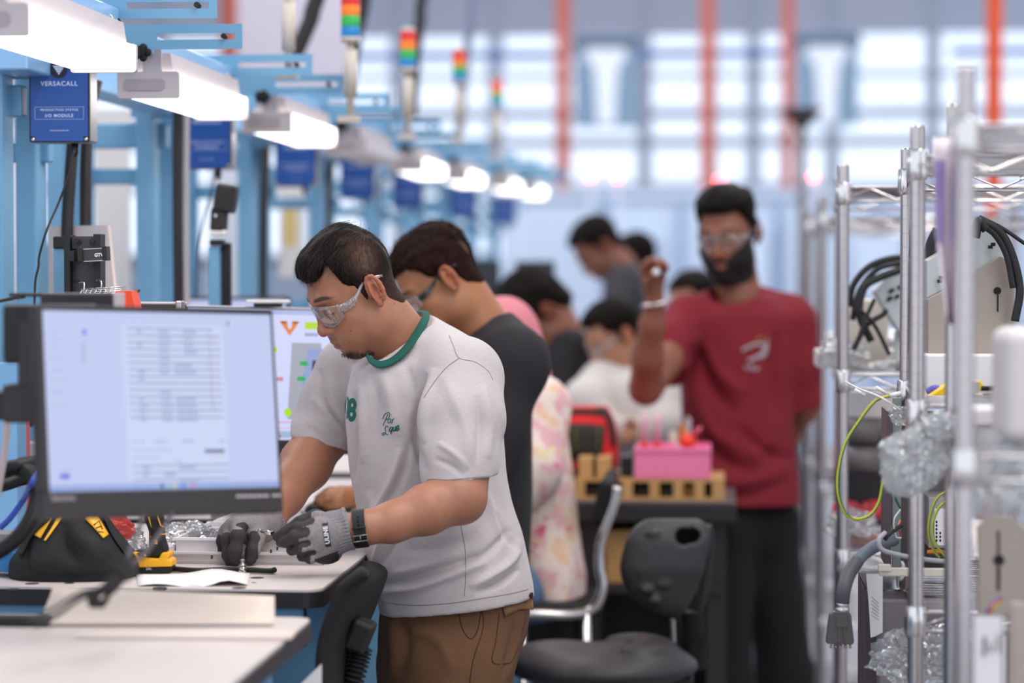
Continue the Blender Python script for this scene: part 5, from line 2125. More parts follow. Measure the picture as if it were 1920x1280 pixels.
garment([(690, 1150, 1215, 7.72, .09), (715, 1118, 1250, 7.72, .16), (760, 1105, 1272, 7.72, .18), (830, 1105, 1280, 7.72, .18), (900, 1110, 1280, 7.72, .18), (1000, 1110, 1280, 7.72, .18)],
        [([(1130, 720, 7.66), (1098, 752, 7.55), (1130, 800, 7.5), (1190, 815, 7.5)], [.075, .065, .05, .035]), ([(1240, 730, 7.6), (1245, 800, 7.5), (1210, 818, 7.5)], [.08, .06, .04])],
        mat('white_cotton', '#d9d0cb', rough=.9), P6, 'top', h=.007, noise=(.006, 12, 2))
legs(P6, mat('slate_trousers', '#4a5266', rough=.9), [(1160, 990, 7.7), (1230, 990, 7.75)], [(1160, 7.7), (1230, 7.75)], 7.7)
# ---- head behind the maroon shoulder
P8 = person(1300, 9.2, 'person mostly hidden behind the shoulder of the man in maroon, only hair showing')
sk, _, _ = put_head(1300, 572, 9.2, 40, 15, 0, P8, (1305, 640, 9.2), sc=1.0, skin='#b98466', hairc='#181313', hair_t=(.02, .014), h=.004)
skin_obj([sk], P8)
garment([(630, 1280, 1330, 9.2, .1), (660, 1250, 1360, 9.2, .16), (760, 1245, 1365, 9.2, .17), (900, 1245, 1365, 9.2, .17)], [([(1250, 680, 9.1), (1245, 760, 9.05)], [.06, .05])], mat('beige_cotton', '#c7b5ad', rough=.9), P8, 'shirt', h=.01)
legs(P8, M_BLKT, [(1280, 890, 9.2), (1330, 890, 9.2)], [(1280, 9.2), (1330, 9.25)], 9.2)
P9 = person(1196, 11.2, 'person in dusty pink top standing farthest back, just right of the leaning man')
sk, _, _ = put_head(1190, 486, 11.2, -30, 10, 0, P9, (1194, 540, 11.2), sc=.95, skin='#a5705a', hairc='#241c1c', hair_t=(.02, .016), h=.005)
skin_obj([sk], P9)
garment([(525, 1180, 1208, 11.2, .1), (545, 1165, 1225, 11.2, .15), (650, 1165, 1226, 11.2, .16), (760, 1165, 1226, 11.2, .16)], [([(1170, 560, 11.1), (1166, 620, 11.05)], [.06, .05])], mat('dusty_pink', '#a87884', rough=.9), P9, 'top', h=.01)
legs(P9, M_BLKT, [(1180, 750, 11.2), (1212, 750, 11.2)], [(1180, 11.2), (1212, 11.25)], 11.2)

# ---- bearded man in maroon
SK7 = '#8a5540'
P7 = person(1400, 6.85, 'person in a maroon t-shirt with a full black beard and safety glasses, right hand raised')
HL7 = [(0, .074), (30, .074), (45, .078), (56, .060), (66, .040), (78, .030), (84, -.010), (92, -.010), (98, .022), (118, .0), (130, -.030), (180, -.066)]
sk, HM7, HC7 = put_head(1366, 443, 6.85, 66, 12, -3, P7, (1388, 565, 6.88), sc=np.array([.97, .95, 1.02]), skin=SK7, hairc='#130f0f', hairline=HL7, h=.0026, neck_r=(.056, .066),
                        t_fn=lambda X, Y, Z: .006 + .026 * np.clip((Z + .1 * Y - .05) / .06, 0, 1) + 0 * X, beard=.0075, glasses_kw=dict(drop=-.002), hair_noise=(.004, 55), hair_top='#15110f')


def arm7(s):
    s.chain([Q(1285, 610, 6.78), Q(1245, 680, 6.66), Q(1212, 728, 6.58)], [.055, .048, .043], .02)
    s.chain([Q(1210, 728, 6.58), Q(1214, 670, 6.50), Q(1222, 610, 6.45), Q(1228, 568, 6.43)], [.044, .042, .032, .027], .02)
    kn = [Q(1210, 520, 6.42), Q(1218, 512, 6.40), Q(1230, 512, 6.40), Q(1240, 518, 6.41)]
    hand_sdf(s, Q(1228, 565, 6.43), None, kn,
             [[kn[0], Q(1207, 500, 6.38), Q(1216, 489, 6.36), Q(1228, 494, 6.36)], [kn[1], Q(1214, 495, 6.36), Q(1224, 487, 6.34), Q(1235, 495, 6.34)],
              [kn[2], Q(1230, 495, 6.36), Q(1240, 489, 6.35), Q(1246, 498, 6.35)], [kn[3], Q(1244, 503, 6.37), Q(1249, 498, 6.36), Q(1250, 508, 6.36)]],
             [Q(1214, 545, 6.42), Q(1214, 528, 6.37), Q(1224, 514, 6.34), Q(1232, 507, 6.335)], fr=.0095)
    # other arm behind the back
    s.chain([Q(1484, 640, 6.90), Q(1503, 700, 6.92), Q(1505, 765, 6.95), Q(1478, 815, 7.04), Q(1440, 840, 7.09)], [.055, .05, .044, .034, .028], .02)


arm = sdf_skin(*box_of([(1190, 480, 6.35), (1530, 900, 7.1)], .10), .0045, arm7, SK7)
skin_obj([sk, arm], P7)
tee7, bvh7 = garment([(560, 1318, 1460, 6.88, .10), (600, 1270, 1500, 6.88, .125), (660, 1268, 1496, 6.88, .13), (740, 1276, 1488, 6.88, .13), (830, 1284, 1490, 6.88, .13), (900, 1288, 1497, 6.88, .135), (946, 1292, 1500, 6.88, .14)],
                     [([(1380, 575, 6.90), (1300, 600, 6.84)], [.075, .07]), ([(1390, 575, 6.90), (1475, 600, 6.90)], [.075, .075]), ([(1290, 600, 6.82), (1262, 645, 6.73), (1246, 690, 6.68)], [.072, .067, .065]),
                      ([(1482, 605, 6.89), (1494, 680, 6.90), (1502, 760, 6.93)], [.075, .068, .064])],
                     M_MAR, P7, 't_shirt', h=.0055, noise=(.004, 14, 9), subs=[([(1385, 590, 6.86), (1368, 520, 6.82)], [.058, .075])],
                     cuts=[((1240, 686, 6.7), (-.15, 0, -1), (1232, 712, 6.64), .085), ((1502, 768, 6.92), (.1, 0, -1), (1505, 800, 6.95), .09), ((1380, 550, 6.8), (0, -.5, .85), (1375, 530, 6.84), .09)],
                     folds=[([(1300, 640), (1330, 720), (1380, 780)], 14, -0.0180), ([(1290, 700), (1330, 800), (1400, 850)], 14, 0.0150), ([(1290, 760), (1340, 850), (1420, 890)], 12, -0.0150), ([(1310, 620), (1350, 700), (1400, 740)], 12, 0.0120),
                            ([(1460, 620), (1452, 700), (1465, 790)], 10, -0.0180), ([(1300, 880), (1380, 905), (1480, 880)], 12, 0.0120), ([(1310, 915), (1390, 930), (1480, 905)], 10, -0.0120), ([(1450, 760), (1440, 830), (1400, 860)], 12, 0.0120),
                            ([(1380, 800), (1440, 850), (1490, 860)], 10, -0.0135)], k=.025)
M_P7A, M_P7B = mat('print_grey', '#a9a0a6', rough=.8), mat('print_gold', '#b08a3c', rough=.7)
for pts, m_, rr in (([(1391, 657), (1405, 650), (1420, 645), (1434, 647)], M_P7A, .0045), ([(1436, 650), (1428, 664), (1415, 672), (1402, 676)], M_P7A, .0055), ([(1438, 640), (1436, 660), (1426, 672)], M_P7A, .004),
                    ([(1396, 686), (1402, 692), (1408, 687), (1416, 694), (1422, 688)], M_P7A, .0035), ([(1416, 640), (1424, 634), (1432, 632)], M_P7B, .002), ([(1436, 640), (1441, 633)], M_P7B, .0018)):
    P = [on_cloth(bvh7, q.x, q.y, .001) for q in bez([(a, b_, 0) for a, b_ in pts], 14)]
    P = [p for p in P if p is not None]
    if len(P) > 2:
        MB().tube(P, rr, 6).build('chest_print', m_, tee7)
legs(P7, M_BLKT, [(1362, 985, 6.85), (1438, 985, 6.92)], [(1352, 6.80), (1503, 6.98)], 6.85, r=(.088, .068))
g = MB()
c = np.array(Q(1228, 571, 6.43))
g.tube([Vector(cam2world(c + np.array([math.cos(t) * .032, math.sin(t) * .032, .004 * math.cos(t)]))) for t in [i * math.pi / 12 for i in range(24)]], .0052, 8, closed=True)
g.build('bracelet', M_CHROME, P7)
tag(MB().lathe([(.009, 0), (.011, .004), (.011, .014), (.007, .018)], W(1231, 512, 6.335), (0, -1, .2), 12).build('metal_fitting', M_CHROME), 'tiny shiny metal fitting held up in the fingers of the man in maroon', 'fitting')
# ================================================================== monitors
def plane_frame(tl, tr, bl, d_l, d_r):
    """screen rectangle from three photo corners and the depths of its two sides"""
    a, b = W(*tl, d_l), W(*tr, d_r)
    u = (b - a)
    rb_ = ray(*bl)
    c = C0 + rb_ * ((a - C0).dot(u) / rb_.dot(u))
    v = (c - a)
    wd = u.length
    u.normalize()
    v = (v - u * v.dot(u))
    ht = v.length
    v.normalize()
    return a, u, -v, wd, ht     # origin top-left, right, up


M_SCR = mat('screen_pale_blue', '#101014', rough=.3, emit='#b9c2e6', es=.98)
M_SCRL = mat('screen_page', '#101014', rough=.3, emit='#c3cbea', es=.99)
M_SCRG = mat('screen_grey', '#101014', rough=.3, emit='#8f96b4', es=.9)
M_SCRD = mat('screen_dark', '#101014', rough=.3, emit='#3a3f58', es=.9)
M_SCRF = mat('screen_faint', '#101014', rough=.3, emit='#a8b0d2', es=.95)
M_SCRB = mat('screen_blue', '#101014', rough=.3, emit='#4c5be0', es=.9)
M_SCRT = mat('screen_taskbar', '#101014', rough=.3, emit='#94a9dc', es=.9)
M_BEZ = mat('bezel_charcoal', '#2e2829', rough=.5)

T1 = thing('monitor', W(300, 970, 3.47), 'large charcoal-framed monitor in the left foreground showing a lined document', 'monitor')
o, u, v, wd, ht = plane_frame((79, 581), (506, 590), (93, 922), 3.38, 3.57)
n = u.cross(v).normalized()          # toward the viewer
if n.dot(FW) > 0:
    n = -n


def rect(g, fx0, fy0, fx1, fy1, lift, O, U, V, WD, HT, N):
    P = [O + U * (WD * a) - V * (HT * b) + N * lift for a, b in ((fx0, fy0), (fx1, fy0), (fx1, fy1), (fx0, fy1))]
    g.quad(*P)


def slab(fx0, fy0, fx1, fy1, z0, z1, name, m, parent, O, U, V, WD, HT, N, bev=.002):
    P0 = O + U * (WD * (fx0 + fx1) / 2) - V * (HT * (fy0 + fy1) / 2) + N * ((z0 + z1) / 2)
    R = Matrix((U, V, U.cross(V))).transposed()
    return MB().box(P0, (WD * (fx1 - fx0), HT * (fy1 - fy0), abs(z1 - z0)), R, bev).build(name, m, parent)


A1 = (o, u, v, wd, ht, n)
slab(-.028, -.022, 1.008, 1.0, -.030, -.001, 'housing', M_BEZ, T1, *A1)
slab(-.030, 1.002, 1.012, 1.145, -.030, .003, 'bottom_bezel', M_BEZ, T1, *A1)
slab(-.030, -.022, 0, 1.0, -.020, .003, 'side_bezel', M_BEZ, T1, *A1)
slab(1.0, -.022, 1.010, 1.0, -.020, .003, 'side_bezel', M_BEZ, T1, *A1)
slab(-.030, -.030, 1.010, -.005, -.020, .003, 'top_bezel', M_BEZ, T1, *A1)
g = MB()
rect(g, 0, 0, 1, 1, .0005, *A1)
sc1 = g.build('screen', M_SCR, T1)
g = MB()
rect(g, .335, .075, .775, .945, .0008, *A1)
g.build('document_page', M_SCRL, sc1)
g = MB()
for k in range(14):
    y = .090 + .0385 * k
    x1 = .735 if k == 0 else .762
    rect(g, .352, y, x1, y + .0085, .0011, *A1)
for k in range(3):
    y = .862 + .037 * k
    rect(g, .352, y, .775, y + .008, .0011, *A1)
rect(g, .715, .10, .718, .56, .0011, *A1)
g.build('ruled_lines', M_SCRG, sc1)
g = MB()
rr = random.Random(3)
for k in range(17):
    y = .101 + .0385 * k if k < 14 else .871 + .037 * (k - 14)
    for (a, b) in ((.395, .43), (.49, .55), (.555, .65), (.60, .66)):
        if rr.random() < .55 or 9 < k < 14:
            rect(g, a, y, b - rr.random() * .02, y + .017, .0010, *A1)
for (a, b, c, d_) in ((.355, .725, .375, .737), (.39, .725, .41, .737), (.45, .725, .51, .737), (.57, .725, .63, .737), (.74, .725, .765, .737), (.355, .775, .53, .783), (.355, .815, .47, .825), (.54, .84, .57, .85), (.03, .12, .06, .125),
                      (.025, .16, .08, .166), (.025, .2, .07, .206), (.025, .26, .075, .266), (.025, .33, .08, .336), (.025, .38, .09, .386), (.025, .45, .08, .456), (.025, .52, .085, .526), (.04, .885, .10, .892), (.16, .17, .17, .30), (.0, .022, 1, .0235), (.42, .14, .99, .1415)):
    rect(g, a, b, c, d_, .0010, *A1)
g.build('faint_text', M_SCRF, sc1)
for r4 in ((.045, .905, .085, .93), (.165, .105, .178, .135)):
    g = MB()
    rect(g, *r4, .0012, *A1)
    g.build('blue_button', M_SCRB, sc1)
put_text('≣ Yokkelivik'.replace('≣ Yokkelivik', 'Invoice'), .0135, o + u * (wd * .705) - v * (ht * .792) + n * .0012, u, v, M_SCRD, sc1, name='page_heading', bold=.0008) if False else None
g = MB()
for k in range(7):
    x = .672 + .0125 * k
    rect(g, x, .776 + .004 * (k % 2), x + .010, .799, .0012, *A1)
rect(g, .80, .045, .806, .07, .0012, *A1)
g.build('dark_heading', M_SCRD, sc1)
g = MB()
rect(g, 0, .965, 1, 1.0, .0009, *A1)
g.build('taskbar', M_SCRT, sc1)
for x, cc in ((.355, '#6aa8f0'), (.47, '#20324a'), (.50, '#8ad0b8'), (.525, '#e6d870'), (.545, '#6aa0e8'), (.565, '#4a6ad8'), (.588, '#b8a0c8'), (.61, '#e07080')):
    g = MB()
    rect(g, x, .97, x + .012, .992, .0012, *A1)
    g.build('taskbar_icon', mat('icon_' + cc[1:], '#101014', emit=cc, es=.9), sc1)
put_text('lenovo', .0125, o + u * (wd * .052) - v * (ht * 1.035) + n * .0036, u, v, mat('bezel_print', '#9b9092', rough=.5), T1, bold=.0003)
g = MB()
for k in range(9):
    x = .80 + .0215 * k + (.012 if k > 6 else 0)
    rect(g, x, 1.043, x + .0155, 1.055, .0036, *A1)
g.build('bezel_marks', mat('bezel_mark_white', '#cfc8c8', rough=.5), T1)
# arm and bracket holding the screen
M_ARM = mat('arm_black', '#171415', rough=.5)
MB().box(W(95, 625, 3.50), (.13, .05, .085), Matrix.Rotation(R_(8), 3, 'Z'), .006).build('mount_head', M_ARM, T1)
g = MB()
g.box(W(-40, 760, 3.52), (.22, .05, .042), Matrix.Rotation(R_(10), 3, 'Z'), .006)
g.box(W(45, 755, 3.5), (.05, .055, .056), None, .006)
g.box(W(56, 690, 3.49), (.028, .035, .14), None, .006)
g.build('support_arm', M_BEZ, T1)
pole = W(-150, 760, 3.55)
MB().cyl((pole.x, pole.y, ZB), (pole.x, pole.y, 1.62), .018).build('support_pole', M_ARM, T1)
g = MB()
b0 = W(-40, 760, 3.52)
g.cyl(b0, (pole.x, pole.y, b0.z), .016)
g.build('support_arm', M_BEZ, T1)

# flat dark box standing behind the monitor top
a, b = W(75, 618, 3.72), W(214, 549, 3.72)
MB().box2((a.x, a.y, a.z), (b.x, a.y + .06, b.z), bev=.005).build('rear_module', M_BEZ, T1)
a, b = W(16, 556, 3.73), W(80, 549, 3.73)
MB().box2((a.x, a.y, a.z), (b.x, a.y + .05, b.z), bev=.002).build('module_lip', M_BEZ, T1)
a, b = W(210, 580, 3.715), W(214, 549, 3.715)
MB().box2((a.x, a.y, a.z), (b.x + .002, a.y + .06, b.z), bev=.001).build('grey_end_strip', M_GREYP, T1)
a = W(95, 600, 3.60)
MB().box2((a.x - .03, a.y - .12, a.z - .02), (a.x + .03, a.y + .18, a.z + .02), bev=.003).build('mount_link', M_ARM, T1)

# ---- second monitor
T2 = thing('monitor', W(520, 840, 4.95), 'thin-framed monitor behind the man in grey showing a machine picture with green arrows', 'monitor')
o, u, v, wd, ht = plane_frame((352, 577), (668, 584), (356, 824), 4.86, 4.98)
n = u.cross(v).normalized()
if n.dot(FW) > 0:
    n = -n
A2 = (o, u, v, wd, ht, n)


def fx(px):
    return (px - 352) / 316


def fy(py, px=520):
    return (py - 579) / 245


slab(-.012, -.016, 1.01, 1.10, -.028, -.001, 'housing', M_BEZ, T2, *A2)
slab(-.012, 1.002, 1.01, 1.10, -.02, .002, 'bottom_bezel', M_BEZ, T2, *A2)
slab(-.012, -.022, 1.01, -.004, -.03, .002, 'top_bezel', M_GREYP, T2, *A2)
g = MB()
rect(g, 0, 0, 1, 1, .0005, *A2)
sc2 = g.build('screen', mat('screen_white_blue', '#101014', rough=.3, emit='#c9cff2', es=.98), T2)


def sq(px0, py0, px1, py1, lift, m, name):
    g = MB()
    rect(g, fx(px0), fy(py0), fx(px1), fy(py1), lift, *A2)
    return g.build(name, m, sc2)


def em(c, e=.95):
    return mat('screen_' + c[1:], '#101014', rough=.3, emit=c, es=e)


def poly2(pts, lift, m, name):
    g = MB()
    g.cap([g.bm.verts.new(o + u * (wd * fx(a)) - v * (ht * fy(b)) + n * lift) for a, b in pts])
    return g.build(name, m, sc2)


sq(352, 579, 668, 588, .0008, em('#aab4e0'), 'title_bar')
g = poly2([(521, 600), (536, 600), (537, 612), (540, 616), (544, 612), (545, 600), (560, 600), (540, 628)], .0009, em('#dd7f2e'), 'orange_mark')
poly2([(524, 601), (534, 601), (535, 604), (526, 604)], .0011, em('#7a3f16'), 'orange_mark_shade')
poly2([(547, 601), (557, 601), (555, 604), (546, 604)], .0011, em('#7a3f16'), 'orange_mark_shade')
sq(569, 601, 596, 615, .0009, em('#b2d42a'), 'green_label')
put_text('Annex', .0085, o + u * (wd * fx(580)) - v * (ht * fy(625)) + n * .0010, u, v, em('#7c84a4'), sc2, name='small_caption') if False else None
g = MB()
for k in range(5):
    rect(g, fx(569 + 5 * k), fy(622), fx(572.5 + 5 * k), fy(628), .0010, *A2)
g.build('small_caption', em('#7c84a4'), sc2)
poly2([(544, 641), (600, 641), (590, 785), (532, 785)], .0009, em('#a3a4b2'), 'machine_picture')
poly2([(572, 652), (640, 652), (640, 785), (552, 785)], .0010, em('#8f9bcb'), 'machine_panel')
poly2([(560, 770), (640, 770), (640, 786), (556, 786)], .0012, em('#b9c4ea'), 'machine_base')
poly2([(582, 674), (640, 672), (640, 723), (577, 723)], .0012, em('#2f3040'), 'machine_window')
poly2([(590, 681), (640, 679), (640, 717), (586, 717)], .0014, em('#9a9a94'), 'machine_window_glass')
g = MB()
g.cap([g.bm.verts.new(o + u * (wd * fx(585 + 15 * math.cos(t))) - v * (ht * fy(743 + 9 * math.sin(t))) + n * .0012) for t in [i * math.pi / 12 for i in range(24)]])
g.build('machine_knob', em('#5a6790'), sc2)
for y in (680, 709):
    x0 = 558 if y == 680 else 552
    poly2([(x0, y - 4), (x0 + 10, y - 4), (x0 + 10, y - 7), (x0 + 17, y), (x0 + 10, y + 7), (x0 + 10, y + 4), (x0, y + 4)], .0014, em('#10a850'), 'green_arrow')
for (cx_, cy_, r_) in ((533, 772, 7), (511, 654, 5)):
    g = MB()
    g.cap([g.bm.verts.new(o + u * (wd * fx(cx_ + r_ * math.cos(t) * 1.0)) - v * (ht * fy(cy_ + r_ * 1.1 * math.sin(t))) + n * .0014) for t in [i * math.pi / 10 for i in range(20)]])
    g.build('lime_dot', em('#a9dc24'), sc2)
sq(512, 706, 526, 714, .0010, em('#c98a94'), 'red_caption')
sq(512, 790, 668, 792, .0010, em('#e48aa8'), 'pink_line')
sq(512, 801, 668, 802.5, .0010, em('#e4a0b8'), 'pink_line')
sq(512, 808, 668, 820, .0010, em('#9cb4d0'), 'task_strip')
sq(516, 815, 519, 820, .0012, em('#c02860'), 'task_icon')
MB().box(W(520, 860, 5.0), (.05, .03, .16), None, .004).build('stand_neck', M_ARM, T2)
MB().box((W(520, 860, 5.0).x, W(520, 860, 5.0).y, ZB + .006), (.22, .16, .012), None, .004).build('stand_foot', M_ARM, T2)
# camera bar on top
T = thing('sensor_bar', W(503, 575, 4.88), 'flat black and white sensor bar sitting on the second monitor', 'sensor')
MB().box(W(503, 565, 4.9), (.085, .035, .007), None, .002).build('body', M_WHITE, T)
MB().box(W(503, 570, 4.9), (.055, .03, .012), None, .002).build('base', M_BLACK, T)
# third, pale monitor behind
T3 = thing('monitor', W(500, 620, 6.2), 'farther monitor whose pale top edge shows above the second one', 'monitor')
a, b = W(350, 700, 6.2), W(545, 556, 6.2)
MB().box2((a.x, a.y, a.z), (b.x, a.y + .03, b.z), bev=.003).build('housing', M_BEZ, T3)
MB().box2((a.x + .008, a.y - .002, a.z + .01), (b.x - .008, a.y, b.z - .008)).build('screen', M_SCR, T3)
MB().box2(((a.x + b.x) / 2 - .03, a.y + .01, ZB), ((a.x + b.x) / 2 + .03, a.y + .04, a.z + .02)).build('stand', M_ARM, T3)
for (x0, y0, x1, y1, d, lb) in ((886, 487, 936, 560, 9.0, 'dark blue-grey monitor back beyond the man in black'), (966, 489, 1040, 530, 9.3, 'dark monitor back above the bowed dark head')):
    a, b = W(x0, y1, d), W(x1, y0, d)
    T = thing('monitor', ((a.x + b.x) / 2, a.y, ZB), lb, 'monitor')
    MB().box2((a.x, a.y, a.z), (b.x, a.y + .04, b.z), bev=.006).build('housing', mat('slate_plastic', '#2c333d', rough=.5), T)
    MB().box2(((a.x + b.x) / 2 - .02, a.y + .01, ZB), ((a.x + b.x) / 2 + .02, a.y + .03, a.z + .02)).build('stand', M_ARM, T)

# ================================================================== rack panel, basket, orange holder
T = thing('tool_post', W(113, 640, 4.55), 'short blue square post with black cap beside the black rack panel', 'post')
a, b = W(101, 640, 4.55), W(125, 462, 4.55)
MB().box2((a.x, a.y, ZB), (b.x, a.y + .03, b.z), bev=.001).build('post', M_BLUE, T)
a, b = W(99, 466, 4.54), W(125, 443, 4.54)
MB().box2((a.x, a.y - .001, a.z), (b.x, a.y + .034, b.z), bev=.003).build('cap', M_BLACK, T)
T = thing('rack_panel', W(165, 640, 4.5), 'black slotted rack panel with a clamp bracket, behind the big monitor', 'rack panel')
a, b = W(137, 640, 4.5), W(182, 443, 4.5)
M_PAN = mat('panel_grey_black', '#3b3639', rough=.45)
MB().box2((a.x, a.y, ZB), (b.x, a.y + .003, b.z)).build('back_plate', M_PAN, T)
c1, c2 = W(126, 640, 4.5), W(138, 443, 4.5)
MB().box2((c1.x, a.y - .02, ZB), (c2.x, a.y + .02, c2.z + .002)).build('side_flange', M_BLACK, T)
c1, c2 = W(181, 640, 4.5), W(195, 441, 4.5)
MB().box2((c1.x, a.y - .015, ZB), (c2.x, a.y + .02, c2.z + .002)).build('side_flange', M_BLACK, T)
c1, c2 = W(137, 466, 4.49), W(183, 444, 4.49)
MB().box2((c1.x, a.y - .012, c1.z), (c2.x, a.y - .008, c2.z)).build('top_strip', M_PAN, T)
for k in range(2):
    p = W(144 + 30 * k, 453, 4.475)
    MB().cyl(p, p + Vector((0, .03, 0)), .0065).cyl(p - Vector((0, .004, 0)), p, .0035).build('knob', M_BLACK, T)
g = MB()
for yy in (453, 502, 527):
    for k in range(11):
        x = 141 + 4 * k
        if yy == 453 and not (3 <= k <= 7):
            continue
        p = W(x, yy, 4.49 if yy == 453 else 4.497)
        g.box(p - Vector((0, .0045 if yy == 453 else .001, 0)), (.0014, .001, .006))
g.build('slot_row', mat('slot_black', '#0a0a0a', rough=.9), T)
br = MB()
c = W(176, 478, 4.44)
Rm = Matrix.Rotation(R_(-3), 3, 'Y')
br.box(c, (.040, .02, .022), Rm, .001)
B_ = br.build('clamp_bar', M_PAN, T)
for x in (153, 199):
    p = W(x, 478 if x == 153 else 475, 4.438)
    MB().box(p, (.009, .026, .026), Rm, .001).build('clamp_end', M_BLACK, B_)
for z in (466, 489):
    MB().box(W(176, z, 4.43), (.040, .003, .0016), Rm).build('bright_edge', M_STEEL, B_)
MB().box(W(140, 480, 4.47), (.012, .05, .02), None, .001).build('clamp_end', M_BLACK, B_)
put_text('GTV', .0085, W(186, 478, 4.43) - FW * .003, (math.cos(R_(3)), 0, math.sin(R_(3))), (0, 0, 1), M_WHITE, B_, bold=.0004)
# wire basket
T = thing('wire_basket', W(195, 560, 4.35), 'small chrome wire basket in front of the black rack panel', 'basket')
g = MB()
for k in range(9):
    g.tube([W(150 + 9 * k, 553, 4.32), W(153 + 9 * k, 543, 4.36), W(163 + 8.5 * k, 540, 4.42)], .0011, 5)
for k in range(4):
    g.tube([W(152, 551 - 3 * k, 4.32 + .03 * k), W(236, 549 - 4 * k, 4.32 + .03 * k)], .0012, 5)
g.tube(bez([W(157, 556, 4.36), W(158, 533, 4.36), W(155, 529, 4.37), W(149, 530, 4.39)], 12), .0015, 6)
g.tube(bez([W(190, 545, 4.38), W(190, 529, 4.38), W(184, 524, 4.40), W(180, 527, 4.41)], 12), .0015, 6)
g.tube([W(152, 556, 4.32), W(152, 600, 4.32)], .002, 5).tube([W(232, 552, 4.36), W(232, 600, 4.36)], .002, 5)
g.build('wire_grid', M_CHROME, T)
T = thing('orange_holder', W(232, 600, 4.2), 'bright orange plastic tool holder at the right end of the wire basket', 'holder')
M_ORP = mat('orange_plastic', '#f0481a', rough=.45)
a, b = W(216, 584, 4.2), W(244, 545, 4.2)
MB().prism([(0, 0), (.036, 0), (.028, .036), (.0, .036)], (a.x, a.y + .05, a.z), (1, 0, 0), (0, 0, 1), .05).build('shell', M_ORP, T)
MB().box2((a.x, a.y, a.z - .09), (b.x, a.y + .05, a.z), bev=.002).build('shell', M_ORP, T)
MB().tube([W(242, 552, 4.22), W(260, 544, 4.25)], .0035, 8).build('handle', M_BLACK, T)
T = thing('flat_scanner', W(295, 570, 4.3), 'flat black and grey device right of the orange holder', 'device')
MB().box(W(294, 569, 4.3), (.10, .05, .006), None, .002).build('top_plate', M_GREYP, T)
MB().box(W(294, 576, 4.3), (.095, .06, .012), None, .003).build('body', M_BLACK, T)
MB().box(W(338, 572, 4.28), (.012, .03, .016), None, .003).build('bright_clip', M_STEEL, T)
MB().cyl(W(290, 580, 4.3), (W(290, 580, 4.3).x, W(290, 580, 4.3).y, ZB), .012).build('stand', M_ARM, T)
# handheld scanner on stand
T = thing('barcode_scanner', W(415, 600, 5.3), 'black barcode scanner on a stand left of the third blue module', 'scanner')
g = MB()
Rm = Matrix.Rotation(R_(9), 3, 'Y')
g.box(W(424, 372, 5.3), (.044, .05, .062), Rm, .006)
g.build('scanner_head', M_BLACK, T)
MB().box(W(411, 412, 5.3), (.036, .035, .055), Matrix.Rotation(R_(4), 3, 'Y'), .008).build('grip', M_DARK, T)
MB().box(W(410, 436, 5.3), (.035, .03, .012), None, .003).build('white_collar', M_WHITE, T)
MB().box(W(408, 455, 5.3), (.032, .03, .014), None, .003).build('clamp', M_BLACK, T)
a, b = W(414, 640, 5.32), W(433, 455, 5.32)
MB().box2((a.x, a.y, ZB), (b.x, a.y + .02, b.z), bev=.003).build('black_post', M_BLACK, T)
a, b = W(391, 640, 5.3), W(412, 462, 5.3)
MB().box2((a.x, a.y, ZB), (b.x, a.y + .03, b.z), bev=.002).build('blue_post', M_BLUE, T)
MB().cyl(W(404, 404, 5.27), W(404, 404, 5.26), .003).build('screw', M_CHROME, T)

# ================================================================== things on the bench
# black and yellow tool bag
T = thing('tool_bag', (RZ(140, 1092, ZB).x, RZ(140, 1092, ZB).y, ZB), 'black fabric tool bag with yellow straps, on the bench left of the drill', 'bag')
s = SDF(*box_of([(20, 1095, 4.0), (270, 930, 4.4)], .03), .004)


def stb(py, xl, xr, d, rv):
    a_, b_ = Q(xl, py, d), Q(xr, py, d)
    return (a_[2], (a_[0] + b_[0]) / 2, d, (b_[0] - a_[0]) / 2, rv)


s.loft([stb(1088, 34, 246, 4.17, .105), stb(1070, 24, 262, 4.17, .115), stb(1050, 25, 258, 4.17, .112), stb(1020, 45, 236, 4.17, .095), stb(990, 56, 214, 4.17, .07), stb(960, 70, 196, 4.17, .045), stb(925, 84, 172, 4.17, .028)], 0, p=3.0)
s.cut(Q(140, 1091, 4.17), (0, 0, -1))
bag, bvb = cloth_obj(s, 'bag_body', mat('bag_nylon', '#131113', rough=.75, bump=.4, bscale=400), T,
                     [([(215, 960), (225, 1000), (250, 1050)], 6, .006), ([(130, 980), (160, 1020), (200, 1050)], 18, .010), ([(60, 1010), (50, 1050), (60, 1085)], 6, -.006), ([(120, 975), (122, 1020), (150, 1060)], 12, -.008), ([(60, 1080), (140, 1082), (230, 1078)], 5, -.004)], noise=(.004, 14, 5), smooth=3)


def ribbon(pts, wpx, m, parent, bvh, name, lift=.0025, n=20):
    P = bez([(a_, b_, 0) for a_, b_ in pts], n)
    rows = []
    for i, p in enumerate(P):
        q = P[min(i + 1, len(P) - 1)] - P[max(i - 1, 0)]
        nn = Vector((-q.y, q.x, 0)).normalized()
        wv = wpx if not isinstance(wpx, (list, tuple)) else np.interp(i / (len(P) - 1), [0, 1], wpx)
        row = []
        for k in (-1, -.33, .33, 1):
            h_ = on_cloth(bvh, p.x + nn.x * wv * k, p.y + nn.y * wv * k, lift)
            row.append(h_)
        if all(x is not None for x in row):
            rows.append(row)
    if len(rows) < 2:
        return None
    g = MB()
    g.grid(rows)
    o_ = g.build(name, m, parent, smooth=True)
    so_ = o_.modifiers.new('s', 'SOLIDIFY')
    so_.thickness = .002
    return o_


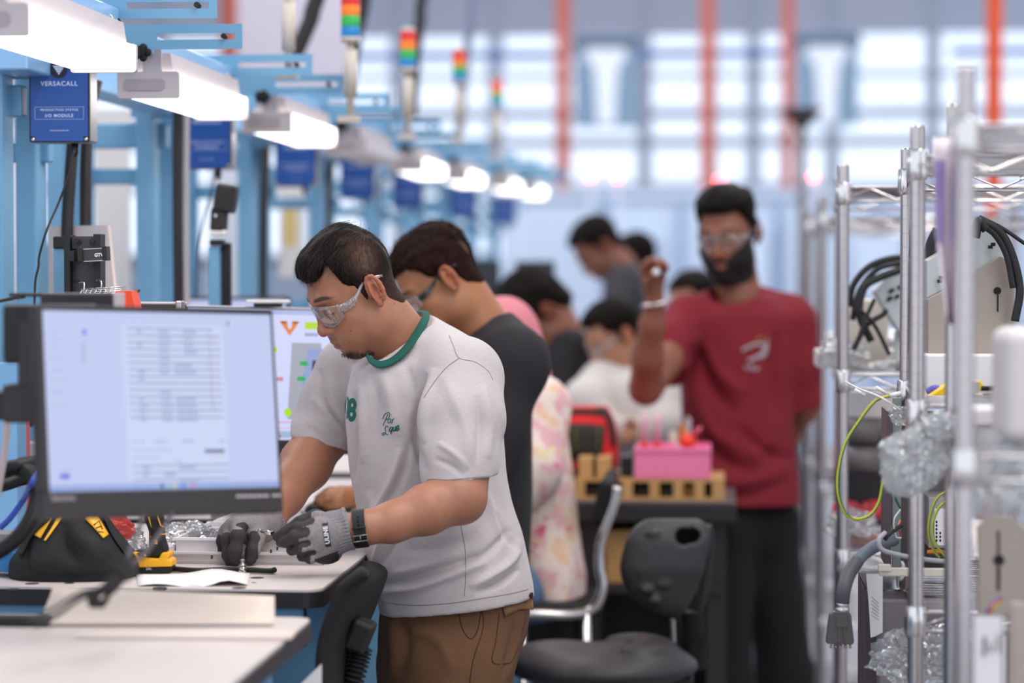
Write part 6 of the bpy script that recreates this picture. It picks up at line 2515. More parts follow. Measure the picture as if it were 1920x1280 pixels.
ribbon([(92, 968), (82, 985), (70, 1006)], 7, M_YEL, bag, bvb, 'yellow_strap')
ribbon([(114, 968), (100, 990), (84, 1014)], [4, 1.5], M_YEL, bag, bvb, 'yellow_strap')
ribbon([(168, 966), (182, 984), (198, 1006)], [11, 6], M_YEL, bag, bvb, 'yellow_strap')
g = MB()
for pts in ([(176, 984), (186, 976), (192, 992)], [(180, 990), (190, 986)], [(184, 996), (194, 998)]):
    P = [on_cloth(bvb, a_, b_, .006) for a_, b_ in pts]
    if all(P):
        g.tube(P, .0012, 5)
g.build('strap_print', M_BLACK, bag)
ribbon([(196, 968), (215, 1005), (243, 1045)], 4, M_RUB, bag, bvb, 'black_webbing', .006)
ribbon([(92, 970), (60, 1000), (38, 1040)], 4, M_RUB, bag, bvb, 'black_webbing', .008)
# drill, standing on its battery
dp = RZ(290, 1076, ZB)
dd = (dp - C0).dot(FW)
T = thing('cordless_drill', dp, 'yellow and black cordless drill standing on its battery pack beside the tool bag', 'drill')


def PD(px, py, off=0.0):
    return W(px, py, dd + off)


def prof(poly, d0, d1, name, m, parent, bev=.002):
    """solid with outline given in the photo, extruded in depth between d0 and d1"""
    g = MB()
    A_ = [g.bm.verts.new(W(a_ - (3 if dd > 4.1 else 0), b_, dd + d0)) for a_, b_ in poly]
    off = FW * (d1 - d0)
    B__ = [g.bm.verts.new(x.co + off * .7) for x in A_]
    k_ = len(poly)
    g.cap(A_)
    g.cap(B__[::-1])
    for i in range(k_):
        g.cap((A_[i], B__[i], B__[(i + 1) % k_], A_[(i + 1) % k_]))
    o_ = g.build(name, m, parent)
    if bev:
        bv_ = o_.modifiers.new('b', 'BEVEL')
        bv_.width = bev
        bv_.segments = 2
        bv_.limit_method = 'ANGLE'
    return o_


prof([(263, 1062), (324, 1062), (325, 1068), (320, 1075), (270, 1076), (262, 1072)], 0, .075, 'battery_base', M_BLACK, T)
prof([(244, 1040), (252, 1035), (262, 1036), (266, 1046), (300, 1048), (306, 1036), (320, 1036), (321, 1043), (316, 1047), (325, 1051), (326, 1062), (262, 1064), (256, 1056), (244, 1050)], -.004, .078, 'battery_shell', M_YEL, T, .0025)
prof([(284, 1030), (288, 1012), (278, 975), (272, 940), (300, 935), (307, 970), (310, 1010), (316, 1030), (316, 1037), (300, 1046), (266, 1045), (252, 1034), (262, 1031)], .012, .055, 'grip', M_BLACK, T, .004)
prof([(272, 968), (279, 966), (290, 1000), (286, 1006)], .008, .012, 'rubber_insert', M_RUB, T, 0)
prof([(277, 968), (283, 968), (287, 990), (290, 1000), (285, 1008), (282, 990)], .0095, .013, 'yellow_trim', M_YEL, T, .0005)
g = MB()
g.tube([PD(295, 966, .009), PD(301, 985, .009), PD(310, 988, .009)], .0012, 5).tube([PD(311, 1001, .009), PD(298, 1002, .009), PD(294, 1010, .009)], .0012, 5)
g.build('yellow_line', M_YEL, T)
prof([(260, 1036), (286, 1036), (286, 1043), (264, 1044)], -.006, 0, 'release_button', M_DARK, T, .001)
MB().lathe([(.0025, 0), (.0025, .003), (.0012, .0032)], PD(272, 1041, -.006), -FW, 12).build('button_screw', M_YEL, T)
prof([(292, 1011), (298, 1011), (298, 1020), (293, 1020)], .0085, .013, 'yellow_switch', M_YEL, T, .0005)
prof([(262, 930), (250, 905), (262, 890), (330, 885), (334, 905), (325, 930), (300, 940)], .0, .065, 'motor_housing', M_YEL, T, .004)
put_text('2Ah', .006, PD(279, 1066, -.002) - FW * .002, RT, UP, M_WHITE, T)

# paper sheet on the bench
T = MB()
rows = []
for j in range(9):
    t = j / 8
    row = []
    for i in range(13):
        q = i / 12
        px = 255 + 213 * q + 8 * (1 - t) * (0.5 - q)
        py = 1098 - 22 * t - 3 * q * (1 - t) + (6 * q if t < .5 else 0) * .4
        p = RZ(px, py, ZB + .0015)
        p.z += .006 * math.exp(-((q - .80) / .12) ** 2) * (1 - t) + .003 * math.sin(q * 9) * (1 - t) ** 2 + .010 * max(0, t - .7) * math.exp(-((q - .7) / .2) ** 2) * 3 + .0005
        row.append(p)
    rows.append(row)
T.grid(rows)
pp = T.build('paper_sheet', M_PAPER, smooth=True)
so = pp.modifiers.new('s', 'SOLIDIFY')
so.thickness = .0004
tag(pp, 'curled white paper sheet lying on the bench right of the drill', 'paper')
# black corrugated cable on bench and fitting
P = bez([RZ(324, 1066, ZB + .006), RZ(370, 1069, ZB + .006), RZ(430, 1067, ZB + .006), RZ(470, 1068, ZB + .006), RZ(505, 1070, ZB + .006), RZ(515, 1068, ZB + .006)], 110)
tag(MB().tube(P, [.0052 if i % 2 else .0044 for i in range(len(P))], 8).build('corrugated_cable', M_BLACK), 'black corrugated cable lying across the bench under the gloved hands', 'cable')
fp = RZ(455, 1075, ZB)
T = thing('hose_fitting', fp, 'small chrome fitting with a stud standing on the bench below the fingertips', 'fitting')
MB().lathe([(.0070, 0), (.0078, .001), (.0078, .009), (.0066, .013)], fp, (0, 0, 1), 6).build('hex_nut', M_CHROME, T)
MB().lathe([(.0072, .013), (.0052, .016), (.0030, .018), (.0030, .022), (.0042, .0225), (.0042, .0245), (.0030, .025)], fp, (0, 0, 1), 12).build('stud', M_STEEL, T)
g = MB()
a, b = W(484, 993, 4.20), W(528, 1004, 4.125)
ax = (b - a).normalized()
g.lathe([(.0010, 0), (.0022, .002), (.0022, .008), (.0014, .010), (.0014, .012), (.0033, .014), (.0033, .03), (.0040, .032), (.0040, .055)], a, ax, 10)
tag(g.build('driver_bit', M_CHROME), 'thin metal driver bit pinched between the gloved fingertips', 'tool bit')
# white trays and foam behind the hands
M_TRAY = mat('tray_white', '#efeaeb', rough=.4)
M_TRAY2 = mat('tray_grey', '#d0c9cb', rough=.45)


def tray(x0, y0, x1, y1, h_, m, label, name='plastic_tray', rim=True, cat='tray'):
    """box-shaped tray: front-left bottom pixel, right bottom pixel, depth from the far pixel row"""
    a_, b_ = RZ(x0, y0, ZB), RZ(x1, y0, ZB)
    far = RZ(x1, y1, ZB)
    T_ = thing(name, ((a_.x + b_.x) / 2, (a_.y + far.y) / 2, ZB), label, cat)
    th = .004
    x0_, x1_, y0_, y1_ = a_.x, b_.x, a_.y, far.y
    MB().box2((x0_, y0_, ZB), (x1_, y1_, ZB + th)).build('tray_floor', m, T_)
    g_ = MB()
    g_.box2((x0_, y0_, ZB), (x1_, y0_ + th, ZB + h_)).box2((x0_, y1_ - th, ZB), (x1_, y1_, ZB + h_)).box2((x0_, y0_ + th, ZB), (x0_ + th, y1_ - th, ZB + h_)).box2((x1_ - th, y0_ + th, ZB), (x1_, y1_ - th, ZB + h_))
    g_.build('tray_wall', m, T_)
    if rim:
        MB().box2((x0_ - .004, y0_ - .008, ZB + h_ - .004), (x1_ + .004, y0_, ZB + h_)).box2((x0_ - .004, y1_, ZB + h_ - .004), (x1_ + .004, y1_ + .006, ZB + h_)).build('rim', m, T_)
    return T_


tray(300, 1056, 610, 1010, .022, M_TRAY2, 'shallow grey tray lying behind the gloved hands, reaching right to the belly')
tray(330, 1044, 560, 1014, .036, M_TRAY, 'white ribbed tray inside the stack behind the gloved hands')
tray(376, 1015, 520, 985, .028, M_TRAY, 'white deep tray standing farther back by the monitor lower edge')
g = MB()
for x, y in ((397, 1044), (482, 1044), (508, 1033), (520, 1028)):
    p = W(x, y, RZ(x, 1052, ZB).y * 1.0)
    g.box(p, (.003, .003, .006))
tag(g.build('tray_pin', M_DARK), 'dark pins standing along the white trays', 'pin', kind='stuff')
# far bench items: white boards, keyboard
T = thing('keyboard', RZ(600, 962, ZB), 'black keyboard under the typing hand behind the man in grey', 'keyboard')
a, b = RZ(560, 975, ZB), RZ(672, 948, ZB)
MB().box2((a.x, a.y, ZB), (b.x, b.y, ZB + .02), bev=.004).build('case', M_BLACK, T)
for i in range(12):
    for j in range(4):
        MB().box2((a.x + .006 + (b.x - a.x - .012) * i / 12, a.y + .012 + (b.y - a.y - .02) * j / 4, ZB + .018), (a.x + .003 + (b.x - a.x - .012) * (i + 1) / 12, a.y + .009 + (b.y - a.y - .02) * (j + 1) / 4, ZB + .026), bev=.001).build('key', M_DARK, T)
conduit([RZ(575, 965, ZB + .01), RZ(568, 960, ZB + .05), RZ(575, 950, ZB + .02), RZ(600, 945, ZB + .01)], .0028, 'grey cable looping at the left end of the black keyboard', 'cable', m=M_GREYP, cat='cable')

# crumpled clear bags
def crumple(c, r, seed, m, label, name='plastic_bag', amp=.35, sub=5, cat='bag', sc=(1, 1, 1), rest=None, group=None):
    bm = bmesh.new()
    bmesh.ops.create_icosphere(bm, subdivisions=sub, radius=1)
    P = np.array([v_.co[:] for v_ in bm.verts])
    rng_ = np.random.RandomState(seed)
    d_ = np.ones(len(P))
    # facets: min over random planes makes creased film
    for k_ in range(70):
        nn = rng_.normal(size=3)
        nn /= np.linalg.norm(nn)
        off = .50 + .48 * rng_.rand()
        dn = P @ nn
        d_ = np.minimum(d_, np.where(dn > .2, off / np.maximum(dn, .2), 9))
    ridge = np.abs(fbm(P, 5.5, seed, 3)) ** .8
    ridge2 = np.abs(fbm(P, 9.0, seed + 9, 2))
    d_ = d_ * (1 - amp * .55 + amp * (1 - ridge) * .8) - amp * .30 * ridge2
    P2 = P * d_[:, None] * np.array([r * sc[0], r * sc[1], r * sc[2]]) + np.array(c)
    if rest is not None:
        P2[:, 2] = np.maximum(P2[:, 2], rest)
    for v_, p_ in zip(bm.verts, P2):
        v_.co = p_
    me = bpy.data.meshes.new(name)
    bm.to_mesh(me)
    bm.free()
    o_ = link_mesh(name, me, None, m)
    me.polygons.foreach_set('use_smooth', [True] * len(me.polygons))
    me.set_sharp_from_angle(angle=R_(24))
    return tag(o_, label, cat, group)


crumple(RZ(220, 1010, ZB + .03), .075, 3, M_CLEAR, 'crumpled clear bag between the tool bag and the drill', rest=ZB, sc=(1, .8, .62))
crumple(RZ(352, 1000, ZB + .03), .085, 4, M_CLEAR, 'crumpled clear bag right of the drill handle', rest=ZB, sc=(1.1, .8, .5))
crumple(RZ(215, 985, ZB + .06), .05, 6, mat('red_film', '#d8534c', rough=.4), 'red plastic wrap peeking behind the tool bag', name='red_wrap', rest=ZB, sc=(1.2, .5, .9), cat='wrap')
tag(MB().box2(tuple(RZ(395, 975, ZB)), tuple(Vector((RZ(500, 955, ZB).x, RZ(500, 955, ZB).y, ZB + .03)))).build('foam_block', mat('foam_cream', '#d8cbb0', rough=.9)), 'cream foam block behind the far gloved hand', 'foam')

# corrugated hoses at far left
P = bez([W(-60, 900, 3.95), W(0, 884, 3.95), (W(40, 872, 3.95)), W(85, 868, 4.0), W(140, 880, 4.1)], 90)
tag(MB().tube(P, [.0135 if i % 2 else .0105 for i in range(len(P))], 12).build('corrugated_hose', M_BLACK, smooth=False), 'black corrugated hose running in from the left edge, upper one', 'hose')
P = bez([W(-60, 925, 4.02), W(0, 910, 4.02), W(40, 897, 4.05), W(80, 890, 4.1)], 70)
tag(MB().tube(P, [.0125 if i % 2 else .0100 for i in range(len(P))], 12).build('corrugated_hose', M_BLACK, smooth=False), 'black corrugated hose just below the upper one at far left', 'hose')
P = bez([W(30, 876, 3.97), W(60, 890, 3.93), W(70, 925, 3.90), W(62, 965, 3.87), W(35, 1005, 3.85), W(-5, 1035, 3.84), W(-70, 1060, 3.84)], 130)
tag(MB().tube(P, [.0135 if i % 2 else .0112 for i in range(len(P))], 12).build('corrugated_hose', M_BLACK, smooth=False), 'thick black corrugated hose looping down left of the tool bag', 'hose')
conduit([W(70, 885, 3.9), W(58, 910, 3.88), W(45, 935, 4.0), (W(20, 970, 4.0)), W(0, 990, 4.0)], .005, 'blue cable tie strip crossing the looping hose', 'cable', m=mat('cable_blue', '#3a58b8', rough=.4), cat='cable')
conduit([W(14, 785, 3.8), W(8, 850, 3.8), W(-6, 930, 3.8)], .006, 'pale grey cable hanging at the left edge', 'cable', m=M_GREYP, cat='cable')
conduit([W(-10, 566, 4.0), W(20, 560, 4.0), W(45, 556, 3.95)], .003, 'thin black cable entering at left above the big monitor', 'cable', cat='cable')
for (x0, y0, x1, y1, d, c_, lb, nm, ct) in ((0, 680, 36, 1050, 4.45, '#7fb2dc', 'light blue steel cabinet side at the left edge behind the hoses', 'cabinet', 'cabinet'),
                                            (37, 680, 41, 985, 4.5, '#e0606a', 'thin red strip between the blue cabinet and dark gap', 'red_strip', 'strip'),
                                            (43, 690, 62, 800, 4.7, '#2a2426', 'dark bin in the slit left of the big monitor', 'bin', 'bin'),
                                            (40, 830, 85, 990, 4.65, '#c9c0bd', 'pale carton in the slit left of the big monitor', 'carton', 'box'),
                                            (0, 1000, 48, 1062, 4.2, '#8f8580', 'grey printed box on the bench at the left edge', 'printed_box', 'box'),
                                            (0, 1035, 30, 1072, 4.12, '#2a6fa8', 'blue bin corner below the grey printed box', 'blue_bin', 'bin')):
    a, b = W(x0 - 30 if x0 == 0 else x0, y1, d), W(x1, y0, d)
    zz = max(a.z, ZB)
    tag(MB().box2((a.x, a.y, zz), (b.x, a.y + .06, b.z), bev=.002).build(nm, mat('col_' + c_[1:], c_, rough=.5)), lb, ct)

# ---- near bench: card sheet, rod, hanging cable bundle
g = MB()
cs = [RZ(95, 1168, ZB), RZ(515, 1172, ZB), RZ(510, 1120, ZB), RZ(105, 1102, ZB)]
rows = []
for j in range(7):
    t = j / 6
    row = []
    for i in range(13):
        q = i / 12
        px = (60 + 40 * t) * (1 - q) + 515 * q
        py = 1172 * (1 - t) + (1104 + 18 * q) * t
        # the far edge curls up off the bench
        p = RZ(px, 1172 - 12 * t, ZB + .002)
        zt = W(px, py, (p - C0).dot(FW)).z
        p.z = ZB + .003 + max(0, zt - ZB) * t
        row.append(p)
    rows.append(row)
g.grid(rows)
cd = g.build('card_sheet', mat('cream_card', '#e0cfc2', rough=.75), smooth=True)
so = cd.modifiers.new('s', 'SOLIDIFY')
so.thickness = .002
tag(cd, 'large cream card sheet curling up from the near bench', 'card')
g = MB()
g.box((RZ(560, 1205, ZB) + RZ(140, 1185, ZB)) / 2 + Vector((0, 0, .004)), (.31, .045, .006), Matrix.Rotation(R_(2), 3, 'Z'), .001)
tag(g.build('paper_strip', mat('cream_paper', '#e6d6cb', rough=.8)), 'pale paper strip lying flat on the near bench', 'paper')
g = MB().box(RZ(20, 1172, ZB) + Vector((0, 0, .008)), (.12, .03, .014), None, .003)
tag(g.build('black_case', M_BLACK), 'slim black case at the far left edge of the near bench', 'case')
T = thing('cable_bundle', W(215, 1090, 3.25), 'black power cables with plugs tied in a loop, hanging below the big monitor', 'cable')
g = MB()
g.tube(bez([W(268, 965, 3.42), W(258, 1000, 3.35), W(245, 1030, 3.27), W(238, 1055, 3.25)], 16), .0035, 8)
g.tube(bez([W(322, 965, 3.42), W(300, 1000, 3.35), W(268, 1040, 3.28), W(244, 1062, 3.25)], 16), .0035, 8)
g.build('grey_cord', mat('cord_grey', '#5a5456', rough=.5), T)
g = MB()
g.box(W(236, 1066, 3.24), (.022, .016, .030), Matrix.Rotation(R_(-35), 3, 'Y'), .004)
g.box(W(214, 1092, 3.24), (.020, .016, .028), Matrix.Rotation(R_(40), 3, 'Y'), .004)
g.box(W(200, 1102, 3.25), (.024, .018, .012), Matrix.Rotation(R_(-30), 3, 'Y'), .003)
g.build('plug', M_BLACK, T)
g = MB()
for k in range(4):
    g.tube(bez([W(208, 1096, 3.24), W(186 + 4 * k, 1104 - 3 * k, 3.23 + .01 * k), W(168 + 5 * k, 1116, 3.23), W(172 + 6 * k, 1136, 3.24), W(192 + 2 * k, 1128, 3.25), W(212, 1100, 3.25)], 26), .0030, 8)
g.tube(bez([W(190, 1108, 3.24), W(150, 1122, 3.22), W(110, 1150, 3.18), (W(66, 1172, 3.15))], 20), .0032, 8)
g.tube(bez([W(190, 1104, 3.25), W(150, 1112, 3.24), W(100, 1140, 3.20), (W(50, 1166, 3.17))], 20), .0026, 8)
g.build('black_cord', M_BLACK, T)

# ---- front-left chair: curved backrest, bellows and bracket
T = thing('work_chair', (W(690, 1300, 4.02).x, W(690, 1300, 4.02).y, 0), 'black moulded work chair pushed against the bench in front of the man in grey', 'chair')
near = [(690, 1074), (668, 1084), (645, 1100), (634, 1112), (618, 1150), (604, 1190), (597, 1240), (600, 1300), (612, 1350)]
far = [(678, 1064), (700, 1062), (720, 1070), (719, 1080), (708, 1110), (694, 1145), (682, 1170), (660, 1235), (655, 1300)]
rows = []
for j in range(9):
    t = j / 8
    row = []
    for i, (a_, b_) in enumerate(zip(near, far)):
        px = a_[0] * (1 - t) + b_[0] * t
        py = a_[1] * (1 - t) + b_[1] * t
        bulge = math.sin(math.pi * t)
        row.append(W(px + 6 * bulge * (1 if i > 2 else 0), py - 3 * bulge, 3.86 + .36 * t))
    rows.append(bez(row, 24))
g = MB()
g.grid(rows)
bk = g.build('backrest', M_RUB, T, smooth=True)
so = bk.modifiers.new('s', 'SOLIDIFY')
so.thickness = .022
so.offset = 0
sb = bk.modifiers.new('v', 'SUBSURF')
sb.levels = sb.render_levels = 1
MB().box(W(676, 1190, 4.02), (.036, .06, .052), Matrix.Rotation(R_(22), 3, 'Y'), .006).build('bracket', M_BLACK, T)
P = [W(678, 1212, 4.03), W(668, 1250, 4.03), W(655, 1300, 4.03), W(645, 1360, 4.03)]
P = bez(P, 60)
g = MB()
g.tube(P, [(.020 if (i % 4) in (1, 2) else .013) for i in range(len(P))], 16)
g.build('bellows', M_RUB, T, smooth=False)
MB().box(W(575, 1420, 4.05), (.34, .36, .05), None, .024, 3).build('seat', M_RUB, T)
sp = W(560, 1440, 4.05)
MB().cyl((sp.x, sp.y, .12), (sp.x, sp.y, sp.z), .025).build('column', M_CHROME, T)
for k in range(5):
    an = R_(72 * k + 20)
    MB().tube([(sp.x, sp.y, .12), (sp.x + .27 * math.cos(an), sp.y + .27 * math.sin(an), .05), (sp.x + .28 * math.cos(an), sp.y + .28 * math.sin(an), .02)], [.025, .018, .02], 8).build('base_leg', M_BLACK, T)
# white bracket plate on the near bench side
g = MB()
A_ = [W(562, 1284, 3.72), W(603, 1244, 3.72), W(603, 1330, 3.72), W(562, 1330, 3.72)]
g.cap([g.bm.verts.new(p) for p in A_])
o_ = g.build('steel_plate', M_WHITE)
so = o_.modifiers.new('s', 'SOLIDIFY')
so.thickness = .003
tag(o_, 'pale triangular steel plate at the bottom beside the black chair', 'plate')
# ================================================================== table, bins and chairs in the aisle
M_TBL = mat('table_dark_steel', '#2c282a', rough=.45)
M_TBLT = mat('table_top_grey', '#6e666a', rough=.35)
td = 6.32
ta, tb = W(1072, 938, td), W(1378, 938, td)
ZT = ta.z
T = thing('assembly_table', ((ta.x + tb.x) / 2, ta.y + .3, 0), 'dark steel table in the aisle carrying the pink bin', 'table')
MB().box2((ta.x, ta.y, ZT - .006), (tb.x, ta.y + .42, ZT), bev=.002).build('tabletop', M_TBLT, T)
MB().box2((ta.x, ta.y - .003, ZT - .055), (tb.x + .003, ta.y + .42, ZT - .007), bev=.004).build('edge_band', M_TBL, T)
for x in (ta.x + .02, tb.x - .075):
    for y in (ta.y + .03, ta.y + .35):
        MB().box2((x, y, 0), (x + .05, y + .05, ZT - .055), bev=.003).build('leg', M_TBL, T)
MB().box2((tb.x - .03, ta.y + .08, .12), (tb.x - .022, ta.y + .36, ZT - .06)).build('side_panel', M_BLACK, T)
for z in (.42, .74):
    MB().box2((ta.x + .02, ta.y + .02, z), (tb.x - .03, ta.y + .40, z + .02)).build('shelf', M_TBL, T)
MB().box2((ta.x + .02, ta.y + .39, .1), (tb.x - .03, ta.y + .40, ZT - .06)).build('back_panel', M_BLACK, T)
for (x0, x1, h_, z, lb) in ((1078, 1128, .12, .76, 'small brown carton on the table shelf, left of the two'), (1134, 1196, .14, .76, 'brown carton with faded red print on the table shelf, right of the two')):
    a, b = W(x0, 1000, td + .06), W(x1, 1000, td + .06)
    tag(MB().box2((a.x, a.y, z), (b.x, a.y + .22, z + h_), bev=.003).build('carton', M_CARD), lb, 'box')
# wooden organiser
oa, ob = W(1078, 938, td + .02), W(1358, 938, td + .02)
T = thing('parts_organiser', ((oa.x + ob.x) / 2, oa.y + .15, ZT), 'wooden parts organiser with dark openings on the aisle table', 'organiser')
MB().box2((oa.x, oa.y, ZT), (ob.x, oa.y + .26, ZT + .008)).build('base_board', M_WOOD, T)
MB().box2((oa.x, oa.y, ZT + .048), (ob.x, oa.y + .26, ZT + .056)).build('top_board', M_WOOD, T)
MB().box2((oa.x, oa.y + .25, ZT + .008), (ob.x, oa.y + .26, ZT + .048)).build('back_board', M_WOOD, T)
for f in (0, .17, .32, .50, .66, .80, .92):
    x = oa.x + (ob.x - oa.x) * f
    MB().box2((x, oa.y, ZT + .008), (x + (.026 if f < .9 else .030), oa.y + .25, ZT + .048)).build('divider', M_WOOD, T)
for f, c_ in ((.08, '#3a3a3a'), (.24, '#caa26a'), (.41, '#2a2a2a'), (.58, '#3a3430'), (.74, '#b88a50')):
    x = oa.x + (ob.x - oa.x) * f
    tag(MB().box2((x, oa.y + .03, ZT + .009), (x + .030, oa.y + .2, ZT + .034), bev=.003).build('small_part_box', mat('col_' + c_[1:], c_, rough=.6)), ['dark grey', 'tan', 'black', 'brown-black', 'light brown'][int(f * 6)] + ' small box inside the wooden organiser', 'box', 'part boxes inside the organiser')
for f, c_ in ((.02, '#c79a62'), (.11, '#c79a62')):
    x = oa.x + (ob.x - oa.x) * f
    tag(MB().box2((x, oa.y + .02, ZT + .056), (x + .05, oa.y + .2, ZT + .11), bev=.002).build('wooden_block', M_WOOD), 'wooden block on the left end of the organiser, ' + ('left one' if f < .05 else 'right one'), 'block')
x = oa.x + (ob.x - oa.x) * .30
tag(MB().box2((x, oa.y + .05, ZT + .056), (x + .030, oa.y + .15, ZT + .11), bev=.002).build('black_connector', M_BLACK), 'black connector block between the tool bag and pink bin', 'connector')
# pink bin
M_PINK = mat('pink_plastic', '#fb86b2', rough=.45)
a, b = W(1190, 902, td - .0), W(1332, 839, td)
zb, zt = ZT + .0565, b.z
T = thing('pink_bin', ((a.x + b.x) / 2, a.y + .11, zb), 'pink plastic bin on the wooden organiser', 'bin')
g = MB()
g.box2((a.x, a.y + .01, zb), (b.x, a.y + .2, zb + .006)).box2((a.x, a.y + .01, zb), (b.x, a.y + .015, zt)).box2((a.x, a.y + .195, zb), (b.x, a.y + .2, zt)).box2((a.x, a.y + .015, zb), (a.x + .005, a.y + .195, zt)).box2((b.x - .005, a.y + .015, zb), (b.x, a.y + .195, zt))
g.build('shell', M_PINK, T)
MB().box2((a.x - .003, a.y + .006, zt - .012), (b.x + .003, a.y + .011, zt), bev=.001).build('rim', M_PINK, T)
M_PCLR = mat('pale_pink_bottle', '#e3b7c4', rough=.3)
M_ORED = mat('red_cap', '#e5342c', rough=.35)
for px, lb in ((1208, 'clear pinkish tube bottle with red collar, left of the two standing in the pink bin'), (1232, 'clear pinkish tube bottle with red collar, right of the two standing in the pink bin')):
    p0, p1 = W(px, 838, td + .07), W(px, 772, td + .07)
    T = thing('tube_bottle', (p0.x, p0.y, zb + .006), lb, 'bottle')
    MB().cyl((p0.x, p0.y, zb + .006), (p0.x, p0.y, p0.z - .004), .010).build('lower_tube', M_PCLR, T)
    MB().lathe([(.010, 0), (.011, .004), (.010, .018)], (p0.x, p0.y, p0.z - .004)).build('collar', M_ORED, T)
    MB().lathe([(.0105, 0), (.0100, .06), (.006, .078)], (p0.x, p0.y, p0.z + .014)).build('nozzle', M_PCLR, T)
p0, p1 = W(1268, 850, td + .08), W(1312, 803, td + .06)
T = thing('spray_bottle', p0, 'red-capped bottle with pink tip leaning out of the pink bin', 'bottle')
ax = (p1 - p0).normalized()
MB().lathe([(.018, -.03), (.018, .02), (.020, .028)], p0, ax).build('bottle_body', M_PCLR, T)
MB().lathe([(.021, .028), (.022, .05), (.015, .064)], p0, ax).build('cap', mat('orange_red_cap', '#f2452c', rough=.35), T)
MB().lathe([(.006, .064), (.005, .098)], p0, ax).build('tip', mat('tip_pink', '#e0607e', rough=.4), T)
# red and black tool bag
a, b = W(1030, 868, td + .15), W(1160, 745, td + .15)
T = thing('tool_bag', ((a.x + b.x) / 2, a.y, ZT + .056), 'red and black soft tool bag on the aisle table left of the pink bin', 'bag')
s = SDF(*box_of([(1020, 900, td + .05), (1175, 735, td + .4)], .05), .006)
zz = Q(1095, 890, td + .2)


def stq(py, xl, xr, rv):
    a_, b_ = Q(xl, py, td + .22), Q(xr, py, td + .22)
    return (a_[2], (a_[0] + b_[0]) / 2, td + .22, (b_[0] - a_[0]) / 2, rv)


s.loft([stq(876, 1030, 1160, .09), stq(840, 1026, 1160, .095), stq(790, 1032, 1152, .085), stq(760, 1038, 1140, .06)], 0, p=3.5)
rb, bvrb = cloth_obj(s, 'bag_body', mat('bag_red', '#d9262c', rough=.8), T, noise=(.004, 16, 3))
ribbon([(1034, 772), (1088, 768), (1138, 772)], 8, mat('olive_black', '#2b2a1c', rough=.9), rb, bvrb, 'top_band', .004)
ribbon([(1136, 772), (1146, 800), (1150, 835)], 5, M_BLACK, rb, bvrb, 'side_strap', .005)
ribbon([(1050, 830), (1090, 828), (1132, 832)], 34, mat('pocket_black', '#2a2825', rough=.85), rb, bvrb, 'front_pocket', .006)
g = MB()
for x in (1066, 1080, 1122):
    P = [on_cloth(bvrb, x, y, .010) for y in (800, 825, 850)]
    if all(P):
        g.tube(P, .0012, 5)
if len(g.bm.verts):
    g.build('olive_piping', mat('olive_thread', '#7d7a30', rough=.8), rb)
# stuff behind the bin: small clutter on table
for (px, py, r, c_, lb) in ((1262, 815, 11, '#d9cfc0', 'cream bottle cap behind the pink bin'), (1280, 800, 10, '#c9763a', 'amber bottle behind the pink bin'), (1290, 788, 8, '#b9b2b4', 'grey jar lid behind the pink bin')):
    p = W(px, py, td + .32)
    tag(MB().lathe([(r * .0009, 0), (r * .0011, .01), (r * .0011, (p.z - ZT)), (r * .0006, (p.z - ZT) + .01)], (p.x, p.y, ZT)).build('small_bottle', mat('col_' + c_[1:], c_, rough=.5)), lb, 'bottle')

# ---- black chair with handle hole
T = thing('work_chair', (W(1140, 1240, 5.35).x, W(1140, 1240, 5.35).y, 0), 'dark grey moulded work chair with a handle hole before the aisle table', 'chair')
M_PU = mat('polyurethane_grey', '#3a3638', rough=.55, bump=.1, bscale=120)
s = SDF(*box_of([(960, 1200, 5.1), (1312, 1290, 5.6)], .08), .006)
s.ell(Q(1135, 1246, 5.35), (.205, .21, .045), 0)
s.ell(Q(1030, 1236, 5.35), (.09, .17, .030), .04)
s.ell(Q(1200, 1212, 5.35), (.07, .13, .020), .05)
s.ell(Q(1105, 1205, 5.33), (.09, .10, .018), .03, op='-')
V, F = s.mesh(2)
link_mesh('seat', np_mesh('seat', cam2world(V), F), T, M_PU)
s = SDF(*box_of([(1150, 960, 5.2), (1340, 1160, 5.6)], .06), .005)
# shield-shaped back: grid of capsules inside an outline
outl = [(1188, 985, 1318), (1010, 0, 0)]
s.loft([(Q(0, 1158, 5.4)[2], Q(1262, 0, 5.4)[0], 5.44, .020, .022), (Q(0, 1140, 5.4)[2], Q(1252, 0, 5.4)[0], 5.43, .050, .026), (Q(0, 1100, 5.4)[2], Q(1240, 0, 5.4)[0], 5.42, .082, .03), (Q(0, 1060, 5.4)[2], Q(1243, 0, 5.4)[0], 5.41, .096, .030),
        (Q(0, 1020, 5.4)[2], Q(1252, 0, 5.4)[0], 5.41, .096, .028), (Q(0, 990, 5.4)[2], Q(1260, 0, 5.4)[0], 5.42, .085, .024), (Q(0, 974, 5.4)[2], Q(1264, 0, 5.4)[0], 5.43, .060, .018)], 0, p=2.6)
s.chain([Q(1282, 1006, 5.30), Q(1282, 1006, 5.55)], [.019, .019], 0, '-')
s.chain([Q(1298, 1004, 5.30), Q(1298, 1004, 5.55)], [.017, .017], 0, '-')
for k in range(7):
    s.ell(Q((1225, 1212, 1232, 1205, 1245, 1212, 1228)[k], (1000, 1035, 1060, 1070, 1095, 1105, 1125)[k], 5.388), (.018, .006, .011), .003)
V, F = s.mesh(2)
link_mesh('backrest', np_mesh('backrest', cam2world(V), F), T, M_PU)
g = MB()
g.tube(bez([W(1325, 985, 5.45), W(1330, 1030, 5.46), W(1318, 1110, 5.47), W(1305, 1150, 5.48)], 14), .012, 8)
g.build('back_frame', M_DARK, T)
P = bez([W(1296, 1145, 5.47), W(1298, 1200, 5.47), W(1300, 1255, 5.45)], 52)
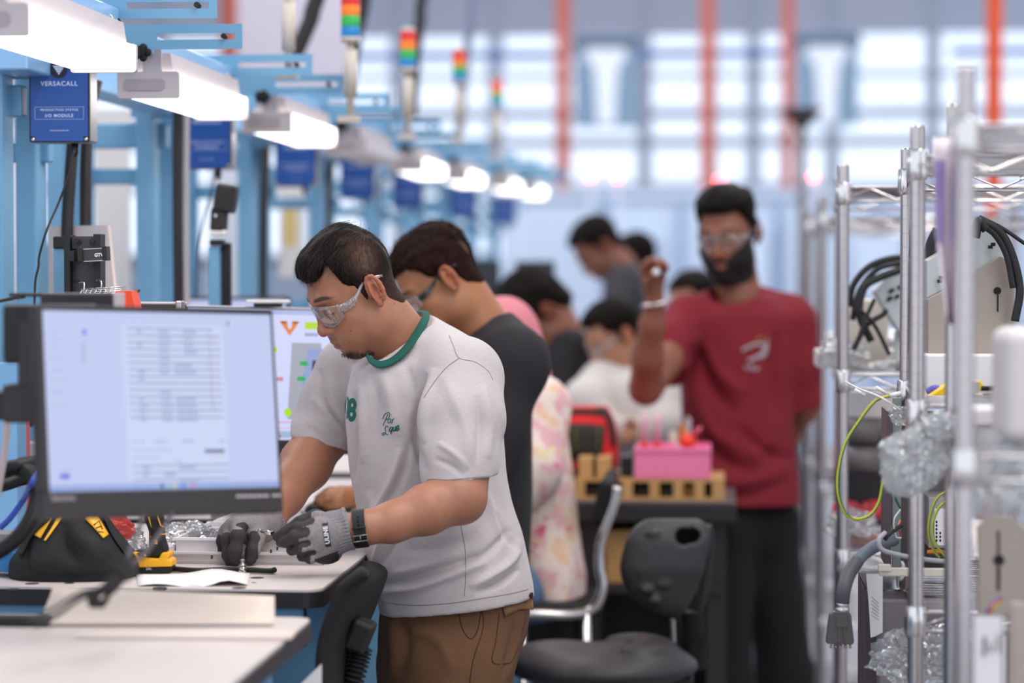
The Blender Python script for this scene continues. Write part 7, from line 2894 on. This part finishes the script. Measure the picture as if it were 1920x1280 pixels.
MB().tube(P, [(.030 if (i % 4) in (1, 2) else .020) for i in range(len(P))], 16).build('bellows', M_RUB, T)
P = bez([W(1262, 1160, 5.46), W(1264, 1215, 5.46)], 12)
MB().tube(P, .006, 8).build('support_rod', M_STEEL, T)
sp = W(1140, 1270, 5.35)
MB().cyl((sp.x, sp.y, .12), (sp.x, sp.y, sp.z), .025).build('column', M_CHROME, T)
MB().box2((sp.x - .06, sp.y - .06, sp.z - .01), (W(1300, 1260, 5.4).x, sp.y + .06, sp.z + .01), bev=.004).build('under_plate', M_BLACK, T)
for k in range(5):
    an = R_(72 * k + 5)
    MB().tube([(sp.x, sp.y, .12), (sp.x + .27 * math.cos(an), sp.y + .27 * math.sin(an), .05), (sp.x + .28 * math.cos(an), sp.y + .28 * math.sin(an), .02)], [.025, .018, .02], 8).build('base_leg', M_BLACK, T)
# ---- chrome-framed chair of the seated woman
T = thing('tube_chair', (W(1060, 1150, 6.02).x, W(1060, 1150, 6.02).y, 0), 'chrome tube framed chair under the woman in the floral blouse', 'chair')
for dz in (-.24, .17):
    g = MB()
    g.tube(bez([W(1158, 912, 6.05 + dz), W(1152, 945, 6.05 + dz), W(1128, 1010, 6.05 + dz), W(1124, 1060, 6.05 + dz), W(1130, 1100, 6.05 + dz), W(1112, 1140, 6.05 + dz), W(1070, 1152, 6.05 + dz), W(1000, 1150, 6.05 + dz), W(960, 1150, 6.05 + dz)], 40), .0115, 10)
    p = W(1100, 1150, 6.05 + dz)
    g.tube([p, (p.x, p.y, .0)], .011, 8)
    p = W(980, 1150, 6.05 + dz)
    g.tube([p, (p.x, p.y, .0)], .011, 8)
    g.build('tube_frame', M_CHROME, T)
a = W(1128, 945, 5.82)
MB().box((a.x, a.y + .18, a.z), (.035, .34, .115), Matrix.Rotation(R_(12), 3, 'Y'), .015, 3).build('back_pad', M_RUB, T)
a = W(1040, 1146, 5.84)
MB().box((a.x, a.y + .18, a.z), (.22, .38, .03), None, .012, 3).build('seat_pad', M_RUB, T)
# wheeled equipment beyond, between the legs
T = thing('waste_bin', (W(1450, 1200, 7.9).x, W(1450, 1200, 7.9).y, 0), 'grey-green drum on a pale base glimpsed behind the black trousers', 'drum')
p = W(1440, 1245, 8.2)
MB().lathe([(.055, 0), (.062, .02), (.062, .20), (.05, .22)], (p.x, p.y, max(.08, p.z - .12)), seg=20).build('drum', mat('drum_green', '#5f6a66', rough=.4), T)
MB().box2((p.x - .1, p.y - .1, 0), (p.x + .1, p.y + .1, .08)).build('base', mat('pale_base', '#b5a9a6', rough=.5), T)
tag(MB().box2((p.x - .14, p.y + .1, 0), (p.x + .12, p.y + .35, .62), bev=.01).build('pale_cabinet', mat('pale_cab', '#a39a9b', rough=.5)), 'pale grey cabinet glimpsed between the man in maroon and the table', 'cabinet')

# ================================================================== wire racks at right
M_RACKP = mat('rack_post_zinc', '#b9b0ae', rough=.2, metal=1.0)
RXW = .62


def rack(x0, y0, x1, y1, shelves, label, post_r=.0122, ztop=1.805, shelves_wave=True):
    T_ = thing('wire_rack', ((x0 + x1) / 2 + RXW / 2, (y0 + y1) / 2, 0), label, 'rack', 'chrome wire racks')
    e = Vector((x1 - x0, y1 - y0, 0))
    L = e.length
    e.normalize()
    nx = Vector((e.y, -e.x, 0))      # toward +x
    A = Vector((x0, y0, 0))
    for (su, sv) in ((0, 0), (1, 0), (0, 1), (1, 1)):
        p = A + e * (L * su) + nx * (RXW * sv)
        g_ = MB()
        prof_ = [(post_r, .0)]
        z = .05
        while z < ztop - .02:
            prof_ += [(post_r, z), (post_r - .0008, z + .0002), (post_r - .0008, z + .0014), (post_r, z + .0016)]
            z += .0254
        prof_ += [(post_r, ztop), (post_r * .9, ztop + .002)]
        g_.lathe(prof_, p, (0, 0, 1), 16)
        g_.build('post', M_RACKP, T_, autos=28)
    for z in shelves:
        g_ = MB()
        cs_ = [A, A + e * L, A + e * L + nx * RXW, A + nx * RXW]
        for i in range(4):
            a_, b_ = cs_[i] + Vector((0, 0, z)), cs_[(i + 1) % 4] + Vector((0, 0, z))
            lowr = Vector((0, 0, -.030))
            g_.tube([a_, b_], .0032, 6).tube([a_ + lowr, b_ + lowr], .0032, 6)
            k = max(4, int((b_ - a_).length / .055))
            pts = []
            for j in range(k + 1):
                pts.append(a_.lerp(b_, j / k) + (lowr * .9 if j % 2 else lowr * .1))
            g_.tube(pts, .0022, 5)
        n_ = int(L / .03)
        for j in range(1, n_):
            p = A + e * (L * j / n_) + Vector((0, 0, z))
            g_.tube([p, p + nx * RXW], .0014, 4)
        for sv in (.33, .66):
            p = A + nx * (RXW * sv) + Vector((0, 0, z - .005))
            g_.tube([p, p + e * L], .0028, 5)
        g_.build('wire_shelf', M_CHROME, T_)
        for (su, sv) in ((0, 0), (1, 0), (0, 1), (1, 1)):
            p = A + e * (L * su) + nx * (RXW * sv) + Vector((0, 0, z - .038))
            MB().lathe([(post_r + .003, 0), (post_r + .0055, .006), (post_r + .0045, .044), (post_r + .003, .048)], p, (0, 0, 1), 14).build('collar', M_CHROME, T_, autos=40)
    return T_


S1 = [1.76, 1.372, 1.00, .60, .15]
rack(.288, 3.02, .335, 3.70, [1.76, 1.352, .93, .50, .12], 'nearest chrome wire rack, blurred at the right edge', ztop=1.83)
rack(.2885, 3.80, .3226, 4.50, [1.76, 1.372, 1.05, .60, .15], 'second chrome wire rack, its far post in sharp focus')
rack(.2377, 5.18, .262, 5.90, [1.76, 1.362, .98, .58, .15], 'third chrome wire rack, beyond the sharp post')
rack(.272, 7.2, .285, 7.9, [1.74, 1.36, .95, .55, .15], 'fourth chrome wire rack beside the man in maroon')
rack(.262, 8.15, .28, 8.85, [1.74, 1.36, .95, .55, .15], 'farthest chrome wire rack', ztop=1.78)

# ---- things on the second rack, top: steel chassis with keyhole on foam
M_BEIGE = mat('chassis_beige', '#a3968b', rough=.4, metal=.35)
M_LTG = mat('chassis_light', '#b9bdbc', rough=.4, metal=.3)
M_KEY = mat('keyhole_dark', '#1d1718', rough=.8)
ZS2 = 1.372
T = MB()
a, b = RX(1740, 700, .55), RX(1885, 660, .55)
fa, fb = W(1738, 704, 4.25), W(1925, 664, 4.25)
tag(MB().box2((fa.x, fa.y, ZS2 + .002), (fb.x, fa.y + .22, fb.z), bev=.004).build('foam_slab', M_WHITE), 'white foam slab on the second rack under the beige chassis', 'foam')
T = thing('steel_chassis', (W(1820, 560, 4.33).x, W(1820, 560, 4.33).y, fb.z), 'beige steel chassis with keyhole slot leaning on the white foam slab', 'chassis')


def prism_px(poly, d, th, name, m, parent, bev=.002, label=None):
    g_ = MB()
    A_ = [g_.bm.verts.new(W(a_, b_, d)) for a_, b_ in poly]
    off = FW * th
    B_2 = [g_.bm.verts.new(x.co + off) for x in A_]
    k_ = len(poly)
    g_.cap(A_)
    g_.cap(B_2[::-1])
    for i in range(k_):
        g_.cap((A_[i], B_2[i], B_2[(i + 1) % k_], A_[(i + 1) % k_]))
    o_ = g_.build(name, m, parent)
    if bev:
        bv_ = o_.modifiers.new('b', 'BEVEL')
        bv_.width = bev
        bv_.segments = 2
        bv_.limit_method = 'ANGLE'
    if label:
        o_['label'] = label
    return o_


prism_px([(1740, 664), (1740, 560), (1826, 514), (1876, 478), (1903, 496), (1903, 664)], 4.30, .12, 'side_plate', M_BEIGE, T)
prism_px([(1738, 560), (1738, 488), (1850, 425), (1884, 440), (1880, 480), (1826, 514)], 4.32, .10, 'sloped_cover', M_LTG, T)
g = MB()
p = W(1870, 545, 4.298)
g.cyl(p, p - FW * .002, .0065, seg=18)
g.box(W(1871, 568, 4.297), (.0022, .002, .030))
g.build('keyhole', M_KEY, T)
g = MB()
for x, y in ((1857, 463), (1862, 458), (1765, 520), (1762, 527)):
    g.box(W(x, y, 4.31), (.008, .003, .006))
g.build('slot_cut', M_KEY, T)
T = thing('steel_bracket', (W(1700, 540, 5.25).x, W(1700, 540, 5.25).y, 1.365), 'pale angled sheet-metal bracket with black slots behind the sharp rack post', 'bracket')
prism_px([(1640, 545), (1695, 480), (1740, 500), (1740, 600), (1700, 640), (1672, 600)], 5.27, .05, 'bent_plate', M_LTG, T)
g = MB()
for x, y in ((1672, 545), (1682, 556), (1688, 538), (1668, 560)):
    g.box(W(x, y, 5.262), (.012, .003, .008), Matrix.Rotation(R_(-35), 3, 'Y'))
g.build('slot_cut', M_KEY, T)
p = W(1705, 640, 5.29)
MB().box2((p.x - .03, p.y, 1.368), (p.x + .04, p.y + .05, p.z + .02)).build('foot', M_LTG, T)
# beige box behind the hoses
a, b = W(1588, 668, 5.45), W(1665, 562, 5.45)
tag(MB().box2((a.x, a.y, 1.365), (b.x, a.y + .2, b.z), bev=.004).build('beige_box', mat('box_cream', '#d9cdbf', rough=.6)), 'cream box on the third rack behind the black hoses', 'box')
# black hoses
HS_G = 'black hoses coiled on the racks'
hl = ['outermost arc', 'second arc', 'inner arc', 'falling strand', 'crossing strand']
for i, pts in enumerate(([(1592, 575), (1600, 535), (1630, 500), (1675, 484), (1720, 486)], [(1598, 600), (1612, 545), (1645, 505), (1690, 492)], [(1634, 640), (1612, 590), (1620, 540), (1650, 520), (1690, 505)],
                         [(1600, 655), (1625, 610), (1655, 590), (1662, 580)], [(1612, 580), (1640, 610), (1668, 665)], [(1640, 560), (1622, 600), (1606, 648)])):
    conduit([W(x, y, 5.24 - .015 * i) for x, y in pts], (.0075, .0065, .0085, .006, .0045, .0045)[i], 'black hose curving between the third rack post and the bracket, %s' % (hl + ['thin strand'])[i], 'black_hose', M_BLACK, group=HS_G)
for i, pts in enumerate(([(1832, 412), (1870, 430), (1895, 470), (1912, 540), (1903, 602)], [(1838, 420), (1866, 440), (1888, 480), (1900, 540)], [(1836, 406), (1880, 428), (1915, 452), (1950, 475)], [(1828, 445), (1836, 415), (1850, 430)])):
    conduit([W(x, y, 4.26) for x, y in pts], (.0075, .006, .0035, .009)[i], 'black cable bending over the beige chassis, %s' % ['thickest', 'inner one', 'thin one running off right', 'short plug end'][i], 'black_cable', M_BLACK, cat='cable')
for i, pts in enumerate(([(1738, 500), (1744, 460), (1758, 430)], [(1745, 505), (1750, 470), (1762, 448)])):
    conduit([W(x, y, 4.4) for x, y in pts], .009, 'thick black cable bunch behind the purple sheet, %s strand' % ['left', 'right'][i], 'black_cable', M_BLACK, cat='cable')
# hanging sheet, white with violet print
g = MB()
rows = []
for j in range(15):
    t = j / 14
    y = 258 + 350 * t
    xl = 1748 + 6 * math.sin(t * 2) + (0 if t < .5 else (t - .5) * 44)
    xr = 1800 - (10 * t)
    rows.append([W(xl * (1 - q) + xr * q, y, 3.42 + .05 * math.sin(q * 3.1) - .04 * t) for q in [k / 7 for k in range(8)]])
g.grid(rows)
hs = g.build('hanging_sheet', mat('sheet_lilac_white', '#ddd2da', rough=.6), smooth=True)
so = hs.modifiers.new('s', 'SOLIDIFY')
so.thickness = .001
tag(hs, 'curled white sheet hanging from the nearest wire rack', 'sheet')
g = MB()
rows = []
for j in range(9):
    t = j / 8
    y = 300 + 180 * t
    rows.append([W((1752 + 5 * math.sin(t * 2)) * (1 - q) + (1772 - 4 * t) * q, y, 3.412 + .04 * math.sin(q * 1.2) - .02 * t) for q in (0, .5, 1)])
g.grid(rows)
pl = g.build('violet_print', mat('violet_ink', '#a292c4', rough=.6), smooth=True)
pl.parent = hs
# white rounded box near right edge
a, b = W(1880, 830, 3.1), W(1960, 616, 3.1)
T = thing('white_housing', ((a.x + b.x) / 2, a.y, 1.355), 'white rounded plastic housing at the right edge on the nearest rack', 'housing')
MB().box2((a.x, a.y, 1.36), (b.x, a.y + .15, b.z), bev=.018, seg=4).build('shell', mat('housing_white', '#dcd3d0', rough=.4), T)
# yellow tool and dark clamp
T = thing('yellow_bracket', (W(1800, 720, 4.1).x, W(1800, 720, 4.1).y, 1.375), 'yellow angled plastic part on the second rack', 'bracket')
prism_px([(1737, 762), (1739, 745), (1780, 718), (1816, 714), (1838, 712), (1846, 724), (1836, 734), (1812, 726), (1776, 744), (1774, 762)], 4.06, .04, 'body', mat('yellow_part', '#f3c81c', rough=.4), T)
T = thing('steel_clamp', (W(1850, 735, 4.0).x, W(1850, 735, 4.0).y, 1.375), 'dark steel clamp with rods right of the yellow part', 'clamp')
MB().box(W(1829, 735, 4.0), (.010, .03, .038), None, .002).build('jaw', M_STEEL, T)
MB().cyl(W(1840, 728, 4.02), W(1905, 727, 4.02), .004).cyl(W(1840, 752, 4.02), W(1905, 750, 4.02), .005).build('rod', M_DARK, T)
MB().box(W(1834, 748, 3.99), (.014, .03, .02), None, .002).build('block', M_STEEL, T)
conduit([W(1738, 735, 4.1), W(1755, 728, 4.1), W(1775, 740, 4.1)], .006, 'violet-blue cable behind the yellow part', 'cable', m=mat('cable_violet', '#5b56b8', rough=.4), cat='cable')
# rail ledges and pale boards
for (x0, y0, x1, y1, d, c_, lb) in ((1825, 768, 1925, 800, 3.55, '#d8d0ce', 'pale plastic rail below the yellow part'), (1530, 688, 1690, 720, 5.5, '#d9cfcb', 'white foam pad lying on the third rack shelf')):
    a, b = W(x0, y1, d), W(x1, y0, d)
    zb_ = {3.55: 1.354, 5.5: 1.364}[d]
    tag(MB().box2((a.x, a.y, zb_), (b.x, a.y + .15, zb_ + (b.z - a.z)), bev=.004).build('foam_pad' if d > 4 else 'plastic_rail', mat('col_' + c_[1:], c_, rough=.6)), lb, 'foam' if d > 4 else 'rail')

# ---- clear wrap and bubble bags
M_BUB = clear_mat('bubble_film', gloss=.16, rough=.12, diff=.46, edge=.8)
cl = [((1580, 660), 5.35, .085, 1.366, 'clear wrap heap on the third rack left of the hoses', (1.0, .8, .6), M_BUB), ((1655, 690), 5.3, .07, 1.366, 'clear wrap heap on the third rack beside the white foam', (1.3, .8, .35), M_BUB),
      ((1562, 700), 7.3, .10, 1.37, 'clear wrap heap on the fourth rack', (.8, .8, .8), M_BUB),
      ((1718, 860), 3.62, .075, None, 'bubble wrap bag bulging out in front of the rack posts', (1.0, .7, 1.15), M_BUB), ((1765, 800), 3.60, .045, None, 'bubble wrap fold pressed behind the nearest post', (1.1, .6, .8), M_BUB),
      ((1870, 905), 3.15, .065, .94, 'shiny crumpled wrap at the right edge on the nearest rack', (1.3, .9, 1.3), M_BUB),
      ((1735, 1240), 4.05, .105, None, 'crumpled clear film in sharp view at the bottom of the second rack', (1.15, .8, 1.0), M_CLEAR),
      ((1600, 985), 5.45, .09, .985, 'clear film bag on the third rack over the red packs', (1.0, .8, .7), M_CLEAR), ((1555, 1030), 7.3, .09, .955, 'clear film bag low on the fourth rack', (1.0, .8, 1.1), M_CLEAR),
      ((1690, 780), 4.12, .035, None, 'small clear bag corner at the sharp post', (.9, .6, .8), M_CLEAR)]
for i, (pq, d, r, rest, lb, sc_, m_) in enumerate(cl):
    crumple(W(*pq, d), r, 20 + i, m_, lb, rest=rest, sc=sc_, name='plastic_wrap', cat='wrap', amp=.4)
for i, (x, y, d, r, lb) in enumerate(((1590, 955, 5.6, .05, 'red plastic pack on the third rack, left one'), (1640, 960, 5.6, .055, 'red plastic pack on the third rack, right one'), (1620, 1015, 5.5, .05, 'red plastic pack low on the third rack'), (1638, 945, 5.7, .04, 'red plastic pack on the third rack, topmost'))):
    zc = W(x, y, d).z
    crumple(W(x, y, d), r, 50 + i, mat('red_pack', '#d23a40', rough=.3, coat=.5), lb, name='red_pack', sc=(1.2, .8, .6), cat='pack', rest=.985 if i < 2 else None)
# grey rolls
for i, (x, y) in enumerate(((1618, 808), (1618, 860), (1650, 805), (1652, 862))):
    p = W(x, y, 5.5)
    T = thing('film_roll', p, 'grey film roll stored on the third rack, %s' % ['upper left', 'lower left', 'upper right', 'lower right'][i], 'roll', 'grey film rolls')
    MB().cyl(p - Vector((.035, 0, 0)), p + Vector((.035, 0, 0)), .028).build('roll', mat('roll_grey', '#77706f', rough=.5), T)
    MB().cyl(p - Vector((.042, 0, 0)), p + Vector((.042, 0, 0)), .012).build('core', M_BLACK, T)
a, b = W(1585, 905, 5.62), W(1680, 830, 5.62)
tag(MB().box2((W(1590, 905, 5.7).x, W(1590, 905, 5.7).y, .985), (b.x, a.y + .2, 1.235)).build('dark_case', M_DARK), 'black case behind the grey film rolls on the third rack', 'case')

tag(MB().box2((W(1590, 905, 5.66).x, W(1590, 905, 5.7).y, 1.237), (b.x, a.y + .2, 1.30), bev=.003).build('cream_board', M_CREAM), 'cream board lying on the dark case on the third rack', 'board')
# ---- sharp centre: electronics chassis, cables, connector
ZS3 = 1.05
M_CH = mat('chassis_grey', '#857d80', rough=.4, metal=.4)
M_CHD = mat('chassis_side', '#5b4f54', rough=.45, metal=.3)
T = thing('steel_cabinet', (W(1660, 1200, 4.25).x, W(1660, 1200, 4.25).y, .6), 'grey steel equipment cabinet standing on the second rack, clear film before it', 'cabinet')
a, b = W(1648, 1300, 4.20), W(1690, 1078, 4.20)
z1 = min(b.z, 1.012)
MB().box2((a.x, a.y, .602), (a.x + .16, a.y + .22, z1), bev=.004).build('body', M_CH, T)
a2 = W(1619, 1300, 4.28)
MB().box2((a2.x, a2.y, .602), (a2.x + .026, a2.y + .2, z1 + .012), bev=.003).build('side_panel', M_CHD, T)
g = MB()
g.box2((a2.x, a2.y - .06, z1 + .012), (a.x + .17, a2.y + .2, z1 + .016))
g.build('glass_lid', clear_mat('lid_glass', gloss=.15, rough=.05, diff=.1, edge=1), T)
g = MB()
rows = []
for j in range(8):
    t = j / 7
    rows.append([W(1624 + 3 * math.sin(t * 3) + 8 * t * t, 1075 + 120 * t, 4.17), W(1640, 1075 + 118 * t, 4.165), W(1655, 1075 + 110 * t, 4.17)])
g.grid(rows)
ps = g.build('instruction_sheet', M_PAPER, T, smooth=True)
g = MB()
for k in range(6):
    g.tube([W(1634, 1118 + 7 * k, 4.162), W(1648, 1132 + 6 * k, 4.163)], .0004, 4)
g.build('drawn_lines', M_DARK, ps)
# label rail
a, b = W(1648, 1080, 4.13), W(1772, 1066, 4.13)
T = thing('shelf_label_rail', a, 'cream label rail clipped on the second rack shelf', 'rail')
MB().box2((a.x, a.y, a.z), (b.x, a.y + .006, b.z + .002), bev=.002).build('rail', mat('rail_cream', '#e6dccb', rough=.4), T)
MB().box(W(1658, 1064, 4.125), (.022, .012, .012), None, .002).build('end_clip', mat('rail_cream', '#e6dccb'), T)
# open chassis with boards
T = thing('open_chassis', (W(1700, 1040, 4.25).x, W(1700, 1040, 4.25).y, ZS3 + .002), 'open metal electronics chassis behind the sharp rack post', 'electronics')
a, b = W(1662, 1030, 4.30), W(1672, 770, 4.30)
MB().box2((a.x, a.y, ZS3 + .003), (b.x, a.y + .16, b.z), bev=.001).build('side_wall', M_CHD, T)
a, b = W(1672, 1030, 4.31), W(1690, 745, 4.31)
MB().box2((a.x, a.y, ZS3 + .003), (b.x, a.y + .004, b.z), bev=.001).build('front_flange', mat('flange_green_grey', '#8c938f', rough=.4, metal=.4), T)
a, b = W(1690, 1030, 4.42), W(1790, 770, 4.42)
MB().box2((a.x, a.y, ZS3 + .003), (b.x, a.y + .01, b.z)).build('rear_wall', mat('rear_grey', '#6f686b', rough=.5), T)
a, b = W(1741, 1027, 4.22), W(1776, 932, 4.22)
ps = MB().box2((a.x, a.y, a.z), (b.x, a.y + .12, b.z), bev=.001).build('power_supply', mat('psu_grey', '#a7a2a1', rough=.4, metal=.5), T)
MB().box2((a.x, a.y, ZS3 + .003), (b.x, a.y + .1, a.z)).build('support_block', M_DARK, T)
a_, b_ = W(1752, 1022, 4.217), W(1774, 953, 4.217)
lbp = MB().box2((a_.x, a_.y, a_.z), (b_.x, a_.y + .001, b_.z)).build('warning_label', M_PAPER, ps)
g = MB()
rr = random.Random(8)
for k in range(12):
    x = 1754 + (k % 3) * 7
    for q in range(9):
        if rr.random() < .8:
            g.box(W(x + 2, 957 + q * 7, 4.2155), (.0028, .0003, .0040))
g.build('label_text', M_DARK, lbp)
# yellow-green earth wires
M_YG = mat('wire_yellow_green', '#b7b62a', rough=.4)
M_GRN2 = mat('wire_green', '#1f6a4a', rough=.4)


def stripe(pts, d, r, label):
    P = bez([W(x, y, d + (dz if False else 0)) for x, y in pts], 40)
    T_ = thing('earth_wire', P[0], label, 'wire', 'yellow and green earth wires')
    MB().tube(P, r, 8).build('yellow_sheath', M_YG, T_)
    P2 = [p - FW * r * .35 + RT * r * .62 for p in P]
    MB().tube(P2, r * .62, 6).build('green_stripe', M_GRN2, T_)
    MB().cyl(P[0], P[0] + (P[0] - P[1]).normalized() * .02, r * 1.5).build('crimp_sleeve', M_WHITE, T_)


stripe([(1668, 742), (1640, 752), (1610, 790), (1585, 830), (1572, 880), (1571, 925), (1585, 962), (1605, 973), (1630, 966), (1648, 940), (1656, 900), (1668, 882), (1686, 874)], 4.12, .0026, 'large yellow and green wire looping left of the sharp rack post')
stripe([(1775, 920), (1756, 935), (1744, 965), (1741, 1000), (1750, 1030), (1762, 1045)], 4.1, .0022, 'yellow and green wire arching over the labelled power supply, left one')
stripe([(1776, 936), (1758, 955), (1748, 985), (1752, 1015), (1772, 1043)], 4.09, .0022, 'yellow and green wire arching over the labelled power supply, right one')
conduit([W(1686, 895, 4.15), W(1678, 915, 4.15), W(1680, 935, 4.16), W(1688, 952, 4.17)], .0022, 'dark green wire left of the sharp rack post', 'wire', M_GRN2, cat='wire')
for i, c_ in enumerate(('#e0702a', '#7a3a8a', '#b03030')):
    conduit([W(1688, 975 + 2 * i, 4.17), W(1684 + i, 988, 4.16), W(1689, 1003 + 2 * i, 4.17)], .0014, ['orange', 'violet', 'dark red'][i] + ' thin wire beside the sharp rack post', 'wire', mat('wire' + c_[1:], c_, rough=.4), cat='wire')
for i, c_ in enumerate(('#d8622a', '#c0a030', '#b03a2a')):
    conduit([W(1738, 1033 + 2 * i, 4.16), W(1756, 1031 + 3 * i, 4.16), W(1776, 1034 + 2 * i, 4.16)], .0014, ['orange', 'mustard', 'rust'][i] + ' thin wire under the power supply', 'wire', mat('wire' + c_[1:], c_, rough=.4), cat='wire')
conduit([W(1690, 985, 4.12), W(1668, 1000, 4.1), W(1658, 1012, 4.1)], .0042, 'black sleeve end of the light grey cable', 'cable', M_BLACK, cat='cable')
conduit([W(1660, 998, 4.1), W(1648, 1012, 4.09), W(1654, 1030, 4.09), W(1685, 1040, 4.1), W(1730, 1048, 4.12), W(1780, 1053, 4.14)], .0042, 'light grey cable sweeping past the sharp rack post', 'cable', mat('cable_light_grey', '#a9a6aa', rough=.4), cat='cable')
conduit([W(1688, 955, 4.11), W(1676, 975, 4.1), W(1680, 1005, 4.11), W(1690, 1008, 4.11)], .0010, 'thin white wire loop beside the sharp rack post', 'wire', M_WHITE, cat='wire')
conduit([W(1688, 768, 4.11), W(1650, 744, 4.11), W(1610, 728, 4.3), W(1585, 715, 4.6)], .0016, 'thin white lead with sleeves running left from the sharp post', 'wire', M_WHITE, cat='wire')
for (x, y, rt) in ((1652, 731, 35), (1612, 735, 30)):
    p = W(x, y, 4.25)
    tag(MB().cyl(p - RT * .009 + UP * .005, p + RT * .009 - UP * .006, .0032).build('white_sleeve', M_WHITE), 'white crimp sleeve on the thin lead, %s one' % ('right' if x > 1630 else 'left'), 'sleeve')
conduit([W(1742, 1120, 4.1), W(1752, 1115, 4.1), W(1772, 1108, 4.1)], .0012, 'thin dark lead with blue tip under the label rail', 'wire', mat('wire_darkblue', '#2c3e6a', rough=.4), cat='wire')
T = thing('heavy_connector', W(1578, 1215, 4.08), 'grey multi-pin connector hanging on a thick slate cable', 'connector')
cb_ = mat('cable_slate', '#5d6670', rough=.5)
MB().tube(bez([W(1676, 1012, 4.2), W(1645, 1022, 4.15), W(1615, 1043, 4.12), W(1592, 1075, 4.1), (W(1582, 1105, 4.08)), W(1578, 1135, 4.08)], 30), .0108, 14).build('thick_cable', cb_, T)
MB().tube(bez([W(1608, 1050, 4.115), W(1592, 1075, 4.1), W(1582, 1105, 4.08), W(1579, 1130, 4.08)], 20), .0122, 14).build('cable_sleeve', mat('sleeve_grey', '#4f4d52', rough=.5), T)
MB().lathe([(.010, 0), (.0125, .002), (.0125, .007), (.010, .009), (.0115, .010), (.0115, .016), (.009, .018)], W(1579, 1147, 4.08), (0, 0, 1), 12).build('gland_nut', M_CHROME, T)
M_CON = mat('connector_grey', '#55504f', rough=.45)
dd = 4.068
prof([(1563, 1146), (1591, 1146), (1596, 1152), (1602, 1202), (1600, 1208), (1551, 1207), (1550, 1200), (1557, 1152)], 0, .03, 'hood', M_CON, T, .002)
prof([(1568, 1154), (1588, 1154), (1590, 1176), (1567, 1176)], -.002, .001, 'raised_panel', M_CON, T, .0006)
prof([(1572, 1176), (1576, 1176), (1575, 1204), (1571, 1204)], -.002, .001, 'raised_rib', M_CON, T, .0004)
prof([(1581, 1176), (1584, 1176), (1586, 1204), (1582, 1204)], -.002, .001, 'raised_rib', M_CON, T, .0004)
g = MB()
for i in range(5):
    g.cyl(W(1558 + 9 * i, 1208, 4.08), W(1558 + 9 * i, 1215, 4.08), .0022)
g.build('lock_screw', M_STEEL, T)
# steel plate with keyhole on the nearest rack
T = thing('keyhole_plate', (W(1865, 1150, 3.45).x, W(1865, 1150, 3.45).y, .94), 'bent steel plate with a keyhole slot on the nearest rack', 'plate')
prism_px([(1835, 1152), (1835, 990), (1850, 968), (1900, 968), (1915, 988), (1960, 1000), (1960, 1152)], 3.45, .012, 'plate', M_BEIGE, T, .001)
g = MB()
p = W(1873, 1050, 3.449)
g.cyl(p, p - FW * .0012, .0078, seg=18)
g.box(W(1872, 1020, 3.449), (.0030, .0012, .038))
g.box(W(1872, 1085, 3.449), (.0044, .0012, .034))
g.build('keyhole', M_KEY, T)
# paper tag with an M
a, b = W(1826, 1300, 3.2), W(1878, 1154, 3.2)
T = thing('paper_tag', (a.x, a.y, a.z), 'white paper tag with a handwritten letter on the nearest rack', 'tag')
MB().box2((a.x, a.y, a.z), (b.x, a.y + .001, b.z)).build('card', M_PAPER, T)
g = MB()
g.tube([W(1845, 1230, 3.195), W(1846, 1192, 3.195), W(1858, 1222, 3.195), W(1874, 1186, 3.195), W(1873, 1224, 3.195)], .0014, 5)
g.build('handwriting', M_DARK, T)
for i, c_ in enumerate(('#5a3a9a', '#d06a2a', '#c0a030')):
    conduit([W(1848 + 4 * i, 1152, 3.3), W(1858 + 4 * i, 1135, 3.3), W(1878, 1118 + 6 * i, 3.32)], .0016, ['violet', 'orange', 'mustard'][i] + ' thin wire above the paper tag', 'wire', mat('wire' + c_[1:], c_, rough=.4), cat='wire')
# pale bars and blue tubes of the nearest rack load
for i, (x0, x1, y0, y1, d, c_) in enumerate(((1895, 1925, 1130, 1300, 3.25, '#b8a79e'), (1886, 1894, 640, 960, 3.9, '#8a9ab4'), (1780, 1790, 1100, 1300, 3.9, '#37566c'), (1716, 1724, 1085, 1300, 3.95, '#37566c'))):
    a, b = W(x0, y1, d), W(x1, y0, d)
    if i == 1:
        continue
    tag(MB().box2((a.x, a.y, a.z), (b.x, a.y + .02, b.z), bev=.002).build('upright_bar', mat('col_' + c_[1:], c_, rough=.4)), ['pale beige upright bar at the lower right edge', '', 'slate blue upright bar left of the keyhole plate', 'slate blue upright bar behind the clear film'][i], 'bar')
